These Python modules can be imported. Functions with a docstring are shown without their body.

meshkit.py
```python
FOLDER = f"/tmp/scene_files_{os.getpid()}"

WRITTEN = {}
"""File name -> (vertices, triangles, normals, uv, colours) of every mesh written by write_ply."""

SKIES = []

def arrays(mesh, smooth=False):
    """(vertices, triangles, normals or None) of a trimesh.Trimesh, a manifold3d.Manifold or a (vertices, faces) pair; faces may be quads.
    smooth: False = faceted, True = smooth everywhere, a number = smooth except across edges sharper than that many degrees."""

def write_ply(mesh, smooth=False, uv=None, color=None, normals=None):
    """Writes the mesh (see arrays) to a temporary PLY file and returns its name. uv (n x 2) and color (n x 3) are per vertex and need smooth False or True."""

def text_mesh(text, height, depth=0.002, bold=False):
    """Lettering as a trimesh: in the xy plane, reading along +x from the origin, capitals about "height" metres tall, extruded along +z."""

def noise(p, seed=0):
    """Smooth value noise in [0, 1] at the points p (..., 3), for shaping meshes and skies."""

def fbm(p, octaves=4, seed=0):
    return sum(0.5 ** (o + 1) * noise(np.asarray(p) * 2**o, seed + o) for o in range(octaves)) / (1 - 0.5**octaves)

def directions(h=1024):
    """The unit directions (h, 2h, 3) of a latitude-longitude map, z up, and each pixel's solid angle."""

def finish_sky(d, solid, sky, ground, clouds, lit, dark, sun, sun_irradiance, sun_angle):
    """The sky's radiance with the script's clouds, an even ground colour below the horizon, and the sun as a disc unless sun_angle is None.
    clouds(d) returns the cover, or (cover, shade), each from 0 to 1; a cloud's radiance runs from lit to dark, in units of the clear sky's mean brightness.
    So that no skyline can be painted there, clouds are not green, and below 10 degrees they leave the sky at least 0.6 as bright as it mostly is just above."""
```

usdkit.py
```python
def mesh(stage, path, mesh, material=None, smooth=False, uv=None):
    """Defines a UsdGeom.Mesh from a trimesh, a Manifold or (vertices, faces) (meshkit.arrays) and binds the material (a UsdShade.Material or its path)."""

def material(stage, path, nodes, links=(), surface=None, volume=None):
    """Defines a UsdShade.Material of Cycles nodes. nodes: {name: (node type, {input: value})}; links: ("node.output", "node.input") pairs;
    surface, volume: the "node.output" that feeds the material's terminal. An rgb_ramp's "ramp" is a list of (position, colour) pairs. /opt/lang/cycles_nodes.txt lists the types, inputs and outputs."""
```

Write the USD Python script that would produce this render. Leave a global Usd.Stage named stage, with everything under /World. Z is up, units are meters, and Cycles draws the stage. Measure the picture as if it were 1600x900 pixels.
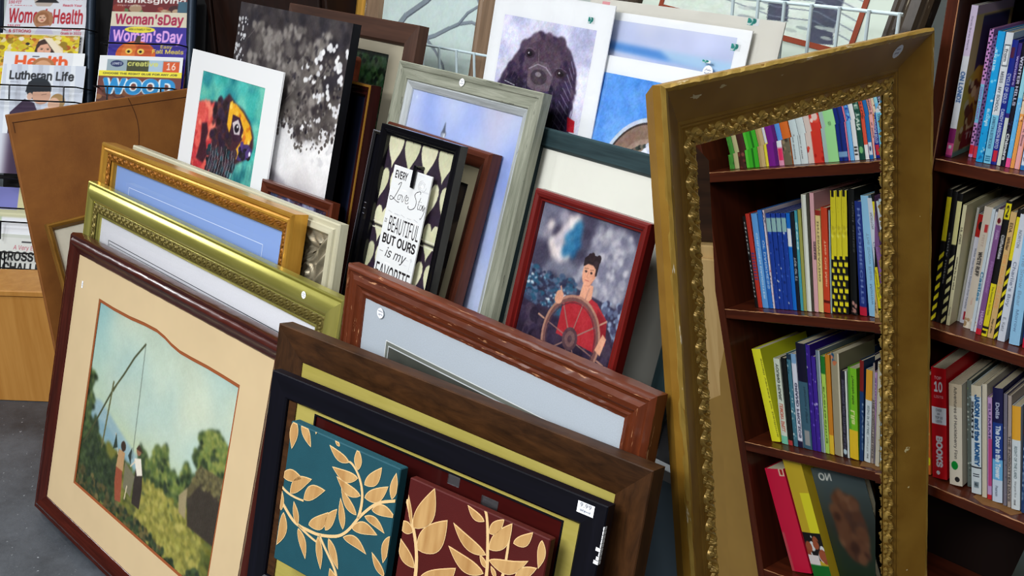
import math, glob, random
import numpy as np, trimesh, usdkit, meshkit
from pxr import Usd, UsdGeom, UsdLux, UsdShade, Gf, Sdf, Vt
from PIL import Image, ImageDraw, ImageFont, ImageFilter
from shapely.geometry import Polygon, box as sbox
from shapely import union_all

rnd = random.Random(7)
stage = Usd.Stage.CreateInMemory()
UsdGeom.SetStageUpAxis(stage, UsdGeom.Tokens.z)
UsdGeom.SetStageMetersPerUnit(stage, 1.0)
UsdGeom.Xform.Define(stage, '/World')
UsdGeom.Scope.Define(stage, '/World/Looks')

# ---------------------------------------------------------------- camera
PITCH, ROLL, EYE = 0.391254, 0.001249, 1.592857
cam = UsdGeom.Camera.Define(stage, '/World/Camera')
cam.CreateHorizontalApertureAttr(36.0)
cam.CreateVerticalApertureAttr(20.25)
cam.CreateFocalLengthAttr(36.0 * 1619.056 / 1600)
cam.CreateClippingRangeAttr(Gf.Vec2f(0.05, 60))
_f = np.array([0, math.cos(PITCH), -math.sin(PITCH)])
_r = np.array([1.0, 0, 0]); _d = np.cross(_f, _r)
_r, _d = math.cos(ROLL) * _r + math.sin(ROLL) * _d, -math.sin(ROLL) * _r + math.cos(ROLL) * _d
cam.AddTransformOp().Set(Gf.Matrix4d(*_r, 0, *(-_d), 0, *(-_f), 0, 0, 0, EYE, 1))
cam.CreateExposureAttr(1.5)

# ---------------------------------------------------------------- lights: fluorescent troffers in the shop's ceiling, one added for a highlight
CEIL = 2.85
LAMPS = [(-1.55, 0.35, 1.0), (-1.75, -0.75, 1.7), (0.25, 1.75, 0.5), (-2.6, 1.8, 0.45), (-0.4, -1.9, 0.8), (-3.3, -0.3, 0.6), (-4.0, 4.3, 1.3)]  # last lamp, far left-back, is added to put a highlight on the green-gold frame
LAMP_I = 9.5
for i, (lx, ly, lk) in enumerate(LAMPS):
    L = UsdLux.RectLight.Define(stage, '/World/ceiling_lamp_glow' + ('_%03d' % i if i else ''))
    L.CreateWidthAttr(1.15); L.CreateHeightAttr(0.55)
    L.CreateIntensityAttr(LAMP_I * lk); L.CreateColorAttr(Gf.Vec3f(0.975, 0.99, 1.0))
    L.AddTranslateOp().Set(Gf.Vec3d(lx, ly, CEIL - 0.03))

# the shop's own axes: E runs along the row of frames, N points from the wall out to the aisle
YAW = math.radians(-46)
E = np.array([math.cos(YAW), math.sin(YAW), 0]); N = np.array([math.sin(YAW), -math.cos(YAW), 0])
def W(a, s, z=0.0): return a * E + s * N + np.array([0, 0, z])

# ---------------------------------------------------------------- helpers
_used = {}
def uname(parent, name):
    k = (parent, name); n = _used.get(k, 0); _used[k] = n + 1
    return f'{parent}/{name}' + (f'_{n:03d}' if n else '')
def mat4(e, u, n, P): return Gf.Matrix4d(*map(float, e), 0, *map(float, u), 0, *map(float, n), 0, *map(float, P), 1)
def say(prim, label=None, cat=None, group=None, kind=None):
    for k, v in (('label', label), ('category', cat), ('group', group), ('kind', kind)):
        if v: prim.SetCustomDataByKey(k, v)
def thing(name, label, cat, M=None, group=None):
    p = uname('/World', name); x = UsdGeom.Xform.Define(stage, p)
    if M is not None: x.AddTransformOp().Set(M)
    say(x.GetPrim(), label, cat, group); return p
def part(parent, name, mesh, m, smooth=False, M=None, label=None, kind=None, cd=None):
    p = uname(parent, name); g = usdkit.mesh(stage, p, mesh, m, smooth=smooth)
    if M is not None: g.AddTransformOp().Set(M)
    if label or kind: say(g.GetPrim(), label, None, None, kind)
    if cd is not None:
        UsdGeom.PrimvarsAPI(g).CreatePrimvar('Cd', Sdf.ValueTypeNames.Color3fArray, 'vertex').Set(Vt.Vec3fArray.FromNumpy(np.asarray(cd, np.float32)))
    return p
def struct(name, mesh, m, label=None, cat=None):
    p = part('/World', name, mesh, m); say(stage.GetPrimAtPath(p), label, cat, None, 'structure'); return p
def cat_(ms): return trimesh.util.concatenate(ms)
def box(x0, x1, y0, y1, z0, z1):
    b = trimesh.creation.box([x1 - x0, y1 - y0, z1 - z0]); b.apply_translation([(x0 + x1) / 2, (y0 + y1) / 2, (z0 + z1) / 2]); return b
def bbox(x0, x1, y0, y1, z0, z1, c=0.002):
    "box with chamfered edges"
    import manifold3d as m3
    xs, ys, zs = (x0, x1), (y0, y1), (z0, z1); pts = []
    for i in (0, 1):
        for j in (0, 1):
            for k in (0, 1):
                sx, sy, sz = 1 - 2 * i, 1 - 2 * j, 1 - 2 * k
                pts += [(xs[i] + sx * c, ys[j] + sy * c, zs[k]), (xs[i] + sx * c, ys[j], zs[k] + sz * c), (xs[i], ys[j] + sy * c, zs[k] + sz * c)]
    h = trimesh.convex.convex_hull(np.array(pts)); return h
def tube(p, q, r, sides=8):
    p, q = np.array(p, float), np.array(q, float)
    return trimesh.creation.cylinder(radius=r, segment=[p, q], sections=sides)
def lin(c):
    c = np.asarray(c, float) / 255.0
    return np.where(c <= 0.04045, c / 12.92, ((c + 0.055) / 1.055) ** 2.4)
def S(r, g, b): return tuple(float(x) for x in lin([r, g, b]))

# ---------------------------------------------------------------- materials
LK = '/World/Looks/'
def plain(name, rgb, rough=0.5, metal=0.0, spec=0.3, noise=0.0, nscale=40, bump=0.0, bscale=120, coat=0.0):
    nodes = {'p': ('principled_bsdf', {'base_color': rgb, 'roughness': rough, 'metallic': metal, 'specular_ior_level': spec, 'coat_weight': coat, 'coat_roughness': 0.08})}
    links = []
    if noise or bump:
        nodes['tc'] = ('texture_coordinate', {})
    if noise:
        nodes['n'] = ('noise_texture', {'scale': nscale, 'detail': 5.0, 'roughness': 0.6})
        lo = tuple(c * (1 - noise) for c in rgb); hi = tuple(min(1, c * (1 + noise)) for c in rgb)
        nodes['r'] = ('rgb_ramp', {'ramp': [(0.25, lo), (0.75, hi)]})
        links += [('tc.object', 'n.vector'), ('n.fac', 'r.fac'), ('r.color', 'p.base_color')]
    if bump:
        nodes['bn'] = ('noise_texture', {'scale': bscale, 'detail': 4.0})
        nodes['b'] = ('bump', {'strength': bump, 'distance': 0.002})
        links += [('tc.object', 'bn.vector'), ('bn.fac', 'b.height'), ('b.normal', 'p.normal')]
    return usdkit.material(stage, LK + name, nodes, links, surface='p.BSDF')
def wood(name, c1, c2, rough=0.4, stretch=(3, 60, 60), bump=0.25, worn=None, wornamt=0.62, metal=0.0, coat=0.0, spec=0.28):
    "grain runs along the local x axis; worn: a second colour showing in scattered scratches"
    nodes = {'tc': ('texture_coordinate', {}), 'mp': ('mapping', {'scale': stretch}),
             'n': ('noise_texture', {'scale': 1.0, 'detail': 6.0, 'roughness': 0.65, 'distortion': 0.4}),
             'r': ('rgb_ramp', {'ramp': [(0.3, c1), (0.7, c2)]}),
             'b': ('bump', {'strength': bump, 'distance': 0.001}),
             'p': ('principled_bsdf', {'roughness': rough, 'metallic': metal, 'coat_weight': coat, 'coat_roughness': 0.12, 'specular_ior_level': spec})}
    links = [('tc.object', 'mp.vector'), ('mp.vector', 'n.vector'), ('n.fac', 'r.fac'), ('n.fac', 'b.height'), ('b.normal', 'p.normal')]
    if worn is not None:
        nodes['mp2'] = ('mapping', {'scale': (14, 90, 90)})
        nodes['n2'] = ('noise_texture', {'scale': 1.0, 'detail': 4.0, 'roughness': 0.7})
        nodes['r2'] = ('rgb_ramp', {'ramp': [(wornamt, (0, 0, 0)), (wornamt + 0.05, (1, 1, 1))]})
        nodes['mx'] = ('mix', {'color2': worn})
        links += [('tc.object', 'mp2.vector'), ('mp2.vector', 'n2.vector'), ('n2.fac', 'r2.fac'), ('r2.color', 'mx.fac'), ('r.color', 'mx.color1'), ('mx.color', 'p.base_color')]
    else: links += [('r.color', 'p.base_color')]
    return usdkit.material(stage, LK + name, nodes, links, surface='p.BSDF')
def printed(name, rough=0.5, coat=0.0, spec=0.5, bump=0.0, bscale=200):
    nodes = {'a': ('attribute', {'attribute': 'Cd'}), 'p': ('principled_bsdf', {'roughness': rough, 'coat_weight': coat, 'coat_roughness': 0.06, 'specular_ior_level': spec})}
    links = [('a.color', 'p.base_color')]
    if bump:
        nodes['tc'] = ('texture_coordinate', {}); nodes['bn'] = ('noise_texture', {'scale': bscale, 'detail': 4.0}); nodes['b'] = ('bump', {'strength': bump, 'distance': 0.001})
        links += [('tc.object', 'bn.vector'), ('bn.fac', 'b.height'), ('b.normal', 'p.normal')]
    return usdkit.material(stage, LK + name, nodes, links, surface='p.BSDF')
def pane(name, ior=1.45, rough=0.0, tint=(1, 1, 1), bump=0.0, bscale=30, f0=None):
    nodes = {'t': ('transparent_bsdf', {'color': tint}), 'g': ('glossy_bsdf', {'color': (1, 1, 1), 'roughness': rough}), 'f': ('fresnel', {'IOR': ior}), 'm': ('mix_closure', {})}
    links = [('f.fac', 'm.fac'), ('t.BSDF', 'm.closure1'), ('g.BSDF', 'm.closure2')]
    if bump:
        nodes['tc'] = ('texture_coordinate', {}); nodes['bn'] = ('noise_texture', {'scale': bscale, 'detail': 3.0, 'distortion': 1.5}); nodes['b'] = ('bump', {'strength': bump, 'distance': 0.01})
        links += [('tc.object', 'bn.vector'), ('bn.fac', 'b.height'), ('b.normal', 'g.normal'), ('b.normal', 'f.normal')]
    return usdkit.material(stage, LK + name, nodes, links, surface='m.closure')

M_PRINT = printed('printed_paper', 0.5, spec=0.3)
M_GLOSSY = printed('printed_glossy', 0.35, coat=0.12)
M_CANVAS = printed('printed_canvas', 0.55, bump=0.12, bscale=600)
M_GLASS = pane('picture_glass', 1.38)
M_PLASTIC = pane('plastic_sleeve', 1.45, rough=0.04, bump=0.22, bscale=9)
M_WHITE = plain('white_card', S(236, 238, 240), 0.5)
M_STICK = plain('white_sticker', S(240, 242, 245), 0.4)
M_PAGES = plain('page_block', S(205, 194, 165), 0.8, noise=0.12, nscale=300)
M_BLACK = plain('black_paint', S(8, 8, 14), 0.4)
M_DARKBACK = plain('frame_backing', S(60, 45, 32), 0.8)

# ---------------------------------------------------------------- pictures painted in numpy and carried as vertex colours
FONT = glob.glob('/opt/blender-*/*/datafiles/fonts/Inter.woff2')[0]
def glyphs(text, bold=0, shear=0.0):
    f = ImageFont.truetype(FONT, 110)
    x0, y0, x1, y1 = f.getbbox(text, anchor='ls', stroke_width=bold)
    im = Image.new('L', (x1 - x0 + 6, y1 - y0 + 6)); ImageDraw.Draw(im).text((3 - x0, 3 - y0), text, 255, font=f, anchor='ls', stroke_width=bold)
    if shear:
        w, h = im.size; ex = int(abs(shear) * h)
        im = im.transform((w + ex, h), Image.AFFINE, (1, shear, -ex if shear > 0 else 0, 0, 1, 0), Image.BILINEAR)
    return im
class Pic:
    "an RGB sheet w x h pixels painted at twice the size"
    def __init__(s, w, h, bg=(255, 255, 255)):
        s.w, s.h = w, h; s.im = Image.new('RGB', (w * 2, h * 2), bg); s.d = ImageDraw.Draw(s.im)
    def P(s, pts): return [(x * s.w * 2, y * s.h * 2) for x, y in pts]
    def poly(s, pts, c): s.d.polygon(s.P(pts), fill=tuple(c)); return s
    def rect(s, x0, y0, x1, y1, c): s.d.rectangle(s.P([(x0, y0), (x1, y1)]), fill=tuple(c)); return s
    def ell(s, x, y, rx, ry, c): s.d.ellipse(s.P([(x - rx, y - ry), (x + rx, y + ry)]), fill=tuple(c)); return s
    def line(s, pts, c, w=1.0): s.d.line(s.P(pts), fill=tuple(c), width=max(1, int(round(w * 2))), joint='curve'); return s
    def text(s, t, x0, y0, x1, y1, c, bold=0, shear=0.0, rot=0):
        g = glyphs(t, bold, shear)
        if rot: g = g.rotate(rot, expand=True)
        W_, H_ = max(1, int((x1 - x0) * s.w * 2)), max(1, int((y1 - y0) * s.h * 2))
        g = g.resize((W_, H_), Image.LANCZOS); s.im.paste(Image.new('RGB', (W_, H_), tuple(c)), (int(x0 * s.w * 2), int(y0 * s.h * 2)), g); return s
    def blur(s, r): s.im = s.im.filter(ImageFilter.GaussianBlur(r * 2)); s.d = ImageDraw.Draw(s.im); return s
    def blobs(s, n, x0, y0, x1, y1, r0, r1, cols, seed=1, test=None, flat=1.0):
        g = random.Random(seed)
        for _ in range(n):
            x, y = g.uniform(x0, x1), g.uniform(y0, y1)
            if test and not test(x, y): continue
            r = g.uniform(r0, r1); c = g.choice(cols); j = g.randint(-10, 10)
            s.ell(x, y, r, r * flat * s.w / s.h, [max(0, min(255, v + j)) for v in c])
        return s
    def grain(s, amt, seed=0, sc=9, chroma=0.3):
        a = np.asarray(s.im, float); h, w = a.shape[:2]; g = np.random.default_rng(seed)
        o = np.zeros((h, w))
        for k in (sc * 4, sc, 2):
            q = Image.fromarray((g.random((h // k + 2, w // k + 2)) * 255).astype(np.uint8)).resize((w, h), Image.BICUBIC); o += np.asarray(q, float) / 255 - 0.5
        c = np.stack([np.asarray(Image.fromarray((g.random((h // (sc * 2) + 2, w // (sc * 2) + 2)) * 255).astype(np.uint8)).resize((w, h), Image.BICUBIC), float) / 255 - 0.5 for _ in range(3)], -1)
        a = a + amt * (o[..., None] + chroma * 2 * c); s.im = Image.fromarray(np.clip(a, 0, 255).astype(np.uint8)); s.d = ImageDraw.Draw(s.im); return s
    def grad(s, stops, x0=0, y0=0, x1=1, y1=1, horiz=0.0):
        H_, W_ = int((y1 - y0) * s.h * 2), int((x1 - x0) * s.w * 2)
        t = np.linspace(0, 1, H_)[:, None] * (1 - abs(horiz)) + (np.linspace(0, 1, W_)[None] if horiz >= 0 else np.linspace(1, 0, W_)[None]) * abs(horiz)
        xs = [q[0] for q in stops]; a = np.stack([np.interp(t, xs, [q[1][k] for q in stops]) for k in range(3)], -1)
        s.im.paste(Image.fromarray(a.astype(np.uint8)), (int(x0 * s.w * 2), int(y0 * s.h * 2))); return s
    def arr(s): return np.asarray(s.im.resize((s.w, s.h), Image.BOX), float)
def sheet_mesh(img, x0, y0, w, h, z=0.0, zf=None, mask=None):
    "grid of one vertex per pixel; img rows run downwards; lower left corner x0, y0"
    H_, W_ = img.shape[:2]
    X, Y = np.meshgrid(np.linspace(0, 1, W_), np.linspace(1, 0, H_))
    Z = np.full_like(X, z) if zf is None else z + zf(X, Y)
    v = np.stack([x0 + X * w, y0 + Y * h, Z], -1).reshape(-1, 3)
    i = np.arange(H_ * W_).reshape(H_, W_)
    q = np.stack([i[1:, :-1], i[1:, 1:], i[:-1, 1:], i[:-1, :-1]], -1).reshape(-1, 4)
    if mask is not None:
        mk = mask[1:, :-1] & mask[1:, 1:] & mask[:-1, 1:] & mask[:-1, :-1]; q = q[mk.ravel()]
    f = np.vstack([q[:, [0, 1, 2]], q[:, [0, 2, 3]]])
    return trimesh.Trimesh(v, f, process=False), lin(img.reshape(-1, 3))
def picture(parent, name, img, x0, y0, w, h, z, m=None, label=None, M=None, mask=None, zf=None):
    g, c = sheet_mesh(img, x0, y0, w, h, z, zf, mask); return part(parent, name, g, m or M_PRINT, label=label, cd=c, M=M)
def sticker(parent, x, y, z, r, seed=0, rect=None, text=None):
    if rect: w, h = rect
    else: w = h = 2 * r
    p = Pic(26, 26 if not rect else int(26 * h / w), (240, 242, 246)); g = random.Random(seed)
    if text: p.text(text, 0.14, 0.12, 0.86, 0.5, (70, 70, 80)); y0 = 0.72
    else: y0 = 0.36
    for k in range(1 if text else 2):
        yy = y0 + 0.26 * k; p.line([(0.2 + 0.6 * q / 14, yy + g.uniform(-0.08, 0.08)) for q in range(15)], (100, 105, 125), 0.8)
    a = p.arr(); mask = None
    if not rect:
        yy, xx = np.mgrid[0:26, 0:26] / 25.0 - 0.5; mask = xx ** 2 + yy ** 2 < 0.262
    picture(parent, 'price_sticker', a, x - w / 2, y - h / 2, w, h, z, M_PRINT, mask=mask, label='small white price sticker')

# ---------------------------------------------------------------- frames
def rail_mesh(L, prof, nx=1, wob=0.0, seed=0):
    "closed profile (t inward, z) swept along x with mitred ends"
    p = np.array(prof, float); n = len(p); fr = np.linspace(0, 1, nx + 1); vs = []
    g = np.random.default_rng(seed)
    for k in fr:
        x = p[:, 0] + k * (L - 2 * p[:, 0])
        o = g.normal(0, wob, (n, 2)) if wob and 0 < k < 1 else 0
        vs.append(np.column_stack([x, p + o]))
    v = np.vstack(vs); f = []
    for s in range(nx):
        for i in range(n):
            a, b = s * n + i, s * n + (i + 1) % n; f += [(a, a + n, b + n), (a, b + n, b)]
    tri = trimesh.creation.triangulate_polygon(Polygon(p), engine='earcut')[1]
    tv = np.array(trimesh.creation.triangulate_polygon(Polygon(p), engine='earcut')[0])
    from scipy.spatial import cKDTree
    idx = cKDTree(p).query(tv)[1]; tri = idx[np.array(tri)]
    f += [tuple(t) for t in tri] + [tuple(t[::-1] + nx * n) for t in tri]
    m = trimesh.Trimesh(v, np.array(f), process=False); m.fix_normals(); return m
def relief_strip(L, t0, t1, zfun, step, nt, zbase=0.0):
    "carved band between t0 and t1 of a rail of outer length L; zfun(x, s) with s 0..1 across"
    s = np.linspace(0, 1, nt); t = t0 + s * (t1 - t0); nx = max(2, int(L / step)); k = np.linspace(0, 1, nx)
    T, K = np.meshgrid(t, k); S_, _ = np.meshgrid(s, k); X = T + K * (L - 2 * T)
    Z = zbase + zfun(X - L / 2, S_)
    v = np.stack([X, T, Z], -1).reshape(-1, 3); i = np.arange(nx * nt).reshape(nx, nt)
    q = np.stack([i[:-1, :-1], i[1:, :-1], i[1:, 1:], i[:-1, 1:]], -1).reshape(-1, 4)
    return trimesh.Trimesh(v, np.vstack([q[:, [0, 1, 2]], q[:, [0, 2, 3]]]), process=False)
def rail_places(w, h):
    z = (0, 0, 1)
    return [('bottom', w, mat4((1, 0, 0), (0, 1, 0), z, (0, 0, 0))), ('right', h, mat4((0, 1, 0), (-1, 0, 0), z, (w, 0, 0))),
            ('top', w, mat4((-1, 0, 0), (0, -1, 0), z, (w, h, 0))), ('left', h, mat4((0, -1, 0), (1, 0, 0), z, (0, h, 0)))]
def rails(t, w, h, prof, m, bands=(), smooth=28, nx=1, wob=0.0):
    "four mitred rails; bands: (name, material, t0, t1, zfun, step, nt, zbase) carved strips, each a sub-part of its rail"
    for i, (side, L, M) in enumerate(rail_places(w, h)):
        r = part(t, 'rail', rail_mesh(L, prof, nx, wob, seed=i), m, smooth=smooth, M=M)
        for (nm, bm, t0, t1, zf, step, nt, zb) in bands:
            part(r, nm, relief_strip(L, t0, t1, zf, step, nt, zb), bm, smooth=True)
def plate(t, name, x0, x1, y0, y1, z0, z1, m, label=None):
    g = trimesh.Trimesh([(x0, y0, z1), (x1, y0, z1), (x1, y1, z1), (x0, y1, z1)], [(0, 1, 2), (0, 2, 3)], process=False) if m is M_GLASS else box(x0, x1, y0, y1, z0, z1)
    return part(t, name, g, m, label=label)
def mat_board(t, outer, opening, z, m, thick=0.0015, name='mat_board', label=None, wavy=None):
    o = sbox(*outer); pts = wavy or [(opening[0], opening[1]), (opening[2], opening[1]), (opening[2], opening[3]), (opening[0], opening[3])]
    g = trimesh.creation.extrude_polygon(o.difference(Polygon(pts)), thick, engine='earcut'); g.apply_translation([0, 0, z]); return part(t, name, g, m, label=label)

# where each leaning frame stands: x, y of its lower left, yaw, lean, roll, width, height up to its top edge
FR = {
'F19': [-0.5316, 1.3426, -0.6497, 0.2725, 0.001, 0.6512, 0.85], 'F18': [-0.5332, 1.439, -0.686, 0.2508, 0.0067, 0.7434, 0.8905],
'F1': [-1.2808, 2.3472, -0.7912, 0.3013, 0.015, 0.9736, 0.7546], 'F2': [-1.2504, 2.4126, -0.7969, 0.2673, 0.0016, 1.1085, 0.863],
'F3': [-1.2544, 2.4989, -0.7776, 0.2679, 0.0016, 0.8944, 0.9453], 'F4': [-1.1719, 2.5176, -0.795, 0.2548, 0.0034, 0.9391, 0.9296],
'F17': [-0.4365, 1.6078, -0.8122, 0.2094, 0.0072, 0.7156, 0.944], 'F16': [-0.2046, 1.5146, -0.8406, 0.2995, 0.0002, 0.2614, 1.1133],
'F11': [-0.5232, 1.908, -0.8336, 0.3029, -0.0006, 0.2578, 1.1379], 'F12': [-0.485, 1.9491, -0.8419, 0.3514, -0.0105, 0.24, 1.1202],
'F7': [-0.7778, 2.2421, -0.7913, 0.2783, 0.0088, 0.2904, 0.9158], 'F5': [-1.1003, 2.6304, -0.8274, 0.2788, 0.0, 0.4668, 1.1671],
'F6': [-0.9613, 2.5399, -0.8515, 0.2687, -0.0007, 0.526, 1.3028], 'F9': [-0.6981, 2.3657, -0.8131, 0.2651, 0.0039, 0.25, 1.1497],
'F10': [-0.5356, 2.0981, -0.8531, 0.3101, -0.0004, 0.4832, 1.2382], 'F15': [-0.2039, 1.7935, -0.8837, 0.3028, 0.0109, 0.4819, 1.1595],
'F14': [-0.0878, 1.8556, -0.8293, 0.2453, -0.006, 0.42, 1.2813], 'F13': [-0.2608, 2.1105, -0.854, 0.2113, -0.0143, 0.307, 1.342],
'F8': [-0.8351, 2.6315, -0.8285, 0.2721, -0.0005, 0.5663, 1.2847],
'MIR': [0.3238, 1.1687, 0.6932, 0.141, 0.0156, 0.6546, 1.3437],
'BB': [-1.3112, 2.6958, 0.765, 0.0788, -0.0068, 0.62, 0.9642], 'SG': [-1.1733, 2.6031, 0.791, 0.2221, 0.0071, 0.6, 0.684],
}
def axes(key):
    x, y, yaw, lean, rho, w, h = FR[key]
    e = np.array([math.cos(yaw), math.sin(yaw), 0]); n = np.array([math.sin(yaw), -math.cos(yaw), 0])
    u = np.array([0, 0, 1.0]) * math.cos(lean) - n * math.sin(lean)
    e, u = math.cos(rho) * e + math.sin(rho) * u, -math.sin(rho) * e + math.cos(rho) * u
    return np.array([x, y, 0.0]), e, u, np.cross(e, u), w, h, lean
TABLE = 0.44
def leaning(name, label, cat, key, u0, u1, v0, v1=None, stand=0.0, back=0.02, z=0.0):
    """a thing in the plane of FR[key]: from u0 to u1 across, from v0 (down from the fitted top) to v1, or down to the surface at height stand.
    Returns path, width, height and a function from (u, v) to local x, y."""
    P, e, u, n, w, H, lean = axes(key)
    b = (stand + (back - z) * math.sin(lean) + 0.0006) / math.cos(lean) + 0.5 * (u1 - u0) * abs(FR[key][4]) if v1 is None else H - v1
    if v1 is None: b = max(b, (stand + (back - z) * math.sin(lean) + 0.0006 - min(u0 * e[2], u1 * e[2])) / u[2])
    h = H - v0 - b
    t = thing(name, label, cat, mat4(e, u, n, P + u0 * e + b * u + z * n))
    return t, u1 - u0, h, (lambda a, v: (a - u0, H - v - b))
# ================================================================= the room
M_ROOM = mat4(E, -N, (0, 0, 1), (0, 0, 0))       # local x along the frames, local y into the wall
M_FLOOR = usdkit.material(stage, LK + 'concrete_floor', {
    'tc': ('texture_coordinate', {}), 'n1': ('noise_texture', {'scale': 5.0, 'detail': 8.0, 'roughness': 0.7}), 'n2': ('noise_texture', {'scale': 90.0, 'detail': 3.0}),
    'mp': ('mapping', {'scale': (2.5, 60, 1), 'rotation': (0, 0, 0.35)}), 'n3': ('noise_texture', {'scale': 1.0, 'detail': 4.0, 'roughness': 0.55, 'distortion': 0.6}),
    'r1': ('rgb_ramp', {'ramp': [(0.3, S(38, 42, 48)), (0.7, S(78, 83, 90))]}), 'r2': ('rgb_ramp', {'ramp': [(0.68, (0, 0, 0)), (0.74, (1, 1, 1))]}), 'r3': ('rgb_ramp', {'ramp': [(0.70, (0, 0, 0)), (0.78, (0.7, 0.7, 0.7))]}),
    'm1': ('mix', {'color2': S(150, 155, 160)}), 'm2': ('mix', {'color2': S(165, 168, 165)}),
    'b': ('bump', {'strength': 0.25, 'distance': 0.002}), 'p': ('principled_bsdf', {'roughness': 0.5})},
    [('tc.object', 'n1.vector'), ('tc.object', 'n2.vector'), ('tc.object', 'mp.vector'), ('mp.vector', 'n3.vector'), ('n1.fac', 'r1.fac'), ('n2.fac', 'r2.fac'), ('n3.fac', 'r3.fac'),
     ('r2.color', 'm1.fac'), ('r1.color', 'm1.color1'), ('r3.color', 'm2.fac'), ('m1.color', 'm2.color1'), ('m2.color', 'p.base_color'), ('n2.fac', 'b.height'), ('b.normal', 'p.normal')], surface='p.BSDF')
M_WALL = plain('wall_paint', S(206, 218, 214), 0.7, noise=0.04, nscale=6, bump=0.1, bscale=150)
M_SHOP = plain('far_shop_wall', S(120, 112, 104), 0.8, noise=0.1, nscale=3)
M_CEIL = plain('ceiling_tile', S(170, 170, 166), 0.9)
def room_part(name, mesh, m, label): 
    p = struct(name, mesh, m, label); UsdGeom.Xformable(stage.GetPrimAtPath(p)).AddTransformOp().Set(M_ROOM)
room_part('floor', box(-9, 4.2, -4.2, 2.1, -0.06, 0), M_FLOOR, 'dark grey scuffed concrete floor of the shop')
room_part('wall_back', box(-9, 4.2, 2.0, 2.1, 0, CEIL), M_WALL, 'pale grey-green wall behind the leaning pictures')
room_part('wall_left', box(-9.1, -9, -4.2, 2.1, 0, CEIL), M_SHOP, 'dull brown-grey wall at the far left')
room_part('wall_right', box(4.2, 4.3, -4.2, 2.1, 0, CEIL), M_SHOP, 'dull brown-grey wall at the far right')
room_part('wall_front', box(-9, 4.2, -4.3, -4.2, 0, CEIL), M_SHOP, 'dull brown-grey wall behind the viewer')
room_part('ceiling', box(-9, 4.2, -4.3, 2.1, CEIL, CEIL + 0.08), M_CEIL, 'white shop ceiling')

# ================================================================= low tables the upper pictures stand on
M_TABLE = wood('dark_table_wood', S(38, 24, 16), S(62, 38, 24), 0.5, stretch=(4, 40, 40))
def low_table(label, a0, a1, s_front, s_back):
    t = thing('low_table', label, 'table', mat4(E, -N, (0, 0, 1), W(a0, s_front))); w, d = a1 - a0, s_front - s_back
    part(t, 'tabletop', bbox(0, w, 0, d, TABLE - 0.03, TABLE, 0.003), M_TABLE)
    for x in (0.02, w - 0.06):
        for y in (0.03, d - 0.07): part(t, 'leg', bbox(x, x + 0.04, y, y + 0.04, 0, TABLE - 0.03), M_TABLE)
    for y in (0.035, d - 0.06): part(t, 'apron', box(0.06, w - 0.06, y, y + 0.02, TABLE - 0.09, TABLE - 0.03), M_TABLE)
low_table('dark low wooden table under the walnut and black frames', -1.285, -0.775, -0.655, -1.45)
low_table('dark low wooden table behind the big gold frames', -2.62, -1.305, -1.092, -1.62)

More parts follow.
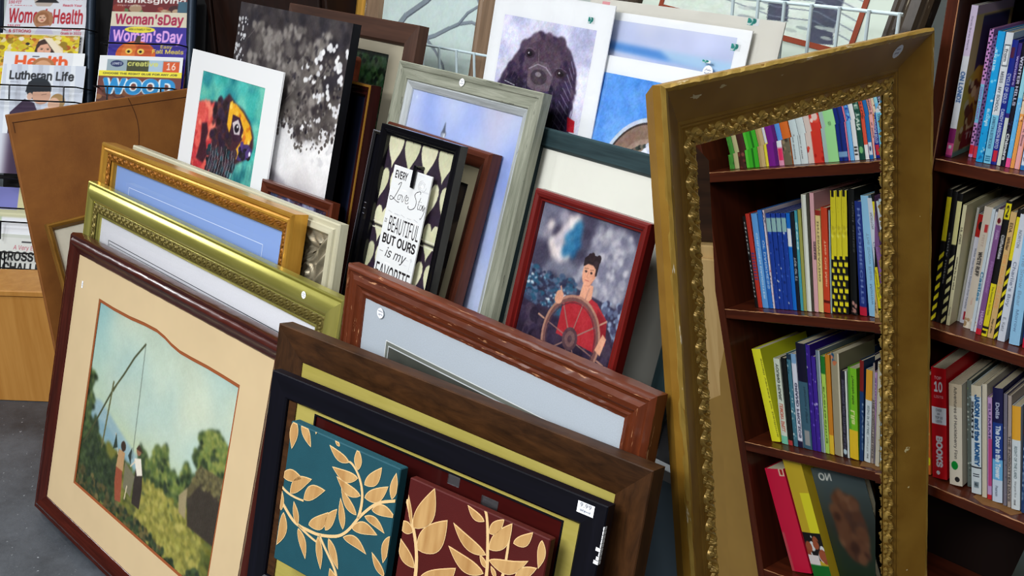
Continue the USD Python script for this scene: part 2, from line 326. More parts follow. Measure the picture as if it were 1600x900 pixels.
# ================================================================= magazine rack at the left
RK = 1.09      # size of the rack: it stands just behind its base
def rframe(x, y, z):
    yaw, lean = math.radians(-9.83), math.radians(19.3)
    P = np.array([-1.638 * RK, 2.93 * RK, EYE + (0.35 - EYE) * RK]); e = np.array([math.cos(yaw), math.sin(yaw), 0]); n0 = np.array([math.sin(yaw), -math.cos(yaw), 0])
    u = np.array([0, 0, 1]) * math.cos(lean) - n0 * math.sin(lean); n = np.cross(e, u)
    return P + x * e + y * u + z * n, e, u, n
def rpart(parent, name, m, mat, **k): m.apply_scale(RK); return part(parent, name, m, mat, **k)
M_RACK = plain('black_rack_steel', S(20, 24, 30), 0.35, metal=0.3)
M_POLE = plain('blue_black_pole', S(38, 50, 64), 0.35, metal=0.4)
M_WIRE = plain('dark_wire', S(30, 32, 36), 0.28, metal=0.8)
M_OAK = wood('oak_laminate', S(176, 120, 52), S(196, 142, 72), 0.45, stretch=(30, 30, 2.0), bump=0.05)
P, e, u, n = rframe(0, 0, 0)
rack = thing('magazine_rack', 'black wire magazine rack leaning back, on an oak base', 'magazine rack', mat4(e, u, n, P))
rpart(rack, 'back_panel', box(0.03, 0.68, 0.02, 1.3, -0.075, -0.06), plain('rack_back', S(10, 10, 13), 0.6))
for x in (0.044, 0.345, 0.664): rpart(rack, 'pole', tube((x, -0.225, 0.0), (x, 1.32, 0.0), 0.0135, 16), M_POLE, smooth=40)
def wire(x0, x1, y, z):
    rpart(rack, 'wire', cat_([tube((x0, y, z), (x1, y, z), 0.0022), tube((x0, y, z), (x0 - 0.012, y, 0.0), 0.002), tube((x1, y, z), (x1 + 0.012, y, 0.0), 0.002)]), M_WIRE, smooth=40)
for y, z in ((1.1, 0.05), (0.819, 0.048), (0.645, 0.082), (0.601, 0.086)): wire(0.078, 0.355, y, z)
for y, z in ((1.08, 0.05), (0.781, 0.048), (0.651, 0.082), (0.6, 0.086)): wire(0.41, 0.652, y, z)
for y in (0.513, 0.468, 0.424, 0.377): rpart(rack, 'slat', bbox(0.05, 0.34, y - 0.006, y + 0.006, -0.006, 0.006, 0.002), plain('slat_steel', S(70, 70, 74), 0.25, metal=0.9) if y == 0.513 else LK + 'slat_steel')
for y, z in ((0.284, 0.05), (0.243, 0.05), (0.153, 0.075), (0.106, 0.075), (0.064, 0.078), (0.046, 0.078)): wire(0.062, 0.335, y, z)
for x, y0, y1, z in ((0.144, 0.601, 0.645, 0.084), (0.318, 0.601, 0.645, 0.084), (0.455, 0.6, 0.651, 0.084), (0.62, 0.6, 0.651, 0.084), (0.103, 0.243, 0.19, 0.05), (0.123, 0.153, 0.046, 0.076), (0.137, 0.153, 0.046, 0.076)):
    rpart(rack, 'wire', tube((x, y0, z), (x, y1, z), 0.0022), M_WIRE, smooth=40)
base = thing('base_cabinet', 'plain oak laminate base under the magazine rack', 'cabinet', mat4((math.cos(-0.08), math.sin(-0.08), 0), (math.sin(0.08), math.cos(0.08), 0), (0, 0, 1), (-1.98, 2.952, 0)))
part(base, 'body', bbox(0, 0.70, 0, 0.17, 0.0, 0.365, 0.003), M_OAK)
part(base, 'top', bbox(-0.005, 0.705, -0.006, 0.172, 0.3655, 0.385, 0.003), M_OAK)

def magazine(label, x0, w, ytop, h, ztop, img):
    if h > 0.25:      # mastheads take the top sixth of a cover: the lower part of the cover carries on in its main tones
        src = Image.fromarray(img.astype(np.uint8)); hh = img.shape[0]; c2 = src.resize((img.shape[1], int(hh * 0.64)), Image.LANCZOS)
        low = src.crop((0, hh // 2, img.shape[1], hh)).filter(ImageFilter.GaussianBlur(6)).resize((img.shape[1], hh)); low.paste(c2, (0, 0)); img = np.asarray(low, float)
    x0, w, ytop, h, ztop = (v * RK for v in (x0, w, ytop, h, ztop)); P, e, u, n = rframe(0, 0, 0); a = math.radians(8)
    u2 = u * math.cos(a) - n * math.sin(a); n2 = np.cross(e, u2); p = P + x0 * e + ytop * u + ztop * n - h * u2
    t = thing('magazine', label, 'magazine', mat4(e, u2, n2, p))
    part(t, 'pages', box(0.0015, w - 0.0015, 0.001, h - 0.001, -0.004, -0.0004), M_PAGES)
    picture(t, 'cover', img, 0, 0, w, h, 0.0, M_PRINT)
def face(p, x, y, r, hair, skin, lips=(170, 70, 70), asp=1.0, beard=False):
    "a small printed head: hair mass, face, eyes, nose, mouth"
    k = asp
    p.poly([(x - 0.75 * r, y - 0.9 * r * k), (x - 0.2 * r, y - 1.25 * r * k), (x + 0.5 * r, y - 1.15 * r * k), (x + 0.95 * r, y - 0.6 * r * k), (x + 1.1 * r, y + 0.7 * r * k), (x + 1.3 * r, y + 1.5 * r * k), (x + 0.5 * r, y + 1.4 * r * k), (x - 0.9 * r, y + 1.3 * r * k), (x - 1.0 * r, y + 0.2 * r * k)], hair); p.ell(x - 0.06 * r, y + 0.1 * r * k, 0.68 * r, 1.0 * r * k, skin)
    p.poly([(x - 0.85 * r, y + 0.1 * r * k), (x - 0.5 * r, y - 0.5 * r * k), (x + 0.25 * r, y - 0.7 * r * k), (x + 0.6 * r, y - 0.1 * r * k), (x + 0.72 * r, y - 0.7 * r * k), (x + 0.2 * r, y - 1.15 * r * k), (x - 0.6 * r, y - 0.95 * r * k)], hair)
    dk = [int(v * 0.35) for v in skin]
    for s in (-1, 1):
        p.line([(x + s * 0.14 * r, y - 0.12 * r * k), (x + s * 0.5 * r, y - 0.16 * r * k)], dk, 0.6); p.ell(x + s * 0.32 * r, y + 0.02 * r * k, 0.12 * r, 0.07 * r * k, dk)
    p.line([(x, y + 0.05 * r * k), (x - 0.07 * r, y + 0.35 * r * k), (x + 0.06 * r, y + 0.38 * r * k)], [int(v * 0.7) for v in skin], 0.6)
    p.ell(x, y + 0.62 * r * k, 0.26 * r, 0.09 * r * k, lips)
MW, MH = 130, 170
def mag_health(first):
    p = Pic(MW, MH, (222, 224, 232)); p.text("Women'sHealth", 0.03, 0.035, 0.97, 0.27, (178, 14, 34), bold=3)
    if first: p.ell(0.47, 0.26, 0.12, 0.13, (190, 175, 165)); p.poly([(0.36, 0.3), (0.52, 0.16), (0.66, 0.3)], (25, 22, 26))
    else:
        p.ell(0.47, 0.2, 0.12, 0.14, (170, 120, 84)); face(p, 0.455, 0.17, 0.075, (150, 98, 62), (226, 180, 150), asp=0.85); p.poly([(0.34, 0.5), (0.42, 0.3), (0.55, 0.28), (0.66, 0.5)], (206, 204, 226))
    p.text('150 FIT', 0.03, 0.28, 0.2, 0.33, (180, 20, 40), 2); p.text('& STRONG', 0.05, 0.35, 0.34, 0.4, (180, 20, 40), 2)
    p.text('Reach Your', 0.71, 0.32, 0.95, 0.36, (180, 20, 40), 2); p.text('Goals in 2022', 0.7, 0.37, 0.96, 0.415, (180, 20, 40), 2)
    for k in range(3): p.rect(0.75, 0.45 + k * 0.045, 0.96, 0.465 + k * 0.045, (30, 40, 70))
    return p.arr()
magazine('women\'s health magazine with red masthead, topmost and farthest back of the left column', 0.06, 0.262, 0.967, 0.33, -0.02, mag_health(True))
magazine('women\'s health magazine with red masthead and woman\'s face, second from the top', 0.066, 0.262, 0.893, 0.33, -0.008, mag_health(False))
p = Pic(MW, MH, (214, 190, 40)); p.blobs(420, 0, 0, 1, 0.6, 0.02, 0.05, [(226, 206, 20), (205, 180, 30), (214, 150, 50), (230, 215, 160), (150, 120, 20), (180, 90, 20)], 3)
p.rect(0, 0, 1, 0.02, (240, 236, 225)); p.poly([(0.45, 0.4), (0.5, 0.08), (0.62, 0.05), (0.8, 0.2), (0.84, 0.45)], (232, 210, 170)); face(p, 0.58, 0.22, 0.12, (60, 34, 26), (224, 168, 140), asp=0.95)
p.poly([(0.55, 0.05), (0.65, 0.06), (0.84, 0.3), (0.8, 0.5), (0.7, 0.25)], (238, 224, 196)); p.ell(0.36, 0.15, 0.025, 0.02, (30, 20, 20)); p.ell(0.28, 0.08, 0.03, 0.03, (236, 226, 214))
magazine('magazine with a blonde woman before yellow autumn leaves', 0.063, 0.26, 0.806, 0.33, 0.018, p.arr())
p = Pic(MW, MH, (226, 230, 236)); p.text('Health', 0.12, 0.045, 0.82, 0.25, (232, 92, 40), bold=5); p.ell(0.5, 0.2, 0.14, 0.12, (176, 116, 70)); p.ell(0.5, 0.24, 0.11, 0.12, (214, 160, 120)); p.rect(0.86, 0.0, 1, 1, (240, 243, 246)); p.rect(0.36, 0.06, 0.44, 0.075, (90, 90, 100))
magazine('white magazine with orange HEALTH masthead behind another magazine', 0.084, 0.262, 0.751, 0.33, 0.026, p.arr())
p = Pic(MW, MH, (206, 214, 228))
for k in range(7): p.poly([(0.04 + 0.13 * k, 0), (0.09 + 0.13 * k, 0), (0.14 + 0.13 * k, 1), (0.08 + 0.13 * k, 1)], [(226, 232, 240), (190, 196, 210)][k % 2])
p.text('Lutheran Life', 0.07, 0.09, 0.88, 0.235, (22, 24, 30), bold=4); p.text('SPRING 2022', 0.1, 0.25, 0.2, 0.27, (80, 84, 96))
p.ell(0.46, 0.35, 0.15, 0.16, (24, 34, 44)); p.ell(0.5, 0.44, 0.11, 0.13, (206, 160, 136)); p.poly([(0.3, 0.4), (0.33, 0.25), (0.58, 0.25), (0.61, 0.38)], (22, 30, 40)); p.ell(0.36, 0.46, 0.03, 0.05, (216, 176, 156)); p.line([(0.5, 0.43), (0.56, 0.42)], (40, 28, 24), 1.2)
p.poly([(0.14, 0.7), (0.3, 0.5), (0.42, 0.55), (0.5, 0.75), (0.5, 1), (0.14, 1)], (58, 40, 66)); p.ell(0.7, 0.52, 0.09, 0.11, (170, 136, 88)); p.ell(0.66, 0.56, 0.07, 0.09, (222, 178, 150)); p.ell(0.6, 0.64, 0.05, 0.03, (224, 184, 160))
magazine('Lutheran Life magazine with a man and a child on the cover', 0.09, 0.265, 0.713, 0.33, 0.034, p.arr())
p = Pic(MW, MH, (110, 30, 34)); p.blobs(60, 0, 0.2, 1, 1, 0.03, 0.09, [(90, 120, 70), (150, 60, 50), (180, 150, 120), (60, 20, 24)], 9); p.rect(0, 0, 1, 0.02, (235, 225, 225)); p.text('thanksgiving', 0.04, 0.045, 0.93, 0.155, (244, 240, 236), 3); p.text('simple ways to host', 0.06, 0.155, 0.42, 0.19, (235, 225, 225)); p.rect(0.82, 0.1, 1.0, 0.26, (60, 100, 120))
magazine('dark red magazine titled thanksgiving at the top of the middle column', 0.405, 0.252, 0.936, 0.32, -0.02, p.arr())
p = Pic(MW, MH, (222, 214, 190)); p.text("Woman'sDay", 0.05, 0.03, 0.94, 0.24, (170, 20, 70), 4)
magazine("Woman's Day magazine with cream cover and crimson masthead", 0.407, 0.246, 0.883, 0.32, -0.008, p.arr())
p = Pic(MW, MH, (50, 36, 150)); p.text("Woman'sDay", 0.04, 0.05, 0.94, 0.28, (228, 170, 236), 4); p.ell(0.38, 0.05, 0.19, 0.045, (236, 222, 60)); p.text('WIN A FAMILY TRIP', 0.24, 0.035, 0.53, 0.065, (60, 60, 20), 2)
p.ell(0.36, 0.42, 0.25, 0.2, (214, 96, 30)); p.ell(0.28, 0.42, 0.1, 0.18, (226, 120, 44)); p.ell(0.45, 0.42, 0.1, 0.18, (198, 80, 26)); p.poly([(0.33, 0.24), (0.36, 0.14), (0.41, 0.14), (0.4, 0.25)], (70, 50, 34))
for x in (0.27, 0.42): p.ell(x, 0.37, 0.042, 0.04, (248, 206, 90)); p.ell(x, 0.375, 0.017, 0.018, (20, 14, 10))
p.text('Easy', 0.66, 0.27, 0.82, 0.335, (246, 224, 90), 3); p.text('Fall Meals', 0.56, 0.335, 0.97, 0.4, (246, 224, 90), 3)
magazine("purple Woman's Day magazine with a pumpkin and Easy Fall Meals", 0.411, 0.248, 0.838, 0.32, 0.004, p.arr())
p = Pic(MW, MH, (234, 238, 240)); p.rect(0.1, 0.06, 0.96, 0.3, (150, 170, 180)); p.rect(0.34, 0.07, 0.6, 0.3, (60, 64, 34)); p.rect(0.6, 0.06, 0.76, 0.3, (170, 196, 216)); p.ell(0.22, 0.12, 0.075, 0.045, (22, 40, 92)); p.text("LOWE'S", 0.16, 0.1, 0.28, 0.14, (240, 240, 245), 3); p.text('creative', 0.34, 0.075, 0.72, 0.155, (214, 216, 110), 3); p.rect(0.77, 0.075, 0.96, 0.3, (216, 88, 34)); p.text('16', 0.8, 0.09, 0.93, 0.2, (250, 244, 236), 1)
magazine('white magazine with creative and orange 16, behind the woodworking one', 0.395, 0.262, 0.748, 0.32, 0.028, p.arr())
p = Pic(MW, MH, (112, 58, 48)); p.blobs(80, 0, 0.3, 1, 1, 0.03, 0.1, [(120, 70, 40), (90, 50, 36), (150, 100, 60)], 5); p.rect(0, 0, 1, 0.085, (238, 226, 60)); p.text('CHOOSE THE RIGHT GLUE FOR ANY JOB', 0.05, 0.03, 0.95, 0.06, (40, 40, 20), 3)
for dx, dy, c, b in ((0, 0, (230, 240, 246), 12), (0, 0, (24, 140, 206), 6)): p.text('WOOD', 0.05, 0.1, 0.96, 0.36, c, b)
magazine('woodworking magazine with big blue WOOD on brown under a yellow strip', 0.399, 0.26, 0.703, 0.32, 0.037, p.arr())
p = Pic(90, 60, (120, 124, 190)); p.rect(0.28, 0, 0.4, 1, (200, 196, 150)); p.rect(0.4, 0, 1, 0.5, (170, 180, 215)); p.rect(0, 0.5, 0.35, 1, (20, 120, 190)); p.rect(0.35, 0.52, 1, 1, (20, 110, 50)); p.rect(0, 0.46, 0.35, 0.52, (240, 240, 240))
magazine('blue and green booklet in the lower rack', 0.058, 0.262, 0.347, 0.2, 0.004, p.arr())
p = Pic(90, 60, (226, 230, 236)); p.rect(0, 0, 1, 0.12, (206, 206, 170)); p.rect(0, 0.12, 0.1, 1, (180, 196, 170)); p.rect(0.05, 0.5, 1, 0.53, (190, 196, 205))
magazine('plain white magazine with cream top strip in the lower rack', 0.058, 0.262, 0.28, 0.2, 0.016, p.arr())
p = Pic(150, 150, (214, 218, 214)); p.rect(0, 0, 1, 0.05, (198, 204, 196)); p.text('A Very Easy', 0.26, 0.16, 0.62, 0.25, (180, 70, 90), shear=0.1); p.text('CROSSWORD', 0.1, 0.25, 0.92, 0.41, (22, 24, 26), 5); p.text('CHALLENGE', 0.14, 0.42, 0.9, 0.58, (22, 24, 26), 5); p.rect(0.36, 0.1, 0.48, 0.12, (60, 60, 64))
p.rect(0.34, 0.62, 0.9, 0.95, (232, 234, 240)); p.rect(0.42, 0.68, 0.5, 0.77, (200, 24, 30))
for k in range(5): p.line([(0.34 + 0.11 * k, 0.62), (0.34 + 0.11 * k, 0.95)], (170, 174, 184), 0.6); p.line([(0.34, 0.62 + 0.08 * k), (0.9, 0.62 + 0.08 * k)], (170, 174, 184), 0.6)
magazine('crossword magazine in black letters in the lower rack', 0.068, 0.262, 0.206, 0.2, 0.03, p.arr())

# dark cabinet side behind the rack
t = thing('tall_cabinet', 'very dark brown cabinet side behind the rack and the tree canvas', 'cabinet', mat4(E, -N, (0, 0, 1), W(-3.75, -1.70)))
part(t, 'body', bbox(0, 1.24, 0, 0.26, 0, 2.1, 0.004), wood('cabinet_dark', S(24, 12, 8), S(40, 20, 12), 0.5, stretch=(20, 20, 2)))
part(t, 'door', bbox(0.02, 0.6, -0.012, -0.001, 0.1, 2.08, 0.003), LK + 'cabinet_dark'); part(t, 'door', bbox(0.62, 1.22, -0.012, -0.001, 0.1, 2.08, 0.003), LK + 'cabinet_dark')

# brown board and the small gilt picture leaning on it
M_KRAFT = usdkit.material(stage, LK + 'kraft_board', {'tc': ('texture_coordinate', {}), 'n': ('noise_texture', {'scale': 9.0, 'detail': 6.0, 'roughness': 0.6}), 'r': ('rgb_ramp', {'ramp': [(0.3, S(124, 72, 22)), (0.7, S(148, 92, 34))]}),
    'n2': ('noise_texture', {'scale': 260.0, 'detail': 2.0}), 'b': ('bump', {'strength': 0.2, 'distance': 0.001}), 'p': ('principled_bsdf', {'roughness': 0.7})},
    [('tc.object', 'n.vector'), ('n.fac', 'r.fac'), ('r.color', 'p.base_color'), ('tc.object', 'n2.vector'), ('n2.fac', 'b.height'), ('b.normal', 'p.normal')], surface='p.BSDF')
t, w, h, at = leaning('backing_board', 'big brown fibreboard panel leaning beside the magazine rack', 'board', 'BB', 0, 0.62, 0, back=0.016)
part(t, 'panel', bbox(0, w, 0, h, -0.016, 0, 0.002), M_KRAFT)
M_KR2 = plain('kraft_tape', S(128, 80, 34), 0.6, noise=0.15, nscale=60)
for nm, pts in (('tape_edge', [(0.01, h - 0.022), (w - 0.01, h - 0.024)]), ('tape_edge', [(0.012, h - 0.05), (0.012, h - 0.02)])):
    part(t, nm, cat_([tube((*pts[0], 0.0003), (*pts[1], 0.0003), 0.0012, 6)]), plain('tape_dark_line', S(82, 46, 18), 0.7) if nm == 'tape_edge' and pts[0][1] > h - 0.1 else LK + 'tape_dark_line')  # dark brown lines along the tape edges; the crease shares the colour
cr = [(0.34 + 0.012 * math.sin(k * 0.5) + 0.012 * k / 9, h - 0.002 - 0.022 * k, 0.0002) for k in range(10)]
part(t, 'crease', cat_([tube(cr[k], cr[k + 1], 0.0011, 6) for k in range(9)]), LK + 'tape_dark_line', label='dark bent crease')
M_OLDGILT = wood('old_gilt', S(112, 74, 24), S(160, 116, 50), 0.4, stretch=(8, 60, 60), metal=0.35)
t, w, h, at = leaning('framed_picture', 'small thin gilt frame with blank cream mat leaning on the brown board', 'picture', 'SG', 0, 0.3, 0, back=0.014)
rails(t, w, h, [(0, -0.014), (0, 0.002), (0.004, 0.006), (0.012, 0.004), (0.018, -0.004), (0.02, -0.006), (0.02, -0.014)], M_OLDGILT)
plate(t, 'mat_board', 0.019, w - 0.019, 0.019, h - 0.019, -0.011, -0.009, plain('cream_mat', S(214, 208, 190), 0.7, noise=0.04))
plate(t, 'backing', 0.003, w - 0.003, 0.003, h - 0.003, -0.0139, -0.0115, M_DARKBACK)
# ================================================================= the leaning frames, front to back
def hnoise(x, s, k=1.0, seed=0): return meshkit.noise(np.stack([x * k, s * 0 + seed, s * 3.0], -1)) - 0.5

# ---- maroon frame with the draw-well landscape
M_MAROON = wood('maroon_moulding', S(46, 16, 12), S(76, 28, 20), 0.24, stretch=(3, 70, 70), worn=S(150, 100, 82), wornamt=0.69, coat=0.25)
M_SAND = plain('sand_mat', S(206, 182, 142), 0.75, noise=0.05, nscale=7)
M_RUST = plain('rust_inner_mat', S(150, 82, 44), 0.6)
t, w, h, at = leaning('framed_picture', 'maroon framed draw-well landscape in a wide sand mat, at the front left', 'picture', 'F1', 0.037, 1.012, 0.0, back=0.012)
rails(t, w, h, [(0, -0.012), (0, 0.012), (0.004, 0.018), (0.011, 0.016), (0.014, 0.02), (0.021, 0.0225), (0.028, 0.02), (0.034, 0.014), (0.04, 0.013), (0.045, 0.010), (0.047, 0.007), (0.047, -0.004), (0.04, -0.012)], M_MAROON, wob=0.0002, nx=60)
ox0, oy1 = at(0.2156, 0.1245); ox1, oy0 = at(0.8624, 0.6054)
top = [(0.0, 0.0), (0.12, -0.001), (0.25, 0.001), (0.36, 0.006), (0.45, 0.0075), (0.51, 0.003), (0.56, -0.004), (0.62, -0.0085), (0.7, -0.008), (0.8, -0.006), (0.9, -0.006), (1.0, -0.0068)]
wavy = [(ox0, oy0), (ox1, oy0)] + [(ox0 + (ox1 - ox0) * a, oy1 + b) for a, b in top[::-1]]
wav2 = [(ox0 + 0.006, oy0 + 0.006), (ox1 - 0.006, oy0 + 0.006)] + [(ox0 + 0.006 + (ox1 - ox0 - 0.012) * a, oy1 - 0.008 + b) for a, b in top[::-1]]
mat_board(t, (0.042, 0.042, w - 0.042, h - 0.042), None, 0.0065, M_SAND, 0.0012, wavy=wavy)
mat_board(t, (0.05, 0.05, w - 0.05, h - 0.05), None, 0.0052, M_RUST, 0.0011, name='inner_mat', wavy=wav2, label='thin rust-brown inner mat')
def paint_well():
    p = Pic(300, 250); p.grad([(0, (128, 172, 174)), (0.25, (160, 192, 184)), (0.5, (178, 196, 170)), (0.75, (186, 196, 150)), (1, (150, 150, 90))])
    p.blobs(160, 0.2, 0, 1, 0.5, 0.05, 0.14, [(170, 194, 184), (184, 200, 182), (192, 202, 180), (162, 190, 184)], 11, flat=0.5); p.blur(12)
    p.poly([(0, 0.53), (0.12, 0.5), (0.3, 0.58), (0.5, 0.66), (0.66, 0.6), (1, 0.62), (1, 1), (0, 1)], (142, 170, 176)); p.poly([(0, 0.58), (0.2, 0.6), (0.42, 0.69), (0.7, 0.7), (1, 0.68), (1, 1), (0, 1)], (124, 158, 170)); p.blur(2)
    p.poly([(0, 0.62), (0.14, 0.66), (0.32, 0.74), (0.5, 0.74), (0.7, 0.73), (1, 0.7), (1, 1), (0, 1)], (92, 98, 44))
    p.blobs(500, 0, 0.68, 1, 1, 0.008, 0.03, [(80, 88, 36), (120, 118, 50), (64, 70, 34), (104, 104, 40)], 12, flat=0.6)
    dark = [(38, 52, 30), (48, 62, 36), (32, 44, 28), (58, 74, 40)]; mid = [(70, 92, 48), (84, 104, 52), (56, 76, 42), (98, 112, 58)]; lt = [(122, 132, 62), (104, 122, 58), (88, 106, 50), (138, 142, 70)]
    def bush(n, x0, y0, x1, y1, cols, seed, test, r0=0.004, r1=0.013): p.blobs(n, x0, y0, x1, y1, r0, r1, cols, seed, test)
    def soft(): p.blur(0.9)
    left = lambda x, y: y > 0.63 + 0.3 * x - 0.05 * math.sin(x * 20) - 0.02 * math.sin(x * 71)
    mass = lambda x, y: y > 0.55 + 0.5 * (x - 0.64) ** 2 - 0.05 * math.sin(x * 34) - 0.02 * math.sin(x * 93)
    tree = lambda x, y: ((x - 0.905) / (0.1 + 0.02 * math.sin(y * 60))) ** 2 + ((y - 0.43) / 0.14) ** 2 < 1
    p.poly([(0, 0.62), (0.1, 0.68), (0.3, 0.76), (0.3, 0.95), (0, 0.85)], (44, 56, 34)); bush(1500, 0, 0.55, 0.32, 0.95, dark, 13, left); bush(350, 0, 0.38, 0.08, 0.74, dark + mid, 14, lambda x, y: x < 0.055 - abs(y - 0.6) * 0.16 + 0.02 * math.sin(y * 50) + 0.02)
    bush(2600, 0.45, 0.46, 0.86, 0.8, dark + mid, 15, mass); soft(); bush(900, 0.5, 0.48, 0.76, 0.66, mid + lt, 16, mass); bush(1500, 0.79, 0.29, 1.0, 0.58, mid + dark, 17, tree); soft(); bush(600, 0.83, 0.3, 0.98, 0.5, lt, 18, tree, 0.003, 0.009); bush(500, 0.82, 0.36, 1, 0.58, dark, 27, lambda x, y: tree(x, y) and math.sin(x * 60) * math.sin(y * 44) > 0.35, 0.003, 0.009); bush(500, 0.5, 0.56, 0.86, 0.8, dark, 28, lambda x, y: mass(x, y) and math.sin(x * 50 + y * 20) * math.sin(y * 40) > 0.4, 0.004, 0.01)
    p.poly([(0.5, 0.8), (0.6, 0.7), (0.72, 0.8), (0.84, 0.9), (0.88, 1), (0.62, 1)], (138, 134, 58)); bush(900, 0.48, 0.7, 0.92, 1, [(150, 146, 66), (132, 128, 56), (116, 114, 50), (164, 154, 76)], 19, lambda x, y: y > 0.5 + abs(x - 0.58) * 0.62 + 0.16 * (x < 0.58))
    soft(); p.poly([(0.79, 0.64), (0.845, 0.52), (1, 0.5), (1, 0.76), (0.82, 0.76)], (56, 48, 38)); p.poly([(0.775, 0.63), (0.845, 0.47), (1, 0.46), (1, 0.54), (0.86, 0.54), (0.8, 0.64)], (88, 80, 52)); bush(200, 0.78, 0.46, 1, 0.56, [(96, 90, 56), (74, 70, 46), (112, 104, 66)], 29, lambda x, y: y > 0.47 + max(0, 0.845 - x) * 2.3, 0.003, 0.008); p.poly([(0.74, 0.66), (0.785, 0.6), (0.8, 0.74), (0.755, 0.73)], (150, 136, 100))
    for k in range(14): p.line([(0.83 + k * 0.0125, 0.57), (0.825 + k * 0.0125, 0.75)], (40, 34, 28), 0.7)
    bush(1200, 0.5, 0.86, 1, 1, dark, 20, lambda x, y: y > 1.2 - 0.28 * x + 0.03 * math.sin(x * 40)); bush(900, 0.0, 0.84, 0.7, 1, dark + [(86, 76, 42), (100, 90, 52), (70, 66, 38)], 21, lambda x, y: y > 0.87 + 0.1 * x); soft()
    pole = [(0.03, 0.76), (0.1, 0.62), (0.198, 0.415), (0.26, 0.31), (0.32, 0.2), (0.385, 0.108)]
    p.line(pole, (66, 70, 44), 2.4); p.line([(0.175, 0.72), (0.198, 0.37)], (92, 92, 58), 3.2); p.line([(0.2, 0.42), (0.235, 0.35)], (80, 82, 50), 2); p.line([(0.384, 0.115), (0.405, 0.66)], (84, 92, 84), 0.8)
    # two people at the well
    p.poly([(0.3, 0.74), (0.345, 0.73), (0.355, 0.8), (0.365, 0.9), (0.325, 0.91), (0.305, 0.83)], (146, 74, 50)); p.poly([(0.305, 0.66), (0.35, 0.66), (0.352, 0.75), (0.3, 0.75)], (176, 138, 96)); p.ell(0.333, 0.635, 0.017, 0.024, (52, 36, 26)); p.line([(0.3, 0.69), (0.265, 0.6)], (210, 190, 160), 1.5)
    p.poly([(0.44, 0.68), (0.485, 0.67), (0.5, 0.76), (0.5, 0.86), (0.445, 0.86), (0.44, 0.76)], (48, 40, 34)); p.poly([(0.42, 0.65), (0.465, 0.63), (0.49, 0.7), (0.455, 0.72)], (224, 216, 200)); p.ell(0.445, 0.605, 0.016, 0.02, (140, 96, 70)); p.poly([(0.425, 0.6), (0.44, 0.575), (0.475, 0.6)], (60, 44, 30)); p.line([(0.43, 0.66), (0.4, 0.7)], (214, 196, 170), 2)
    p.poly([(0.36, 0.7), (0.44, 0.73), (0.43, 0.84), (0.37, 0.82)], (112, 108, 84)); p.line([(0.395, 0.8), (0.39, 0.87)], (206, 190, 160), 2); p.poly([(0.27, 0.6), (0.29, 0.66), (0.26, 0.68)], (44, 56, 46)); p.poly([(0.375, 0.66), (0.395, 0.61), (0.4, 0.69)], (44, 56, 52))
    p.blur(0.4); p.grain(5, 4, 4, 0.1); return p.arr()
picture(t, 'picture', paint_well(), ox0 - 0.002, oy0 - 0.002, ox1 - ox0 + 0.004, oy1 - oy0 + 0.014, 0.0042, M_CANVAS)
sticker(t, *at(0.1195, 0.115), 0.0082, 0.006, 1, rect=(0.008, 0.018))
plate(t, 'backing', 0.006, w - 0.006, 0.006, h - 0.006, -0.0115, 0.0036, M_DARKBACK)

# ---- green-gold frame
def rope(p_, a): return lambda x, s: a * np.maximum(0, np.sin(math.pi * s)) * (0.55 + 0.45 * np.sin((x / p_ + s * 1.4) * 2 * math.pi))
def scroll(p_, a):
    def f(x, s):
        q = x / p_; k = np.floor(q); r = q - k - 0.5; yy = (s - 0.5) * 1.2
        d1 = np.hypot(r, yy); ang = np.arctan2(yy, r)
        sp = np.cos(d1 * 20 - ang * 1.0 + k * 2.1)
        return a * np.clip(np.sin(math.pi * s), 0, 1) ** 0.5 * (0.45 + 0.4 * sp + 0.35 * np.exp(-(d1 / 0.16) ** 2))
    return f
M_GREENGOLD = wood('green_gold_leaf', S(164, 158, 70), S(204, 198, 112), 0.24, stretch=(2, 16, 16), metal=0.7, bump=0.04)
M_GREENCARVE = plain('green_gold_carving', S(112, 100, 50), 0.4, metal=0.5, noise=0.35, nscale=160)
t, w, h, at = leaning('framed_picture', 'wide green-gold frame with carved inner band and white lined mat', 'picture', 'F2', 0.0, 1.109, 0.0, back=0.022)
rails(t, w, h, [(0, -0.022), (0, 0.0), (0.003, 0.003), (0.008, 0.0), (0.010, 0.001), (0.016, 0.0055), (0.024, 0.0095), (0.032, 0.0105), (0.039, 0.009), (0.044, 0.0055), (0.0455, 0.002), (0.047, 0.003), (0.068, 0.0), (0.072, 0.001), (0.076, 0.0), (0.078, -0.004), (0.078, -0.01), (0.06, -0.022)], M_GREENGOLD,
      bands=[('carved_band', M_GREENCARVE, 0.047, 0.069, scroll(0.022, 0.0045), 0.0016, 12, 0.0025)])
M_LINENW = plain('white_mat', S(212, 213, 218), 0.7, noise=0.03, nscale=300)
plate(t, 'mat_board', 0.07, w - 0.07, 0.07, h - 0.07, -0.009, -0.0075, M_LINENW)
M_INK = plain('thin_ink_line', S(60, 64, 72), 0.6)
def line_frame(t, x0, y0, x1, y1, z, wd, m, name='ruled_line'):
    part(t, name, cat_([box(x0, x1, y1 - wd, y1, z, z + 0.0003), box(x0, x1, y0, y0 + wd, z, z + 0.0003), box(x0, x0 + wd, y0 + wd, y1 - wd, z, z + 0.0003), box(x1 - wd, x1, y0 + wd, y1 - wd, z, z + 0.0003)]), m)
x0, y1 = at(0.128, 0.1255); line_frame(t, x0, 0.13, w - x0, y1, -0.0074, 0.0016, M_INK); line_frame(t, x0 + 0.006, 0.136, w - x0 - 0.006, y1 - 0.008, -0.0074, 0.0012, M_INK)
plate(t, 'glass', 0.07, w - 0.07, 0.07, h - 0.07, -0.0062, -0.0048, M_GLASS)
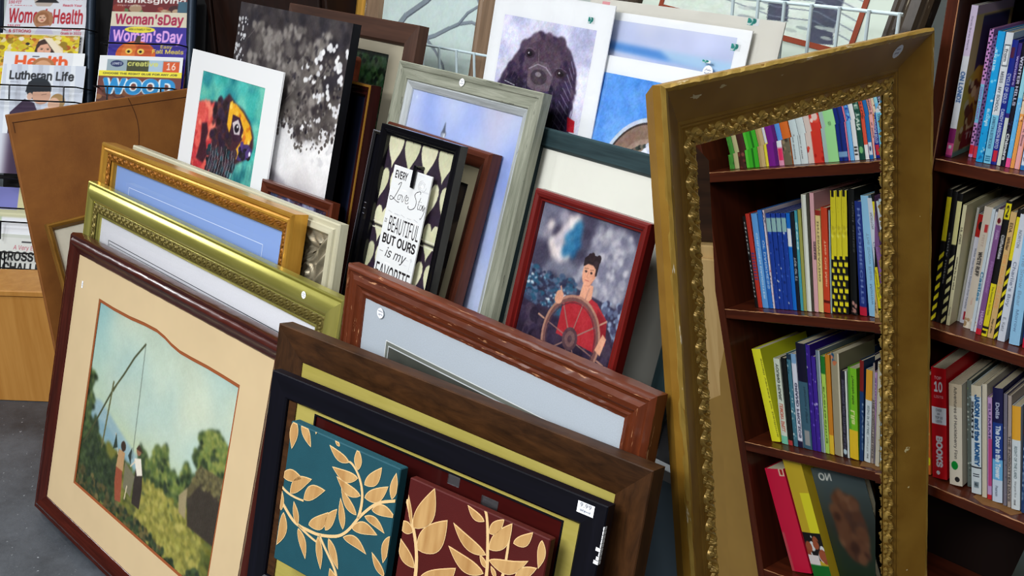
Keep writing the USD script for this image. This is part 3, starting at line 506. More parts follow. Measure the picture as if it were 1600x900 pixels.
sticker(t, *at(0.995, 0.022), 0.0102, 0.0075, 2)
plate(t, 'backing', 0.006, w - 0.006, 0.006, h - 0.006, -0.0215, -0.0105, M_DARKBACK)

# ---- orange-gold frame with the blue mat
M_OGOLD = wood('orange_gold_leaf', S(186, 128, 40), S(226, 174, 78), 0.28, stretch=(4, 30, 30), metal=0.6, bump=0.15, worn=S(92, 48, 16), wornamt=0.68)
M_OCARVE = plain('orange_gold_carving', S(150, 96, 34), 0.4, metal=0.5, noise=0.55, nscale=90)
t, w, h, at = leaning('framed_picture', 'ornate orange-gold frame with a plain blue mat', 'picture', 'F3', 0.03, 0.897, 0.0, back=0.022)
rails(t, w, h, [(0, -0.022), (0, 0.012), (0.003, 0.017), (0.008, 0.018), (0.012, 0.014), (0.016, 0.016), (0.021, 0.014), (0.024, 0.009), (0.04, 0.004), (0.044, 0.005), (0.048, 0.002), (0.05, -0.004), (0.05, -0.01), (0.03, -0.022)], M_OGOLD,
      bands=[('carved_band', M_OCARVE, 0.023, 0.042, scroll(0.03, 0.004), 0.0018, 10, 0.0075)])
M_BLUEMAT = plain('blue_mat', S(140, 166, 214), 0.65)
plate(t, 'mat_board', 0.044, w - 0.044, 0.044, h - 0.044, -0.009, -0.007, M_BLUEMAT)
x0, y1 = at(0.155, 0.094); M_PALELINE = plain('pale_bevel_line', S(214, 224, 240), 0.6); line_frame(t, x0, 0.12, w - x0, y1, -0.0068, 0.0016, M_PALELINE)
plate(t, 'glass', 0.044, w - 0.044, 0.044, h - 0.044, -0.0055, -0.004, M_GLASS)
plate(t, 'backing', 0.006, w - 0.006, 0.006, h - 0.006, -0.0215, -0.0105, M_DARKBACK)

# ---- cream frame with carved silver scrolls
M_CREAM = wood('cream_lacquer', S(176, 170, 142), S(204, 200, 176), 0.35, stretch=(3, 40, 40), bump=0.05)
M_SILVER = plain('carved_silver', S(150, 142, 122), 0.4, metal=0.45, noise=0.3, nscale=70)
t, w, h, at = leaning('framed_picture', 'cream edged frame with carved silver scrolls behind the orange-gold one', 'picture', 'F4', 0.015, 0.939, 0.0, back=0.018)
rails(t, w, h, [(0, -0.018), (0, 0.002), (0.003, 0.005), (0.012, 0.005), (0.014, 0.01), (0.026, 0.011), (0.03, 0.006), (0.034, -0.002), (0.12, -0.004), (0.125, -0.01), (0.11, -0.018)], M_CREAM,
      bands=[('rope_carving', M_SILVER, 0.032, 0.066, rope(0.035, 0.011), 0.002, 12, -0.001), ('scroll_carving', M_SILVER, 0.066, 0.118, scroll(0.06, 0.009), 0.0025, 16, -0.002)])
plate(t, 'mat_board', 0.115, w - 0.115, 0.115, h - 0.115, -0.0115, -0.0095, plain('grey_mat', S(176, 176, 172), 0.7))
plate(t, 'backing', 0.006, w - 0.006, 0.006, h - 0.006, -0.0175, -0.0125, M_DARKBACK)

# ---- small mahogany frame behind the cream one
M_MAHOG = wood('mahogany', S(66, 26, 16), S(104, 48, 28), 0.3, stretch=(4, 60, 60), coat=0.3)
t, w, h, at = leaning('framed_picture', 'small mahogany frame with a dark purple print, top just showing', 'picture', 'F7', 0.0, 0.29, 0.0, stand=TABLE, back=0.02)
rails(t, w, h, [(0, -0.02), (0, 0.0), (0.004, 0.003), (0.012, 0.0), (0.02, -0.004), (0.025, -0.003), (0.026, -0.009), (0.026, -0.014), (0.015, -0.02)], M_MAHOG)
p = Pic(110, 150, (74, 74, 108)); p.blobs(500, 0, 0, 1, 1, 0.01, 0.05, [(110, 110, 150), (50, 40, 60), (90, 60, 70), (140, 140, 170), (30, 28, 40)], 31); p.grain(25, 2, 4)
picture(t, 'picture', p.arr(), 0.024, 0.024, w - 0.048, h - 0.048, -0.011)
plate(t, 'backing', 0.004, w - 0.004, 0.004, h - 0.004, -0.0195, -0.013, M_DARKBACK)

# ---- bison watercolour in a white card mat
t, w, h, at = leaning('matted_print', 'bright watercolour bison print in a white card mat', 'print', 'F5', 0.0, 0.467, 0.0, stand=TABLE, back=0.004)
ox0, oy1 = at(0.073, 0.0492); ox1, oy0 = at(0.395, 0.345)
part(t, 'backing', box(0, w, 0, h, -0.004, -0.0016), M_WHITE)
mat_board(t, (0, 0, w, h), (ox0, oy0, ox1, oy1), -0.0008, M_WHITE, 0.0016)
def paint_bison():
    from shapely import Point
    p = Pic(170, 156); p.grad([(0, (70, 172, 168)), (0.5, (36, 144, 146)), (1, (18, 96, 108))])
    p.blobs(120, 0, 0, 1, 1, 0.03, 0.1, [(60, 180, 172), (96, 192, 176), (36, 140, 150), (110, 200, 180)], 41); p.blur(3)
    for k in range(14): p.line([(0.55 + 0.04 * k, 0), (0.42 + 0.05 * k, 0.24)], (124, 200, 184), 0.6)
    for k in range(24): p.line([(0.66 + 0.015 * k, 0.62 + 0.03 * (k % 5)), (0.64 + 0.015 * k, 0.8 + 0.03 * (k % 7))], [(20, 90, 104), (60, 160, 150), (14, 70, 90)][k % 3], 1.0)
    head = [(0.0, 0.28), (0.16, 0.25), (0.3, 0.24), (0.4, 0.2), (0.47, 0.14), (0.58, 0.2), (0.72, 0.24), (0.84, 0.32), (0.92, 0.42), (0.94, 0.52), (0.9, 0.6), (0.8, 0.66), (0.72, 0.7), (0.64, 0.8), (0.56, 0.9), (0.4, 0.96), (0.3, 1), (0, 1)]
    B = Polygon(head); inb = lambda x, y: B.contains(Point(x, y))
    p.poly(head, (66, 34, 46)); p.poly([(0, 0.28), (0.15, 0.26), (0.24, 0.33), (0.3, 0.5), (0.28, 0.7), (0.32, 0.95), (0, 1)], (206, 66, 62))
    p.blobs(120, 0, 0.28, 0.3, 1, 0.02, 0.06, [(226, 92, 84), (190, 46, 56), (214, 70, 66), (236, 124, 104)], 42, inb); p.blur(1.1)
    for q in ([(0.1, 0.46), (0.18, 0.44), (0.22, 0.52), (0.2, 0.6), (0.26, 0.72), (0.2, 0.8), (0.08, 0.78), (0.12, 0.62)], [(0.0, 0.84), (0.06, 0.88), (0.07, 1), (0, 1)], [(0.3, 0.3), (0.36, 0.26), (0.38, 0.4), (0.33, 0.46)]): p.poly(q, (62, 24, 40))
    p.blobs(90, 0.28, 0.22, 0.58, 0.8, 0.02, 0.05, [(56, 34, 48), (80, 42, 44), (46, 30, 54), (40, 24, 32)], 44, inb); p.blur(1.0)
    p.poly([(0.5, 0.2), (0.6, 0.21), (0.72, 0.26), (0.84, 0.34), (0.9, 0.44), (0.86, 0.52), (0.8, 0.6), (0.72, 0.66), (0.66, 0.62), (0.72, 0.54), (0.78, 0.46), (0.74, 0.38), (0.64, 0.32), (0.58, 0.36), (0.55, 0.46), (0.5, 0.4)], (236, 176, 40)); p.blobs(40, 0.5, 0.2, 0.92, 0.64, 0.008, 0.024, [(244, 196, 66), (226, 140, 36), (250, 214, 96), (210, 110, 34)], 45, lambda x, y: inb(x, y) and 0.3 < y + 0.5 * (1 - x) < 0.62); p.blur(0.7)
    p.poly([(0.57, 0.3), (0.68, 0.31), (0.76, 0.4), (0.73, 0.5), (0.64, 0.52), (0.57, 0.46)], (54, 26, 48)); p.poly([(0.58, 0.37), (0.66, 0.33), (0.71, 0.38), (0.71, 0.45), (0.63, 0.46)], (206, 196, 200)); p.ell(0.655, 0.405, 0.034, 0.036, (24, 18, 32)); p.ell(0.665, 0.39, 0.01, 0.01, (240, 240, 240))
    p.poly([(0.76, 0.52), (0.86, 0.5), (0.93, 0.54), (0.9, 0.62), (0.78, 0.66), (0.72, 0.66)], (66, 48, 104)); p.blobs(20, 0.74, 0.52, 0.92, 0.66, 0.01, 0.03, [(88, 66, 130), (36, 30, 60), (24, 20, 30)], 46, inb); p.ell(0.9, 0.575, 0.014, 0.018, (236, 236, 246))
    p.blobs(110, 0.26, 0.62, 0.7, 1, 0.012, 0.04, [(40, 46, 58), (24, 28, 38), (28, 66, 78), (58, 40, 52)], 47, inb); p.blur(0.5)
    for k in range(30): x = 0.3 + 0.014 * k; p.line([(x, 0.6 + 0.02 * (k % 6)), (x + 0.012, 0.7 + 0.02 * (k % 4)), (x - 0.015, 0.84)], [(220, 220, 226), (24, 24, 30), (120, 130, 150)][k % 3], 0.7)
    p.grain(12, 5, 4, 0.15); return p.arr()
picture(t, 'picture', paint_bison(), ox0 - 0.002, oy0 - 0.002, ox1 - ox0 + 0.004, oy1 - oy0 + 0.004, -0.0012)

# ---- misty tree canvas
t, w, h, at = leaning('canvas', 'tall grey photo canvas of a leafy tree in mist, black edges', 'canvas', 'F6', 0.0, 0.526, 0.0, stand=TABLE, back=0.022)
part(t, 'stretcher_frame', box(0, w, 0, h, -0.022, -0.0005), M_BLACK)
def paint_tree():
    p = Pic(270, 236); p.grad([(0, (70, 64, 66)), (0.3, (106, 100, 98)), (0.5, (160, 156, 156)), (0.66, (220, 220, 222)), (0.84, (196, 192, 194)), (1, (158, 152, 158))])
    p.blobs(80, 0.3, 0.4, 1, 0.8, 0.06, 0.15, [(234, 234, 236), (240, 240, 242), (226, 224, 226)], 51, lambda x, y: x > 0.25 + 0.3 * abs(y - 0.6)); p.blur(12)
    dk, md = [(50, 44, 48), (62, 56, 58), (40, 36, 44)], [(92, 86, 84), (110, 104, 100), (82, 76, 74)]
    edge = lambda x: 0.60 + 0.05 * math.sin(x * 9 + 0.5) + 0.03 * math.sin(x * 29) - 0.24 * max(0, 0.2 - x) / 0.2 - 0.1 * max(0, x - 0.8) / 0.2
    p.blobs(1700, 0, 0, 1, 0.66, 0.014, 0.04, md + dk[:2], 52, lambda x, y: y < edge(x) - 0.02); p.blur(2.6)
    p.blobs(900, 0, 0, 1, 0.4, 0.012, 0.04, dk, 53, lambda x, y: y < 0.2 + 0.12 * math.sin(x * 7 + 2) + 0.05 * math.sin(x * 23)); p.blur(2.0)
    p.blobs(700, 0.15, 0.08, 0.85, 0.58, 0.006, 0.02, [(132, 126, 122), (142, 136, 132), (112, 106, 102), (96, 90, 88)], 54, lambda x, y: y < edge(x) and math.sin(x * 19 + 4) * math.sin(y * 23) > -0.2); p.blur(1.4)
    rt = lambda x, y: x > 0.74 + 0.1 * math.sin(y * 17) - 0.2 * (y - 0.3) and 0.12 < y < 0.74
    p.blobs(420, 0.55, 0.1, 1, 0.76, 0.006, 0.016, [(236, 236, 238), (226, 226, 230), (214, 214, 218)], 55, lambda x, y: rt(x, y) and math.sin(x * 37 + 9 * y) * math.sin(y * 43 - 5 * x) > 0.05); p.blobs(700, 0.5, 0.2, 1, 0.7, 0.004, 0.010, dk + md, 56, lambda x, y: y < 0.66 - 0.2 * max(0, x - 0.8) and math.sin(x * 33 + 1) * math.sin(y * 29 + 1) < -0.15); p.blur(0.5)
    p.blobs(90, 0, 0.08, 0.1, 0.5, 0.003, 0.010, [(206, 206, 210), (186, 186, 190), (60, 56, 60)], 57); p.blobs(260, 0.1, 0.5, 0.95, 0.7, 0.003, 0.009, md, 58, lambda x, y: y < edge(x) + 0.06)
    for k in range(12): x = 0.12 + 0.06 * k; y = 0.1 + 0.07 * (k * 7 % 5); p.line([(x, y + 0.09), (x + 0.05, y + 0.04), (x + 0.08, y - 0.01)], (138, 132, 128), 0.7)
    for x, wd in ((0.12, 5), (0.26, 3), (0.34, 2)): p.line([(x, 0.5), (x + 0.005, 0.8)], (166, 162, 162), wd)
    q = Pic(270, 236); q.im = p.im.copy(); q.d = ImageDraw.Draw(q.im)
    for k in range(5): q.poly([(0, 0.7 + 0.07 * k), (0.55, 0.86 + 0.08 * k), (1, 1.02 + 0.09 * k), (1, 1.06 + 0.09 * k), (0.5, 0.9 + 0.08 * k), (0, 0.73 + 0.07 * k)], (146, 140, 148))
    q.blur(3.2); b = np.asarray(q.im, float); a = np.asarray(p.im, float); yy = np.linspace(0, 1, a.shape[0])[:, None, None]; m = np.clip((yy - 0.7) / 0.1, 0, 1)
    p.im = Image.fromarray((a * (1 - m) + b * m).astype(np.uint8)); p.d = ImageDraw.Draw(p.im); p.grain(9, 6, 5, 0.08); return p.arr()
picture(t, 'picture', paint_tree(), 0.0, h - 0.452, w, 0.452, 0.0, M_GLOSSY)
p = Pic(40, 30); p.grad([(0, (158, 152, 158)), (1, (120, 116, 120))]); picture(t, 'picture', p.arr(), 0.0, 0.0, w, h - 0.452, 0.0, M_GLOSSY, label='lower part of the misty path picture')

# ---- navy and mahogany frame with a gold edge
M_GOLDLINE = plain('gold_line', S(206, 150, 64), 0.3, metal=0.6)
M_DKMAHOG = wood('dark_mahogany', S(34, 12, 12), S(60, 22, 18), 0.25, stretch=(4, 60, 60), coat=0.4)
t, w, h, at = leaning('framed_picture', 'dark mahogany frame with a gold edge line and navy mat, beside the tree canvas', 'picture', 'F9', -0.08, 0.25, 0.0, stand=TABLE, back=0.012)
rails(t, w, h, [(0, -0.012), (0, 0.014), (0.002, 0.018), (0.012, 0.0165), (0.018, 0.01), (0.024, 0.012), (0.03, 0.006), (0.032, 0.0), (0.032, -0.006), (0.02, -0.012)], M_DKMAHOG)
for i, (side, L, M) in enumerate(rail_places(w, h)): part(t, 'gold_edge', rail_mesh(L, [(0.0005, 0.0175), (0.0005, 0.0195), (0.006, 0.0195), (0.006, 0.0165)]), M_GOLDLINE, M=M, label='thin gold edge line')
plate(t, 'mat_board', 0.03, w - 0.03, 0.03, h - 0.03, -0.003, -0.001, plain('navy_mat', S(62, 70, 104), 0.4))
M_PINKWOOD = plain('rosy_fillet', S(150, 108, 112), 0.4)
for q, (side, L, M) in enumerate(rail_places(w - 0.15, h - 0.12)):
    M2 = Gf.Matrix4d(M); M2.SetTranslateOnly(M.ExtractTranslation() + Gf.Vec3d(0.06, 0.05, 0)); part(t, 'fillet', rail_mesh(L, [(0, -0.0008), (0, 0.002), (0.007, 0.002), (0.007, -0.0008)]), M_PINKWOOD, M=M2)
p = Pic(60, 160, (72, 54, 78)); p.blobs(120, 0, 0, 1, 1, 0.03, 0.15, [(80, 60, 90), (58, 44, 62), (94, 70, 86)], 61); p.blur(2)
picture(t, 'picture', p.arr(), 0.067, 0.057, w - 0.164, h - 0.134, -0.0004)
plate(t, 'glass', 0.031, w - 0.031, 0.031, h - 0.031, 0.0035, 0.0045, M_GLASS)
plate(t, 'backing', 0.004, w - 0.004, 0.004, h - 0.004, -0.0115, -0.004, M_DARKBACK)

# ---- plaque with a rounded corner, and the big brown frame behind
M_DKBROWN = wood('brown_flat_moulding', S(60, 40, 32), S(86, 58, 46), 0.45, stretch=(3, 50, 50), bump=0.15)
t, w, h, at = leaning('framed_picture', 'wide flat brown frame with cream mat and dark green picture, at the top', 'picture', 'F8', 0.0, 0.563, 0.0, stand=TABLE, back=0.012)
rails(t, w, h, [(0, -0.012), (0, 0.016), (0.003, 0.0195), (0.046, 0.016), (0.052, 0.011), (0.054, 0.007), (0.054, -0.004), (0.03, -0.012)], M_DKBROWN)
ox1, oy1 = at(0.452, 0.0795)
mat_board(t, (0.05, 0.05, w - 0.05, h - 0.05), (w - ox1, 0.2, ox1, oy1), 0.004, plain('beige_mat', S(178, 170, 148), 0.7, noise=0.05, nscale=8), 0.002)
p = Pic(110, 170, (40, 62, 40)); p.grad([(0, (96, 124, 100)), (0.08, (56, 84, 52)), (0.5, (34, 54, 34)), (1, (14, 22, 16))]); p.blobs(700, 0, 0, 1, 0.7, 0.008, 0.03, [(56, 92, 56), (30, 52, 34), (76, 108, 70), (20, 36, 26)], 71); p.rect(0, 0, 1, 0.02, (20, 30, 24)); p.rect(0.975, 0, 1, 1, (18, 24, 20)); p.grain(22, 7, 4)
picture(t, 'picture', p.arr(), w - ox1 - 0.002, 0.198, 2 * ox1 - w + 0.004, oy1 - 0.196, 0.0028)
plate(t, 'backing', 0.004, w - 0.004, 0.004, h - 0.004, -0.0115, 0.002, M_DARKBACK)
t, w, h, at = leaning('wooden_plaque', 'small reddish-brown wooden plaque with a rounded corner, between frames', 'plaque', 'F8', 0.24, 0.378, 0.0985, v1=0.9, z=0.045)
g = sbox(0.012, 0.012, w - 0.012, h - 0.012).buffer(0.012, quad_segs=6); g = trimesh.creation.extrude_polygon(g, 0.016, engine='earcut'); g.apply_translation([0, 0, -0.016])
part(t, 'board', g, M_MAHOG); g = sbox(0.02, 0.02, w - 0.02, h - 0.02); g = trimesh.creation.extrude_polygon(g, 0.001, engine='earcut'); part(t, 'face_panel', g, M_DKMAHOG)

# ---- barnwood frame with the sky photograph
M_BARN = wood('grey_barnwood', S(112, 116, 100), S(160, 162, 146), 0.6, stretch=(9, 130, 130), bump=0.5, worn=S(78, 78, 70), wornamt=0.64)
M_BARNIN = wood('pale_barnwood', S(150, 156, 156), S(196, 202, 206), 0.6, stretch=(9, 130, 130), bump=0.4, worn=S(108, 112, 116), wornamt=0.64)
t, w, h, at = leaning('framed_picture', 'grey-green barnwood frame with a hazy blue sky picture', 'picture', 'F10', 0.008, 0.483, 0.0, stand=TABLE, back=0.016)
rails(t, w, h, [(0, -0.016), (0, 0.006), (0.002, 0.008), (0.012, 0.006), (0.014, 0.004), (0.035, 0.0055), (0.038, 0.001), (0.038, -0.004), (0.02, -0.016)], M_BARN)
for i, (side, L, M) in enumerate(rail_places(w - 0.074, h - 0.074)):
    M2 = Gf.Matrix4d(M); M2.SetTranslateOnly(M.ExtractTranslation() + Gf.Vec3d(0.037, 0.037, 0)); part(t, 'inner_rail', rail_mesh(L, [(0, -0.01), (0, 0.002), (0.003, 0.0035), (0.016, -0.003), (0.018, -0.006), (0.018, -0.01)]), M_BARNIN, M=M2, label='paler inner rail')
for i, (side, L, M) in enumerate(rail_places(w - 0.072, h - 0.072)):
    M2 = Gf.Matrix4d(M); M2.SetTranslateOnly(M.ExtractTranslation() + Gf.Vec3d(0.036, 0.036, 0)); part(t, 'black_fillet', rail_mesh(L, [(0, 0.0006), (0, 0.0022), (0.0022, 0.0022), (0.0022, 0.0006)]), M_BLACK, M=M2)
p = Pic(170, 250); p.grad([(0, (112, 140, 208)), (0.12, (140, 164, 222)), (0.3, (178, 194, 226)), (0.7, (196, 208, 230)), (1, (150, 170, 190))], horiz=0.3)
p.blobs(40, 0, 0, 1, 0.5, 0.1, 0.25, [(150, 170, 224), (190, 200, 228), (206, 206, 226)], 81); p.blur(10); p.ell(0.37, 0.122, 0.022, 0.012, (120, 124, 140)); p.poly([(0.355, 0.12), (0.37, 0.085), (0.385, 0.12)], (90, 96, 110)); p.rect(0.358, 0.12, 0.384, 0.15, (170, 176, 190)); p.rect(0.375, 0.12, 0.384, 0.15, (236, 240, 246)); p.rect(0.348, 0.145, 0.39, 0.152, (200, 206, 216)); p.ell(0.06, 0.03, 0.006, 0.004, (210, 220, 240)); p.blur(0.4); p.grain(5, 8, 6)
picture(t, 'picture', p.arr(), 0.05, 0.05, w - 0.1, h - 0.1, -0.007, M_GLOSSY)
plate(t, 'glass', 0.05, w - 0.05, 0.05, h - 0.05, -0.0052, -0.0042, M_GLASS)
sticker(t, *at(0.236, 0.0165), 0.0068, 0.0085, 4)
plate(t, 'backing', 0.004, w - 0.004, 0.004, h - 0.004, -0.0155, -0.0105, M_DARKBACK)

# ---- brown frame with a cream mat behind the black one
M_REDBROWN = wood('red_brown_moulding', S(70, 32, 22), S(106, 54, 36), 0.35, stretch=(4, 60, 60), coat=0.15)
t, w, h, at = leaning('framed_picture', 'red-brown frame with cream mat standing just behind the hearts frame', 'picture', 'F12', -0.1075, 0.247, 0.0, stand=TABLE, back=0.01)
rails(t, w, h, [(0, -0.01), (0, 0.016), (0.004, 0.0215), (0.014, 0.021), (0.022, 0.014), (0.032, 0.0115), (0.036, 0.009), (0.038, 0.004), (0.038, -0.004), (0.02, -0.01)], M_REDBROWN)
mat_board(t, (0.034, 0.034, w - 0.034, h - 0.034), (0.062, 0.07, w - 0.062, h - 0.075), 0.002, plain('parchment_mat', S(196, 186, 152), 0.7, noise=0.06, nscale=10), 0.002)
p = Pic(70, 120, (40, 34, 34)); p.blobs(80, 0, 0, 1, 1, 0.03, 0.1, [(60, 50, 44), (30, 26, 30), (80, 66, 56)], 91); picture(t, 'picture', p.arr(), 0.06, 0.068, w - 0.12, h - 0.141, 0.0008)
plate(t, 'backing', 0.004, w - 0.004, 0.004, h - 0.004, -0.0095, 0.0, M_DARKBACK)

# ---- black frame with the hearts print and the hanging love-story sign
M_BLKFRAME = wood('black_moulding', S(4, 4, 8), S(11, 11, 18), 0.25, stretch=(3, 60, 60), bump=0.06, coat=0.4)
t, w, h, at = leaning('framed_picture', 'black frame with cream hearts on dark purple behind a hanging sign', 'picture', 'F11', 0.0, 0.2578, 0.0, stand=TABLE, back=0.02)
rails(t, w, h, [(0, -0.02), (0, -0.001), (0.002, 0.001), (0.009, 0.0005), (0.0105, -0.002), (0.012, -0.0005), (0.0135, -0.003), (0.015, -0.0015), (0.018, -0.006), (0.02, -0.0045), (0.021, -0.012), (0.018, -0.02)], M_BLKFRAME, smooth=False)
def heart(cx, cy, s, sy=1.25):
    return [(cx + s * 0.0625 * 16 * math.sin(a) ** 3, cy - s * sy * 0.0625 * (13 * math.cos(a) - 5 * math.cos(2 * a) - 2 * math.cos(3 * a) - math.cos(4 * a))) for a in np.linspace(0, 2 * math.pi, 26)]
p = Pic(130, 300, (42, 30, 46)); ar = 130 / 300
for r in range(9):
    for c in range(-1, 6):
        p.poly(heart(0.12 + 0.25 * c - (r % 2) * 0.12, 0.035 + 0.125 * r, 0.112, 0.6), [(214, 212, 180), (200, 200, 166)][(r + c) % 2])
p.line([(0, 0.29), (1, 0.29)], (216, 214, 200), 1.2); p.line([(0, 0.3), (1, 0.3)], (20, 16, 22), 2.2); p.line([(0, 0.31), (1, 0.31)], (216, 214, 200), 0.8); p.grain(8, 9, 4)
picture(t, 'picture', p.arr(), 0.019, 0.019, w - 0.038, h - 0.038, -0.013)
part(t, 'hanging_knob', cat_([tube((*at(0.148, 0.066), -0.012), (*at(0.148, 0.066), 0.006), 0.004, 14), bbox(at(0.143, 0)[0], at(0.153, 0)[0], at(0, 0.108)[1], at(0, 0.062)[1], 0.0065, 0.01, 0.001)]), M_BLKFRAME, smooth=30, label='black ribbon clip holding the sign')
plate(t, 'backing', 0.004, w - 0.004, 0.004, h - 0.004, -0.0195, -0.014, M_DARKBACK)
t, w, h, at = leaning('hanging_sign', 'white EVERY Love Story sign hanging in front of the cream hearts', 'sign', 'F11', 0.0752, 0.2005, 0.074, v1=0.324, z=0.004)
part(t, 'board', box(0, w, 0, h, -0.003, -0.0004), M_WHITE)
p = Pic(170, 366, (226, 228, 230)); p.blobs(60, 0, 0, 1, 1, 0.04, 0.1, [(216, 218, 222), (232, 232, 232), (236, 236, 236)], 95, flat=0.15)
K = (26, 22, 26)
p.text('EVERY', 0.06, 0.035, 0.4, 0.105, K, 3)
p.rect(0.49, 0.0, 0.57, 0.115, (52, 44, 52))
for a, rr in ((0, 0.1), (1, 0.075), (2, 0.05)): p.line([(0.8 + rr * math.cos(q / 3.0 + a), 0.1 + rr * 0.46 * math.sin(q / 3.0 + a)) for q in range(15)], (150, 150, 156), 0.9)
# the script lettering, drawn stroke by stroke
def stroke(pts, wd=1.5):
    q = np.array(pts, float); tt = np.linspace(0, len(q) - 1, len(q) * 8)
    from scipy.interpolate import CubicSpline
    cs = CubicSpline(np.arange(len(q)), q); p.line([tuple(v) for v in cs(tt)], K, wd)
stroke([(0.2, 0.15), (0.27, 0.13), (0.22, 0.2), (0.13, 0.275), (0.05, 0.28), (0.06, 0.255), (0.16, 0.27), (0.3, 0.285)], 1.8)        # L
stroke([(0.31, 0.225), (0.25, 0.24), (0.26, 0.265), (0.31, 0.255), (0.32, 0.225), (0.37, 0.235)], 1.5)                                  # o
stroke([(0.36, 0.225), (0.39, 0.27), (0.44, 0.22), (0.47, 0.23)], 1.5)                                                                 # v
stroke([(0.45, 0.255), (0.52, 0.235), (0.49, 0.22), (0.45, 0.25), (0.48, 0.275), (0.54, 0.26)], 1.5)                                     # e
stroke([(0.79, 0.165), (0.74, 0.15), (0.66, 0.185), (0.72, 0.225), (0.71, 0.285), (0.6, 0.31), (0.56, 0.285)], 1.8)                      # S
stroke([(0.82, 0.19), (0.79, 0.26), (0.8, 0.285), (0.83, 0.28)], 1.5); p.line([(0.77, 0.225), (0.86, 0.22)], K, 1.2)                      # t
stroke([(0.87, 0.245), (0.84, 0.265), (0.86, 0.285), (0.89, 0.27), (0.88, 0.245)], 1.4)                                                 # o
stroke([(0.9, 0.245), (0.905, 0.285), (0.91, 0.255), (0.935, 0.245)], 1.4)                                                              # r
stroke([(0.94, 0.25), (0.94, 0.28), (0.97, 0.25), (0.96, 0.3), (0.92, 0.35), (0.9, 0.345)], 1.4)                                         # y
for k in range(5): p.line([(0.08 + 0.17 * k, 0.375 + 0.008 * (k % 2)), (0.18 + 0.17 * k, 0.385)], (180, 180, 186), 2.0)
p.text('IS', 0.03, 0.445, 0.1, 0.48, K, 1); p.text('BEAUTIFUL', 0.14, 0.405, 0.97, 0.545, K, 0); p.text('BUT OURS', 0.05, 0.56, 0.96, 0.65, K, 4)
p.line([(0.06, 0.715), (0.15, 0.715)], K, 1.2); p.text('is my', 0.18, 0.665, 0.8, 0.775, K, 0, shear=0.28); p.poly([(0.86, 0.69), (0.9, 0.68), (0.93, 0.7), (0.9, 0.715)], (206, 208, 212)); p.line([(0.89, 0.71), (0.88, 0.79)], (190, 190, 196), 1); p.text('FAVORITE', 0.03, 0.81, 0.97, 0.96, K, 1)
picture(t, 'face', p.arr(), 0, 0, w, h, 0.0)
# a thin black frame mostly hidden to its left
t, w, h, at = leaning('framed_picture', 'thin black frame with a dark glossy panel, half hidden left of the hearts frame', 'picture', 'F11', -0.072, 0.03, 0.021, stand=TABLE, back=0.01, z=-0.036)
rails(t, w, h, [(0, -0.01), (0, 0.0), (0.003, 0.001), (0.008, -0.002), (0.008, -0.01)], M_BLKFRAME)
plate(t, 'panel', 0.006, w - 0.006, 0.006, h - 0.006, -0.0085, -0.005, plain('dark_glossy_panel', S(12, 12, 18), 0.15))
line_frame(t, 0.0005, 0.001, w - 0.0005, h - 0.0005, 0.0006, 0.0008, plain('grey_edge', S(120, 120, 130), 0.4), name='edge_line')
for k in range(3): part(t, 'dash_mark', box(0.012, 0.024, h - 0.16 - 0.012 * k, h - 0.1585 - 0.012 * k, -0.005, -0.0046), LK + 'grey_edge')

# ---- dark green frame with a blank cream mat
M_SPRUCE = wood('dark_spruce_paint', S(28, 44, 48), S(48, 68, 72), 0.45, stretch=(6, 90, 90), bump=0.2)
t, w, h, at = leaning('framed_picture', 'dark spruce-green frame with a blank cream mat behind the sailor picture', 'picture', 'F15', -0.02, 0.47, 0.0, stand=TABLE, back=0.014)
rails(t, w, h, [(0, -0.014), (0, 0.004), (0.003, 0.006), (0.034, 0.005), (0.038, 0.001), (0.04, -0.003), (0.04, -0.008), (0.02, -0.014)], M_SPRUCE)
mat_board(t, (0.036, 0.036, w - 0.036, h - 0.036), (0.14, 0.2, w - 0.14, h - 0.36), -0.0058, plain('cream_white_mat', S(222, 222, 214), 0.7, noise=0.03, nscale=6), 0.0016)
picture(t, 'picture', Pic(12, 12, (120, 124, 110)).arr(), 0.138, 0.198, w - 0.276, h - 0.556, -0.0064)
plate(t, 'glass', 0.036, w - 0.036, 0.036, h - 0.036, -0.0036, -0.0028, M_GLASS)
plate(t, 'backing', 0.004, w - 0.004, 0.004, h - 0.004, -0.0135, -0.0072, M_DARKBACK)

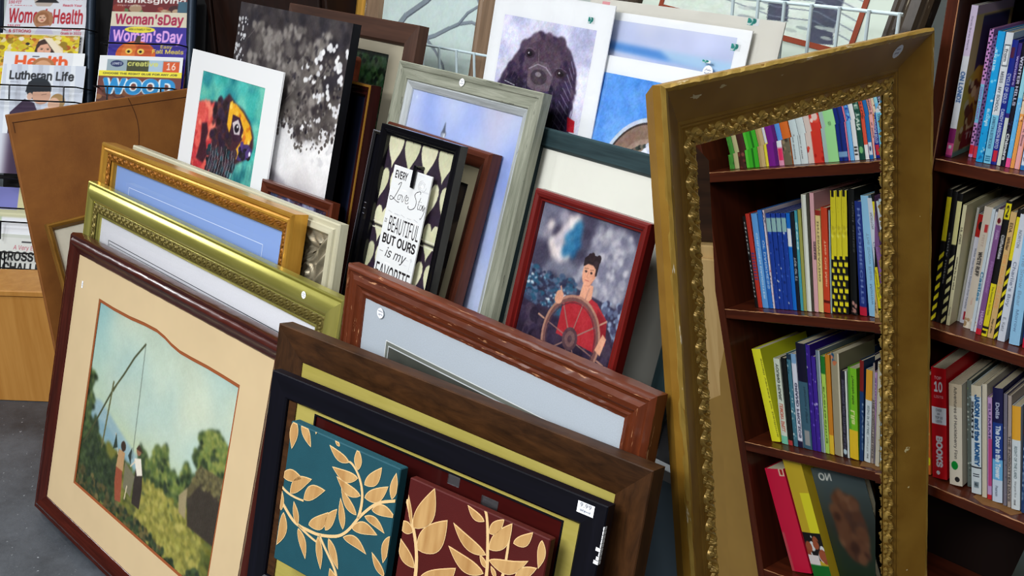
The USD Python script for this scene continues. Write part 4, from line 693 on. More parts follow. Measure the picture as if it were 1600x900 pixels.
# ---- red frame with the sailor at a ship's wheel
M_RED = wood('red_mahogany', S(84, 14, 14), S(120, 28, 24), 0.3, stretch=(4, 60, 60), coat=0.3)
t, w, h, at = leaning('framed_picture', 'red framed print of a young sailor in red at a ship\'s wheel', 'picture', 'F16', 0.0, 0.264, -0.003, stand=TABLE, back=0.024)
rails(t, w, h, [(0, -0.024), (0, -0.004), (0.003, 0.0005), (0.007, 0.001), (0.012, -0.001), (0.0155, -0.006), (0.0185, -0.006), (0.0195, -0.011), (0.0195, -0.016), (0.012, -0.024)], M_RED)
def paint_sailor():
    p = Pic(210, 240); p.grad([(0, (62, 56, 80)), (0.3, (92, 92, 112)), (0.55, (70, 66, 90)), (1, (44, 36, 58))])
    p.blobs(160, 0, 0, 1, 0.5, 0.04, 0.11, [(78, 74, 96), (104, 104, 124), (56, 52, 74), (118, 120, 138)], 101); p.blur(3)
    cl = lambda x, y: ((x - 0.27) / 0.2) ** 2 + ((y - 0.15) / 0.13) ** 2 < 1 and math.sin(x * 22 + y * 9) > -0.6
    p.blobs(150, 0.08, 0.02, 0.5, 0.32, 0.015, 0.05, [(206, 196, 198), (226, 216, 212), (176, 170, 182), (150, 146, 160)], 102, cl); p.blur(1.6); p.blobs(50, 0.3, 0.06, 0.46, 0.26, 0.012, 0.035, [(40, 110, 152), (56, 128, 166), (30, 92, 136)], 103, lambda x, y: ((x - 0.38 + 0.3 * (y - 0.15)) / 0.07) ** 2 + ((y - 0.16) / 0.1) ** 2 < 1); p.blur(0.9)
    col = lambda x, y: abs(x - 0.72 - 0.05 * math.sin(y * 9)) < 0.16 + 0.16 * y
    p.blobs(220, 0.45, 0.02, 1, 0.6, 0.02, 0.06, [(150, 150, 164), (126, 126, 144), (166, 164, 174), (112, 112, 132)], 105, col); p.blur(2.4); p.blobs(120, 0.5, 0.05, 0.95, 0.5, 0.01, 0.03, [(176, 174, 182), (152, 152, 166), (120, 120, 140)], 111, col); p.blur(1.5)
    p.poly([(0, 0.4), (0.2, 0.44), (0.45, 0.41), (1, 0.45), (1, 1), (0, 1)], (50, 48, 72))
    p.blobs(320, 0, 0.38, 0.5, 0.6, 0.008, 0.035, [(60, 70, 98), (40, 44, 70), (80, 100, 128), (40, 84, 112)], 106, flat=0.5); p.blobs(160, 0, 0.42, 0.45, 0.58, 0.004, 0.014, [(196, 206, 216), (150, 180, 202), (220, 226, 230), (110, 160, 180)], 107, lambda x, y: math.sin(x * 14 + y * 30) > 0.2, flat=0.5); p.blobs(90, 0.78, 0.42, 1, 0.7, 0.008, 0.025, [(140, 154, 180), (90, 100, 130), (60, 60, 90)], 108)
    p.poly([(0, 0.58), (0.4, 0.62), (1, 0.62), (1, 1), (0, 1)], (46, 34, 58)); p.blobs(200, 0, 0.6, 1, 1, 0.02, 0.06, [(52, 40, 64), (40, 30, 50), (60, 46, 66)], 109); p.blur(0.8)
    R1, R2, SK = (168, 40, 50), (138, 30, 42), (214, 160, 132)
    p.poly([(0.42, 0.52), (0.52, 0.455), (0.62, 0.43), (0.74, 0.45), (0.86, 0.52), (0.9, 0.64), (0.84, 0.72), (0.42, 0.7)], R1); p.poly([(0.76, 0.48), (0.87, 0.53), (0.9, 0.66), (0.8, 0.68)], R2); p.poly([(0.57, 0.37), (0.67, 0.37), (0.68, 0.44), (0.62, 0.49), (0.56, 0.45)], SK)
    hx, hy = 0.6, 0.31; p.ell(hx, hy - 0.005, 0.062, 0.078, SK); p.ell(hx + 0.055, hy + 0.005, 0.014, 0.02, (204, 146, 120))
    p.poly([(hx - 0.068, hy - 0.03), (hx - 0.07, hy - 0.075), (hx - 0.03, hy - 0.105), (hx + 0.04, hy - 0.105), (hx + 0.075, hy - 0.07), (hx + 0.075, hy + 0.0), (hx + 0.06, hy + 0.005), (hx + 0.055, hy - 0.035), (hx + 0.02, hy - 0.05), (hx - 0.03, hy - 0.048), (hx - 0.055, hy - 0.035)], (40, 28, 34)); p.blobs(14, hx - 0.06, hy - 0.1, hx + 0.07, hy - 0.06, 0.012, 0.022, [(44, 30, 36), (60, 44, 48)], 110)
    for sx in (-0.032, 0.022): p.line([(hx + sx - 0.018, hy - 0.022), (hx + sx + 0.016, hy - 0.026)], (60, 40, 36), 0.9); p.ell(hx + sx, hy - 0.006, 0.011, 0.006, (44, 34, 40))
    p.line([(hx - 0.006, hy - 0.01), (hx - 0.014, hy + 0.022), (hx, hy + 0.024)], (176, 118, 96), 0.8); p.line([(hx - 0.024, hy + 0.042), (hx + 0.016, hy + 0.041)], (168, 82, 76), 1.1); p.line([(hx - 0.02, hy + 0.074), (hx + 0.03, hy + 0.066), (hx + 0.056, hy + 0.03)], (186, 128, 104), 0.8)
    cx, cy, R = 0.565, 0.7, 0.27; k = 210 / 240 * 225 / 229.0
    def ring(r, c, wd): p.line([(cx + r * math.cos(a), cy + r * k * math.sin(a)) for a in np.linspace(0, 2 * math.pi, 70)], c, wd)
    for q in range(8):
        a = q * math.pi / 4 + 0.2; p.line([(cx + 0.05 * math.cos(a), cy + 0.05 * k * math.sin(a)), (cx + 0.37 * math.cos(a), cy + 0.37 * k * math.sin(a))], (150, 112, 104), 2); p.line([(cx + 0.3 * math.cos(a), cy + 0.3 * k * math.sin(a)), (cx + 0.37 * math.cos(a), cy + 0.37 * k * math.sin(a))], (186, 142, 122), 3)
    ring(R, (116, 78, 76), 9); ring(R + 0.014, (172, 128, 110), 4); ring(R - 0.03, (78, 50, 58), 1.5); p.ell(cx, cy, 0.075, 0.066, (84, 58, 66)); p.ell(cx, cy, 0.05, 0.044, (116, 84, 84)); p.ell(cx, cy, 0.022, 0.02, (84, 58, 66))
    for x, y in ((0.37, 0.485), (0.365, 0.51)): p.ell(x, y, 0.038, 0.026, SK)
    for q in range(4): p.line([(0.34 + 0.018 * q, 0.465), (0.335 + 0.02 * q, 0.51)], (176, 120, 100), 0.7)
    p.poly([(0.86, 0.6), (0.9, 0.62), (0.88, 0.72), (0.82, 0.7)], SK); p.blur(0.3); p.grain(11, 11, 5, 0.15); return p.arr()
ph = 0.30
picture(t, 'picture', paint_sailor(), 0.0185, h - 0.0185 - ph, w - 0.037, ph, -0.0125)
plate(t, 'mat_board', 0.0185, w - 0.0185, 0.0185, h - 0.0185 - ph, -0.0135, -0.012, LK + 'navy_mat')
plate(t, 'glass', 0.0188, w - 0.0188, 0.0188, h - 0.0188, -0.0108, -0.0102, M_GLASS)
plate(t, 'backing', 0.004, w - 0.004, 0.004, h - 0.004, -0.0235, -0.0142, M_DARKBACK)
# ---- loose prints in plastic sleeves
M_SHEET = plain('warm_white_sheet', S(214, 212, 204), 0.6)
def sleeve(t, x0, y0, x1, y1, z):
    g, _ = sheet_mesh(np.zeros((40, 40, 3)), x0, y0, x1 - x0, y1 - y0, z, lambda X, Y: 0.0012 + 0.0012 * np.sin(X * 21 + Y * 9) * np.sin(Y * 17 - X * 5)); part(t, 'plastic_sleeve', g, M_PLASTIC, smooth=True, label='crinkled clear plastic sleeve')
t, w, h, at = leaning('sleeved_print', 'watercolour print of a black spaniel in a clear plastic sleeve', 'print', 'F13', 0.0, 0.349, -0.031, stand=TABLE, back=0.003)
part(t, 'card', box(0, w, 0, h, -0.003, -0.0006), M_WHITE)
def paint_dog():
    p = Pic(200, 164, (216, 216, 236)); p.blobs(90, 0, 0, 1, 1, 0.05, 0.14, [(222, 222, 240), (206, 206, 230), (196, 198, 226), (226, 226, 240)], 121); p.blur(5)
    body = [(0.02, 1), (0.04, 0.66), (0.1, 0.5), (0.2, 0.34), (0.28, 0.2), (0.4, 0.12), (0.52, 0.105), (0.66, 0.13), (0.78, 0.22), (0.86, 0.36), (0.89, 0.52), (0.87, 0.75), (0.9, 1)]
    p.poly(body, (72, 56, 84)); B = Polygon(body); from shapely import Point
    B2 = B.buffer(-0.035); inb = lambda x, y: B2.contains(Point(x, y))
    g = random.Random(8)
    for k in range(260):
        q = B.exterior.interpolate(g.random(), normalized=True); p.line([(q.x, q.y), (q.x + g.uniform(-0.02, 0.02), q.y + g.uniform(0.01, 0.05))], g.choice([(84, 68, 92), (60, 46, 74), (96, 80, 104)]), 0.9)
    p.blobs(160, 0, 0.1, 0.95, 0.62, 0.02, 0.06, [(88, 70, 92), (70, 52, 80), (104, 84, 104), (60, 44, 76)], 122, inb); p.blobs(160, 0, 0.55, 1, 1, 0.02, 0.06, [(44, 32, 62), (56, 42, 74), (30, 20, 46), (66, 52, 90)], 123, inb); p.blur(1.2)
    for k in range(420):
        x, y = g.random(), g.random()
        if inb(x, y): L_ = g.uniform(0.02, 0.06); dx = (x - 0.5) * 0.06; p.line([(x, y), (x + dx, y + L_)], g.choice([(116, 96, 116), (70, 54, 80), (96, 78, 100), (52, 38, 66)] if y < 0.55 else [(40, 28, 56), (72, 58, 96), (28, 18, 42), (96, 84, 116)]), 0.7)
    p.ell(0.5, 0.34, 0.2, 0.17, (92, 74, 92)); p.poly([(0.36, 0.44), (0.44, 0.36), (0.56, 0.36), (0.64, 0.46), (0.62, 0.6), (0.5, 0.64), (0.38, 0.6)], (112, 96, 110)); p.ell(0.49, 0.5, 0.09, 0.07, (78, 64, 76)); p.ell(0.48, 0.475, 0.03, 0.02, (150, 140, 150)); p.line([(0.37, 0.44), (0.46, 0.385), (0.55, 0.4), (0.62, 0.46)], (168, 156, 170), 1.8); p.line([(0.44, 0.25), (0.46, 0.36)], (140, 126, 140), 1.2)
    for x, y in ((0.35, 0.31), (0.71, 0.43)): p.ell(x, y, 0.055, 0.04, (60, 44, 60)); p.ell(x, y, 0.03, 0.024, (30, 22, 30)); p.ell(x - 0.01, y - 0.008, 0.008, 0.006, (220, 216, 226)); p.line([(x - 0.06, y - 0.04), (x, y - 0.055), (x + 0.06, y - 0.03)], (140, 124, 140), 1)
    for k in range(34): a = 0.06 + 0.025 * k; p.line([(a, 0.6 + 0.03 * (k % 4)), (a + 0.015, 0.74), (a - 0.01, 0.9)], [(112, 98, 130), (28, 20, 40), (84, 70, 110)][k % 3], 0.8)
    for k in range(10): p.line([(0.8 - 0.01 * k, 0.3 + 0.06 * k), (0.85, 0.4 + 0.06 * k)], (150, 140, 170), 0.8)
    p.poly([(0.86, 0.78), (0.94, 0.8), (0.95, 0.9), (0.88, 0.9)], (206, 40, 60)); p.line([(0.12, 0.6), (0.24, 0.62)], (214, 214, 226), 1.6); p.grain(16, 12, 4); return p.arr()
x0, y1 = at(0.0385, 0.0196); picture(t, 'picture', paint_dog(), x0, y1 - 0.224, 0.273, 0.224, -0.0004)
p = Pic(16, 10, (216, 218, 220)); p.blobs(9, 0.1, 0.1, 0.9, 0.9, 0.1, 0.25, [(24, 120, 110), (40, 140, 130), (214, 218, 220)], 4); logo = p.arr()
x, y = at(0.2923, 0.0027); picture(t, 'logo_mark', logo, x - 0.009, y - 0.006, 0.018, 0.012, -0.0003)
sleeve(t, -0.005, -0.001, w + 0.003, h + 0.012, 0.0004)
t, w, h, at = leaning('sleeved_print', 'large cream card sheet in plastic, backmost of the sleeved prints', 'print', 'F14', -0.041, 0.412, -0.1085, stand=TABLE, back=0.003, z=-0.026)
part(t, 'card', box(0, w, 0, h, -0.003, -0.0006), M_SHEET); x, y = at(0.348, -0.102); picture(t, 'logo_mark', logo, x - 0.012, y - 0.006, 0.024, 0.012, -0.0004)
p = Pic(30, 30, (226, 160, 166)); x, y = at(0.0, -0.0935); picture(t, 'pink_patch', p.arr(), x - 0.008, y - 0.004, 0.02, 0.014, -0.0004); sleeve(t, -0.004, -0.001, w + 0.006, h + 0.006, 0.0004)
t, w, h, at = leaning('sleeved_print', 'pale lavender seascape print in plastic, middle of the sleeved prints', 'print', 'F14', -0.0125, 0.36, -0.0862, stand=TABLE, back=0.003, z=-0.013)
part(t, 'card', box(0, w, 0, h, -0.003, -0.0006), M_WHITE)
p = Pic(150, 110, (206, 212, 232)); p.blobs(70, 0, 0, 1, 0.5, 0.05, 0.15, [(200, 206, 230), (214, 218, 236), (192, 200, 226)], 131); p.blur(6); p.poly([(0.1, 0.26), (0.6, 0.29), (1, 0.3), (1, 0.42), (0.1, 0.36)], (90, 150, 214)); p.poly([(0.5, 0.27), (1, 0.29), (1, 0.42), (0.6, 0.38)], (176, 206, 230)); p.blur(2.5)
picture(t, 'picture', p.arr(), 0.012, h - 0.17, w - 0.04, 0.155, -0.0004); x, y = at(0.333, -0.0545); picture(t, 'logo_mark', logo, x - 0.01, y - 0.006, 0.02, 0.012, -0.0002)
p = Pic(20, 20, (236, 150, 160)); x, y = at(0.019, -0.021); picture(t, 'pink_patch', p.arr(), x - 0.008, y - 0.006, 0.016, 0.012, -0.0002); sleeve(t, -0.006, -0.001, w + 0.006, h + 0.006, 0.0006)
t, w, h, at = leaning('sleeved_print', 'bright blue print with a curled brown shell, in front of the sleeved prints', 'print', 'F14', 0.0, 0.417, -0.004, stand=TABLE, back=0.003)
part(t, 'card', box(0, w, 0, h, -0.003, -0.0006), M_WHITE)
def paint_shell():
    p = Pic(210, 152); p.grad([(0, (82, 152, 226)), (0.4, (110, 170, 234)), (0.7, (140, 190, 240)), (1, (110, 160, 220))]); p.blobs(80, 0, 0, 1, 1, 0.05, 0.12, [(96, 160, 228), (120, 178, 236), (84, 150, 222)], 141); p.blur(4)
    k = 200 / 150; cx, cy = 0.56, 0.80
    for r, c in ((0.352, (206, 214, 226)), (0.33, (60, 48, 44)), (0.32, (148, 122, 108)), (0.25, (168, 146, 130)), (0.19, (40, 48, 46)), (0.175, (176, 156, 140)), (0.13, (200, 210, 226)), (0.1, (30, 40, 42)), (0.05, (110, 130, 120))): p.ell(cx, cy, r, r * k * 1.15, c)
    for q in range(40):
        a = math.pi + q * math.pi / 40; p.ell(cx + 0.215 * math.cos(a), cy + 0.215 * k * 1.15 * math.sin(a), 0.014, 0.016, [(34, 40, 40), (120, 110, 100), (60, 70, 66)][q % 3])
    p.blobs(16, 0.5, 0.46, 0.62, 0.56, 0.012, 0.02, [(236, 240, 250), (214, 222, 240)], 142); p.blobs(40, 0.5, 0.75, 0.75, 1, 0.015, 0.04, [(26, 36, 40), (190, 214, 234), (70, 90, 90), (216, 226, 240)], 143); p.grain(14, 13, 4); return p.arr()
x0, y1 = at(0.0162, 0.029); picture(t, 'picture', paint_shell(), x0, y1 - 0.25, 0.344, 0.25, -0.0004)
x, y = at(0.2878, -0.023); picture(t, 'logo_mark', logo, x - 0.009, y - 0.003, 0.018, 0.005, -0.0003); sticker(t, *at(0.2952, -0.0055), 0.0, 0.011, 6); sleeve(t, -0.02, -0.001, w + 0.01, h + 0.006, 0.0004)

# ---- chestnut frame with the grey linen mat
M_CHEST = wood('chestnut_moulding', S(72, 30, 14), S(112, 52, 26), 0.35, stretch=(3, 60, 60), worn=S(188, 136, 98), wornamt=0.62, coat=0.2)
t, w, h, at = leaning('framed_picture', 'worn chestnut-brown frame with grey linen mat behind the walnut frame', 'picture', 'F17', 0.006, 0.716, 0.0, stand=TABLE, back=0.024)
rails(t, w, h, [(0, -0.024), (0, -0.001), (0.004, 0.003), (0.009, 0.004), (0.011, 0.0005), (0.016, -0.001), (0.024, 0.0025), (0.032, 0.001), (0.037, -0.005), (0.041, -0.0065), (0.044, -0.004), (0.048, -0.006), (0.051, -0.006), (0.053, -0.0095), (0.053, -0.012), (0.03, -0.024)], M_CHEST, wob=0.00022, nx=70)
M_LINEN = plain('grey_linen', S(178, 186, 194), 0.75, noise=0.08, nscale=500)
plate(t, 'mat_board', 0.047, w - 0.047, 0.047, h - 0.047, -0.010, -0.008, M_LINEN)
x0, y1 = at(0.128, 0.1085); line_frame(t, x0, 0.12, w - x0, y1, -0.0079, 0.0016, plain('white_line', S(220, 222, 222), 0.6)); line_frame(t, x0 + 0.0016, 0.1216, w - x0 - 0.0016, y1 - 0.0016, -0.0079, 0.006, plain('dark_sage_line', S(112, 116, 108), 0.6)); line_frame(t, x0 + 0.0085, 0.1285, w - x0 - 0.0085, y1 - 0.0085, -0.0079, 0.0012, LK + 'white_line')
plate(t, 'picture', x0 + 0.0098, w - x0 - 0.0098, 0.13, y1 - 0.01, -0.0079, -0.0076, plain('dark_print', S(70, 72, 66), 0.5, noise=0.3, nscale=20))
plate(t, 'glass', 0.047, w - 0.047, 0.047, h - 0.047, -0.0066, -0.0054, M_GLASS)
sticker(t, *at(0.107, 0.0655), -0.0048, 0.0095, 7)
plate(t, 'backing', 0.005, w - 0.005, 0.005, h - 0.005, -0.0235, -0.0115, M_DARKBACK)

# ---- walnut frame with yellow-gold inner
M_WALNUT = wood('walnut_burl', S(32, 18, 8), S(78, 48, 24), 0.4, stretch=(12, 45, 45), bump=0.15, worn=S(120, 88, 56), wornamt=0.72)
M_YGOLD = wood('yellow_gold_mat', S(176, 162, 74), S(204, 190, 106), 0.4, stretch=(2, 14, 14), bump=0.05, metal=0.3)
t, w, h, at = leaning('framed_picture', 'wide walnut frame with a flat yellow-gold inner panel, behind the black frame', 'picture', 'F18', 0.0, 0.748, 0.0, stand=TABLE, back=0.03)
rails(t, w, h, [(0, -0.03), (0, -0.001), (0.0015, 0.0005), (0.006, 0.0), (0.052, -0.010), (0.0555, -0.012), (0.0555, -0.024), (0.04, -0.03)], M_WALNUT)
plate(t, 'gold_panel', 0.05, w - 0.05, 0.05, h - 0.05, -0.018, -0.0135, M_YGOLD)
plate(t, 'backing', 0.006, w - 0.006, 0.006, h - 0.006, -0.0295, -0.0245, M_DARKBACK)

# ---- black frame with the dark red panel and tape
M_BLKW = wood('black_wood', S(5, 5, 12), S(13, 13, 24), 0.35, stretch=(3, 50, 50), bump=0.08, coat=0.08)
t, w, h, at = leaning('framed_picture', 'black frame with white price tag and gold mat around a dark red panel', 'picture', 'F19', 0.0, 0.651, 0.0, stand=TABLE, back=0.018)
rails(t, w, h, [(0, -0.018), (0, -0.001), (0.0015, 0.0005), (0.036, -0.0005), (0.039, -0.003), (0.04, -0.006), (0.04, -0.011), (0.03, -0.018)], M_BLKW)
mat_board(t, (0.036, 0.036, w - 0.036, h - 0.036), (0.1, 0.1, w - 0.066, h - 0.046), -0.0105, M_YGOLD, 0.002)
plate(t, 'brown_strip', 0.041, 0.058, 0.041, h - 0.041, -0.0084, -0.0062, M_WALNUT)  # brown reflection along the left inner edge, put in as a solid strip
part(t, 'black_fillet', cat_([box(0.1, w - 0.066, h - 0.049, h - 0.046, -0.0105, -0.008), box(w - 0.069, w - 0.066, 0.1, h - 0.049, -0.0105, -0.008), box(0.1, 0.103, 0.1, h - 0.049, -0.0105, -0.008)]), M_BLACK)
plate(t, 'picture', 0.095, w - 0.062, 0.095, h - 0.042, -0.0125, -0.0108, wood('dark_red_panel', S(40, 10, 10), S(70, 18, 16), 0.15, stretch=(2, 10, 10), bump=0.0, coat=0.5))
M_TAPE = pane('clear_tape', 1.6, rough=0.25, tint=(0.75, 0.75, 0.78))
for (u_, v_, a_, b_) in ((0.392, 0.05, 0.022, 0.03), (0.46, 0.068, 0.03, 0.016)):
    x, y = at(u_, v_); part(t, 'tape', bbox(x - a_ / 2, x + a_ / 2, y - b_ / 2, y + b_ / 2, -0.0106, -0.0098, 0.0003), M_TAPE, label='scrap of clear tape')
x, y = at(0.619, 0.0145); sticker(t, x, y, 0.0008, 0.01, 8, rect=(0.026, 0.016), text='9.99')
g = random.Random(5); ch = []
for k in range(9):
    y0 = h - 0.028 - 0.006 * k; ch.append(box(w - 0.0012 - g.uniform(0, 0.006) * (k > 4), w + 0.0004, y0 - 0.005, y0, -0.006, 0.0009))
part(t, 'paint_chip', cat_(ch), M_WHITE, label='chipped edge showing white')
plate(t, 'backing', 0.005, w - 0.005, 0.005, h - 0.005, -0.0175, -0.0128, M_DARKBACK)

# ---- the two leaf canvases in front
M_TEAL = plain('teal_canvas', S(24, 74, 86), 0.6, noise=0.12, nscale=14, bump=0.15, bscale=700)
M_OXBLOOD = plain('oxblood_canvas', S(76, 14, 12), 0.55, noise=0.12, nscale=14, bump=0.15, bscale=700)
M_LEAF = usdkit.material(stage, LK + 'gold_leaf_paint', {'tc': ('texture_coordinate', {}), 'mp': ('mapping', {'scale': (60, 8, 8)}), 'n': ('noise_texture', {'scale': 1.0, 'detail': 4.0}), 'r': ('rgb_ramp', {'ramp': [(0.3, S(182, 134, 78)), (0.7, S(214, 172, 112))]}), 'p': ('principled_bsdf', {'roughness': 0.45, 'metallic': 0.15})},
    [('tc.object', 'mp.vector'), ('mp.vector', 'n.vector'), ('n.fac', 'r.fac'), ('r.color', 'p.base_color')], surface='p.BSDF')
M_LEAFEDGE = plain('pale_gold_outline', S(224, 190, 136), 0.4)
def leaf_poly(x, y, ang, L, wd, bend=0.12):
    s = np.linspace(0, 1, 15); half = wd / 2 * np.sin(math.pi * s ** 0.85) ** 0.9 * (1 - 0.15 * s)
    c = bend * L * np.sin(math.pi * s); P_ = np.concatenate([np.stack([s * L, c + half], 1), np.stack([s * L, c - half], 1)[::-1]])
    R = np.array([[math.cos(ang), math.sin(ang)], [-math.sin(ang), math.cos(ang)]]); return Polygon(P_ @ R + [x, y]).buffer(0)
def stem_poly(pts, w0, w1):
    from scipy.interpolate import CubicSpline
    q = np.array(pts, float); k = CubicSpline(np.arange(len(q)), q)(np.linspace(0, len(q) - 1, 40)); d = np.gradient(k, axis=0); d /= np.linalg.norm(d, axis=1)[:, None]; nrm = np.stack([-d[:, 1], d[:, 0]], 1); ww = np.linspace(w0, w1, 40)[:, None] / 2
    return Polygon(np.vstack([k + nrm * ww, (k - nrm * ww)[::-1]])).buffer(0)
def ext(poly, d, z):
    ps = [q for q in getattr(poly, 'geoms', [poly]) if q.geom_type == 'Polygon' and q.area > 1e-7]
    m = cat_([trimesh.creation.extrude_polygon(q.simplify(0.0001), d, engine='earcut') for q in ps]); m.apply_translation([0, 0, z]); return m
def leaf_canvas(label, u0, u1, v0, v1, T, z, mt, leaves, stems, mx=False):
    t, w, h, at = leaning('canvas', label, 'canvas', 'F19', u0, u1, v0, v1=v1, z=z)
    part(t, 'canvas_block', bbox(0, w, 0, h, -T, 0, 0.0015), mt); clip = sbox(0.0005, 0.0005, w - 0.0005, h - 0.0005)
    for st in stems: 
        q = stem_poly([(a * w, (1 - b) * h) for a, b in st[0]], st[1], st[2]).intersection(clip); part(t, 'stem', ext(q, 0.0009, 0.0001), M_LEAFEDGE)
    for (a, b, a2, b2, wd, bd) in leaves:
        x, y, x2, y2 = a * w, (1 - b) * h, a2 * w, (1 - b2) * h; L = math.hypot(x2 - x, y2 - y); q = leaf_poly(x, y, math.atan2(y2 - y, x2 - x), L, wd * L, bd).intersection(clip)
        if q.is_empty: continue
        lf = part(t, 'leaf', ext(q, 0.0008, 0.0001), M_LEAFEDGE); inner = q.buffer(-0.0013)
        if not inner.is_empty: part(lf, 'gold_fill', ext(inner, 0.0011, 0.0001), M_LEAF)
# leaf lists: base x, y and tip x, y in canvas fractions (from the top left), width / length, bend
TL = [(0.042, -0.018, 0.041, 0.188, 0.42, 0), (0.103, -0.026, 0.216, 0.118, 0.42, 0), (0.247, -0.016, 0.245, 0.018, 0.5, 0), (0.47, 0.027, 0.42, -0.006, 0.5, 0.0), (0.572, 0.103, 0.38, 0.046, 0.34, 0.08), (0.656, 0.126, 0.629, -0.015, 0.5, 0), (0.666, 0.179, 0.429, 0.179, 0.36, 0.1), (0.708, 0.285, 0.479, 0.229, 0.34, 0.1), (0.727, 0.201, 0.851, 0.039, 0.45, -0.08), (0.743, 0.283, 0.926, 0.141, 0.42, -0.08), (0.697, 0.421, 0.534, 0.287, 0.34, 0.08), (0.6, 0.558, 0.54, 0.357, 0.3, 0.0), (0.967, 0.212, 0.973, 0.033, 0.38, 0.0), (0.447, 0.622, 0.526, 0.44, 0.42, 0.05), (0.29, 0.643, 0.453, 0.49, 0.45, -0.12), (0.817, 0.337, 1.021, 0.318, 0.4, 0.1), (0.765, 0.4, 0.95, 0.449, 0.34, 0.1), (0.673, 0.518, 0.894, 0.482, 0.4, 0.1), (0.609, 0.605, 0.826, 0.641, 0.34, 0.12), (0.39, 0.685, 0.453, 0.9, 0.3, 0), (0.485, 0.664, 0.607, 0.836, 0.34, 0), (0.198, 0.701, 0.303, 0.886, 0.34, 0.05), (0.19, 0.682, 0.125, 0.534, 0.36, 0), (0.044, 0.644, 0.016, 0.896, 0.34, 0.1), (-0.018, 0.395, 0.182, 0.356, 0.45, 0.05), (0.08, 0.491, 0.265, 0.327, 0.4, 0.1), (0.214, 0.488, 0.398, 0.358, 0.45, 0.1), (0.016, 0.642, -0.009, 0.488, 0.4, 0), (1.0, 0.446, 0.973, 0.642, 0.38, -0.05), (1.003, 0.723, 0.869, 0.607, 0.34, 0.05), (0.61, 0.972, 0.532, 0.856, 0.6, 0)]
TS = [([(-0.012, 0.471), (0.082, 0.501), (0.216, 0.498)], 0.004, 0.003), ([(0.007, 0.576), (0.109, 0.648), (0.194, 0.68), (0.297, 0.681), (0.388, 0.674), (0.504, 0.642), (0.599, 0.592), (0.671, 0.508), (0.726, 0.421), (0.808, 0.324), (0.88, 0.265), (1.013, 0.205)], 0.005, 0.0045), ([(0.715, 0.436), (0.727, 0.31), (0.701, 0.211), (0.643, 0.133), (0.571, 0.097)], 0.0055, 0.003), ([(0.194, 0.68), (0.303, 0.713), (0.391, 0.73)], 0.004, 0.003), ([(0.403, 0.668), (0.479, 0.752), (0.571, 0.84), (0.603, 0.93)], 0.004, 0.005)]
leaf_canvas('teal canvas with raised gold leafy branches, leaning in front of the black frame', 0.094, 0.328, 0.053, 0.286, 0.018, 0.035, M_TEAL, TL, TS)
RL = [(0.083, 0.279, 0.193, -0.002, 0.45, -0.08), (0.136, 0.39, 0.318, 0.143, 0.55, -0.05), (0.087, 0.298, -0.048, 0.288, 0.6, 0), (0.136, 0.503, -0.014, 0.364, 0.45, 0.1), (0.178, 0.569, 0.429, 0.385, 0.5, -0.12), (0.069, 0.274, 0.01, 0.101, 0.16, 0), (0.616, 0.236, 0.36, 0.142, 0.3, 0.1), (0.568, 0.059, 0.438, 0.01, 0.4, 0.1), (0.613, 0.112, 0.695, -0.001, 0.5, 0), (0.63, 0.198, 0.75, 0.001, 0.45, -0.05), (0.62, 0.342, 0.352, 0.282, 0.36, 0.1), (0.637, 0.256, 0.891, 0.16, 0.32, -0.14), (0.777, 0.105, 0.889, -0.001, 0.45, -0.1), (0.951, 0.02, 0.958, 0.178, 0.36, 0.05), (0.703, 0.331, 0.658, 0.28, 0.5, 0), (0.63, 0.305, 0.573, 0.248, 0.5, 0), (0.823, 0.274, 0.952, 0.176, 0.4, 0)]
RS = [([(0.003, 0.132), (0.083, 0.279), (0.133, 0.406), (0.154, 0.574)], 0.005, 0.0075), ([(0.561, -0.002), (0.596, 0.086), (0.623, 0.215), (0.642, 0.365)], 0.004, 0.0065), ([(0.744, 0.049), (0.75, 0.211), (0.744, 0.315)], 0.0035, 0.005)]
RL += [(0.15, 0.75, 0.36, 0.55, .5, .1), (0.15, 0.9, 0.02, 0.7, .4, .1), (0.64, 0.75, 0.85, 0.5, .4, .1), (0.64, 0.9, 0.42, 0.62, .36, .1), (0.66, 0.95, 0.9, 0.8, .4, .1)]
RS = [(RS[0][0] + [(0.15, 0.8), (0.15, 1.02)], *RS[0][1:]), (RS[1][0] + [(0.65, 0.7), (0.66, 1.02)], *RS[1][1:]), RS[2]]
leaf_canvas('dark red canvas with gold leafy stems, leaning in front of the black frame', 0.345, 0.593, 0.060, 0.314, 0.014, 0.032, M_OXBLOOD, RL, RS)
# what the two canvases rest on
P, e, u, n, w_, H, lean = axes('F19')
def ledge(label, u0, u1, v, zc, name):
    p0 = P + (H - v) * u + zc * n; zt = p0[2] - 0.0035
    M = mat4(e, np.array([-e[1], e[0], 0]), (0, 0, 1), (*(P + u0 * e + (H - v) * u + zc * n)[:2], TABLE)); t = thing(name, label, 'box', M)
    part(t, 'body', bbox(0, u1 - u0, -0.003, 0.04, 0.0006, zt - TABLE, 0.001), M_TABLE); part(t, 'lid', bbox(-0.001, u1 - u0 + 0.001, -0.004, 0.041, zt - TABLE + 0.0002, zt - TABLE + 0.003, 0.0008), M_TABLE)
ledge('small dark wooden box under the teal canvas', 0.2, 0.318, 0.286, 0.034, 'small_box')
ledge('flat dark wooden box under the red canvas', 0.40, 0.58, 0.314, 0.031, 'small_box')

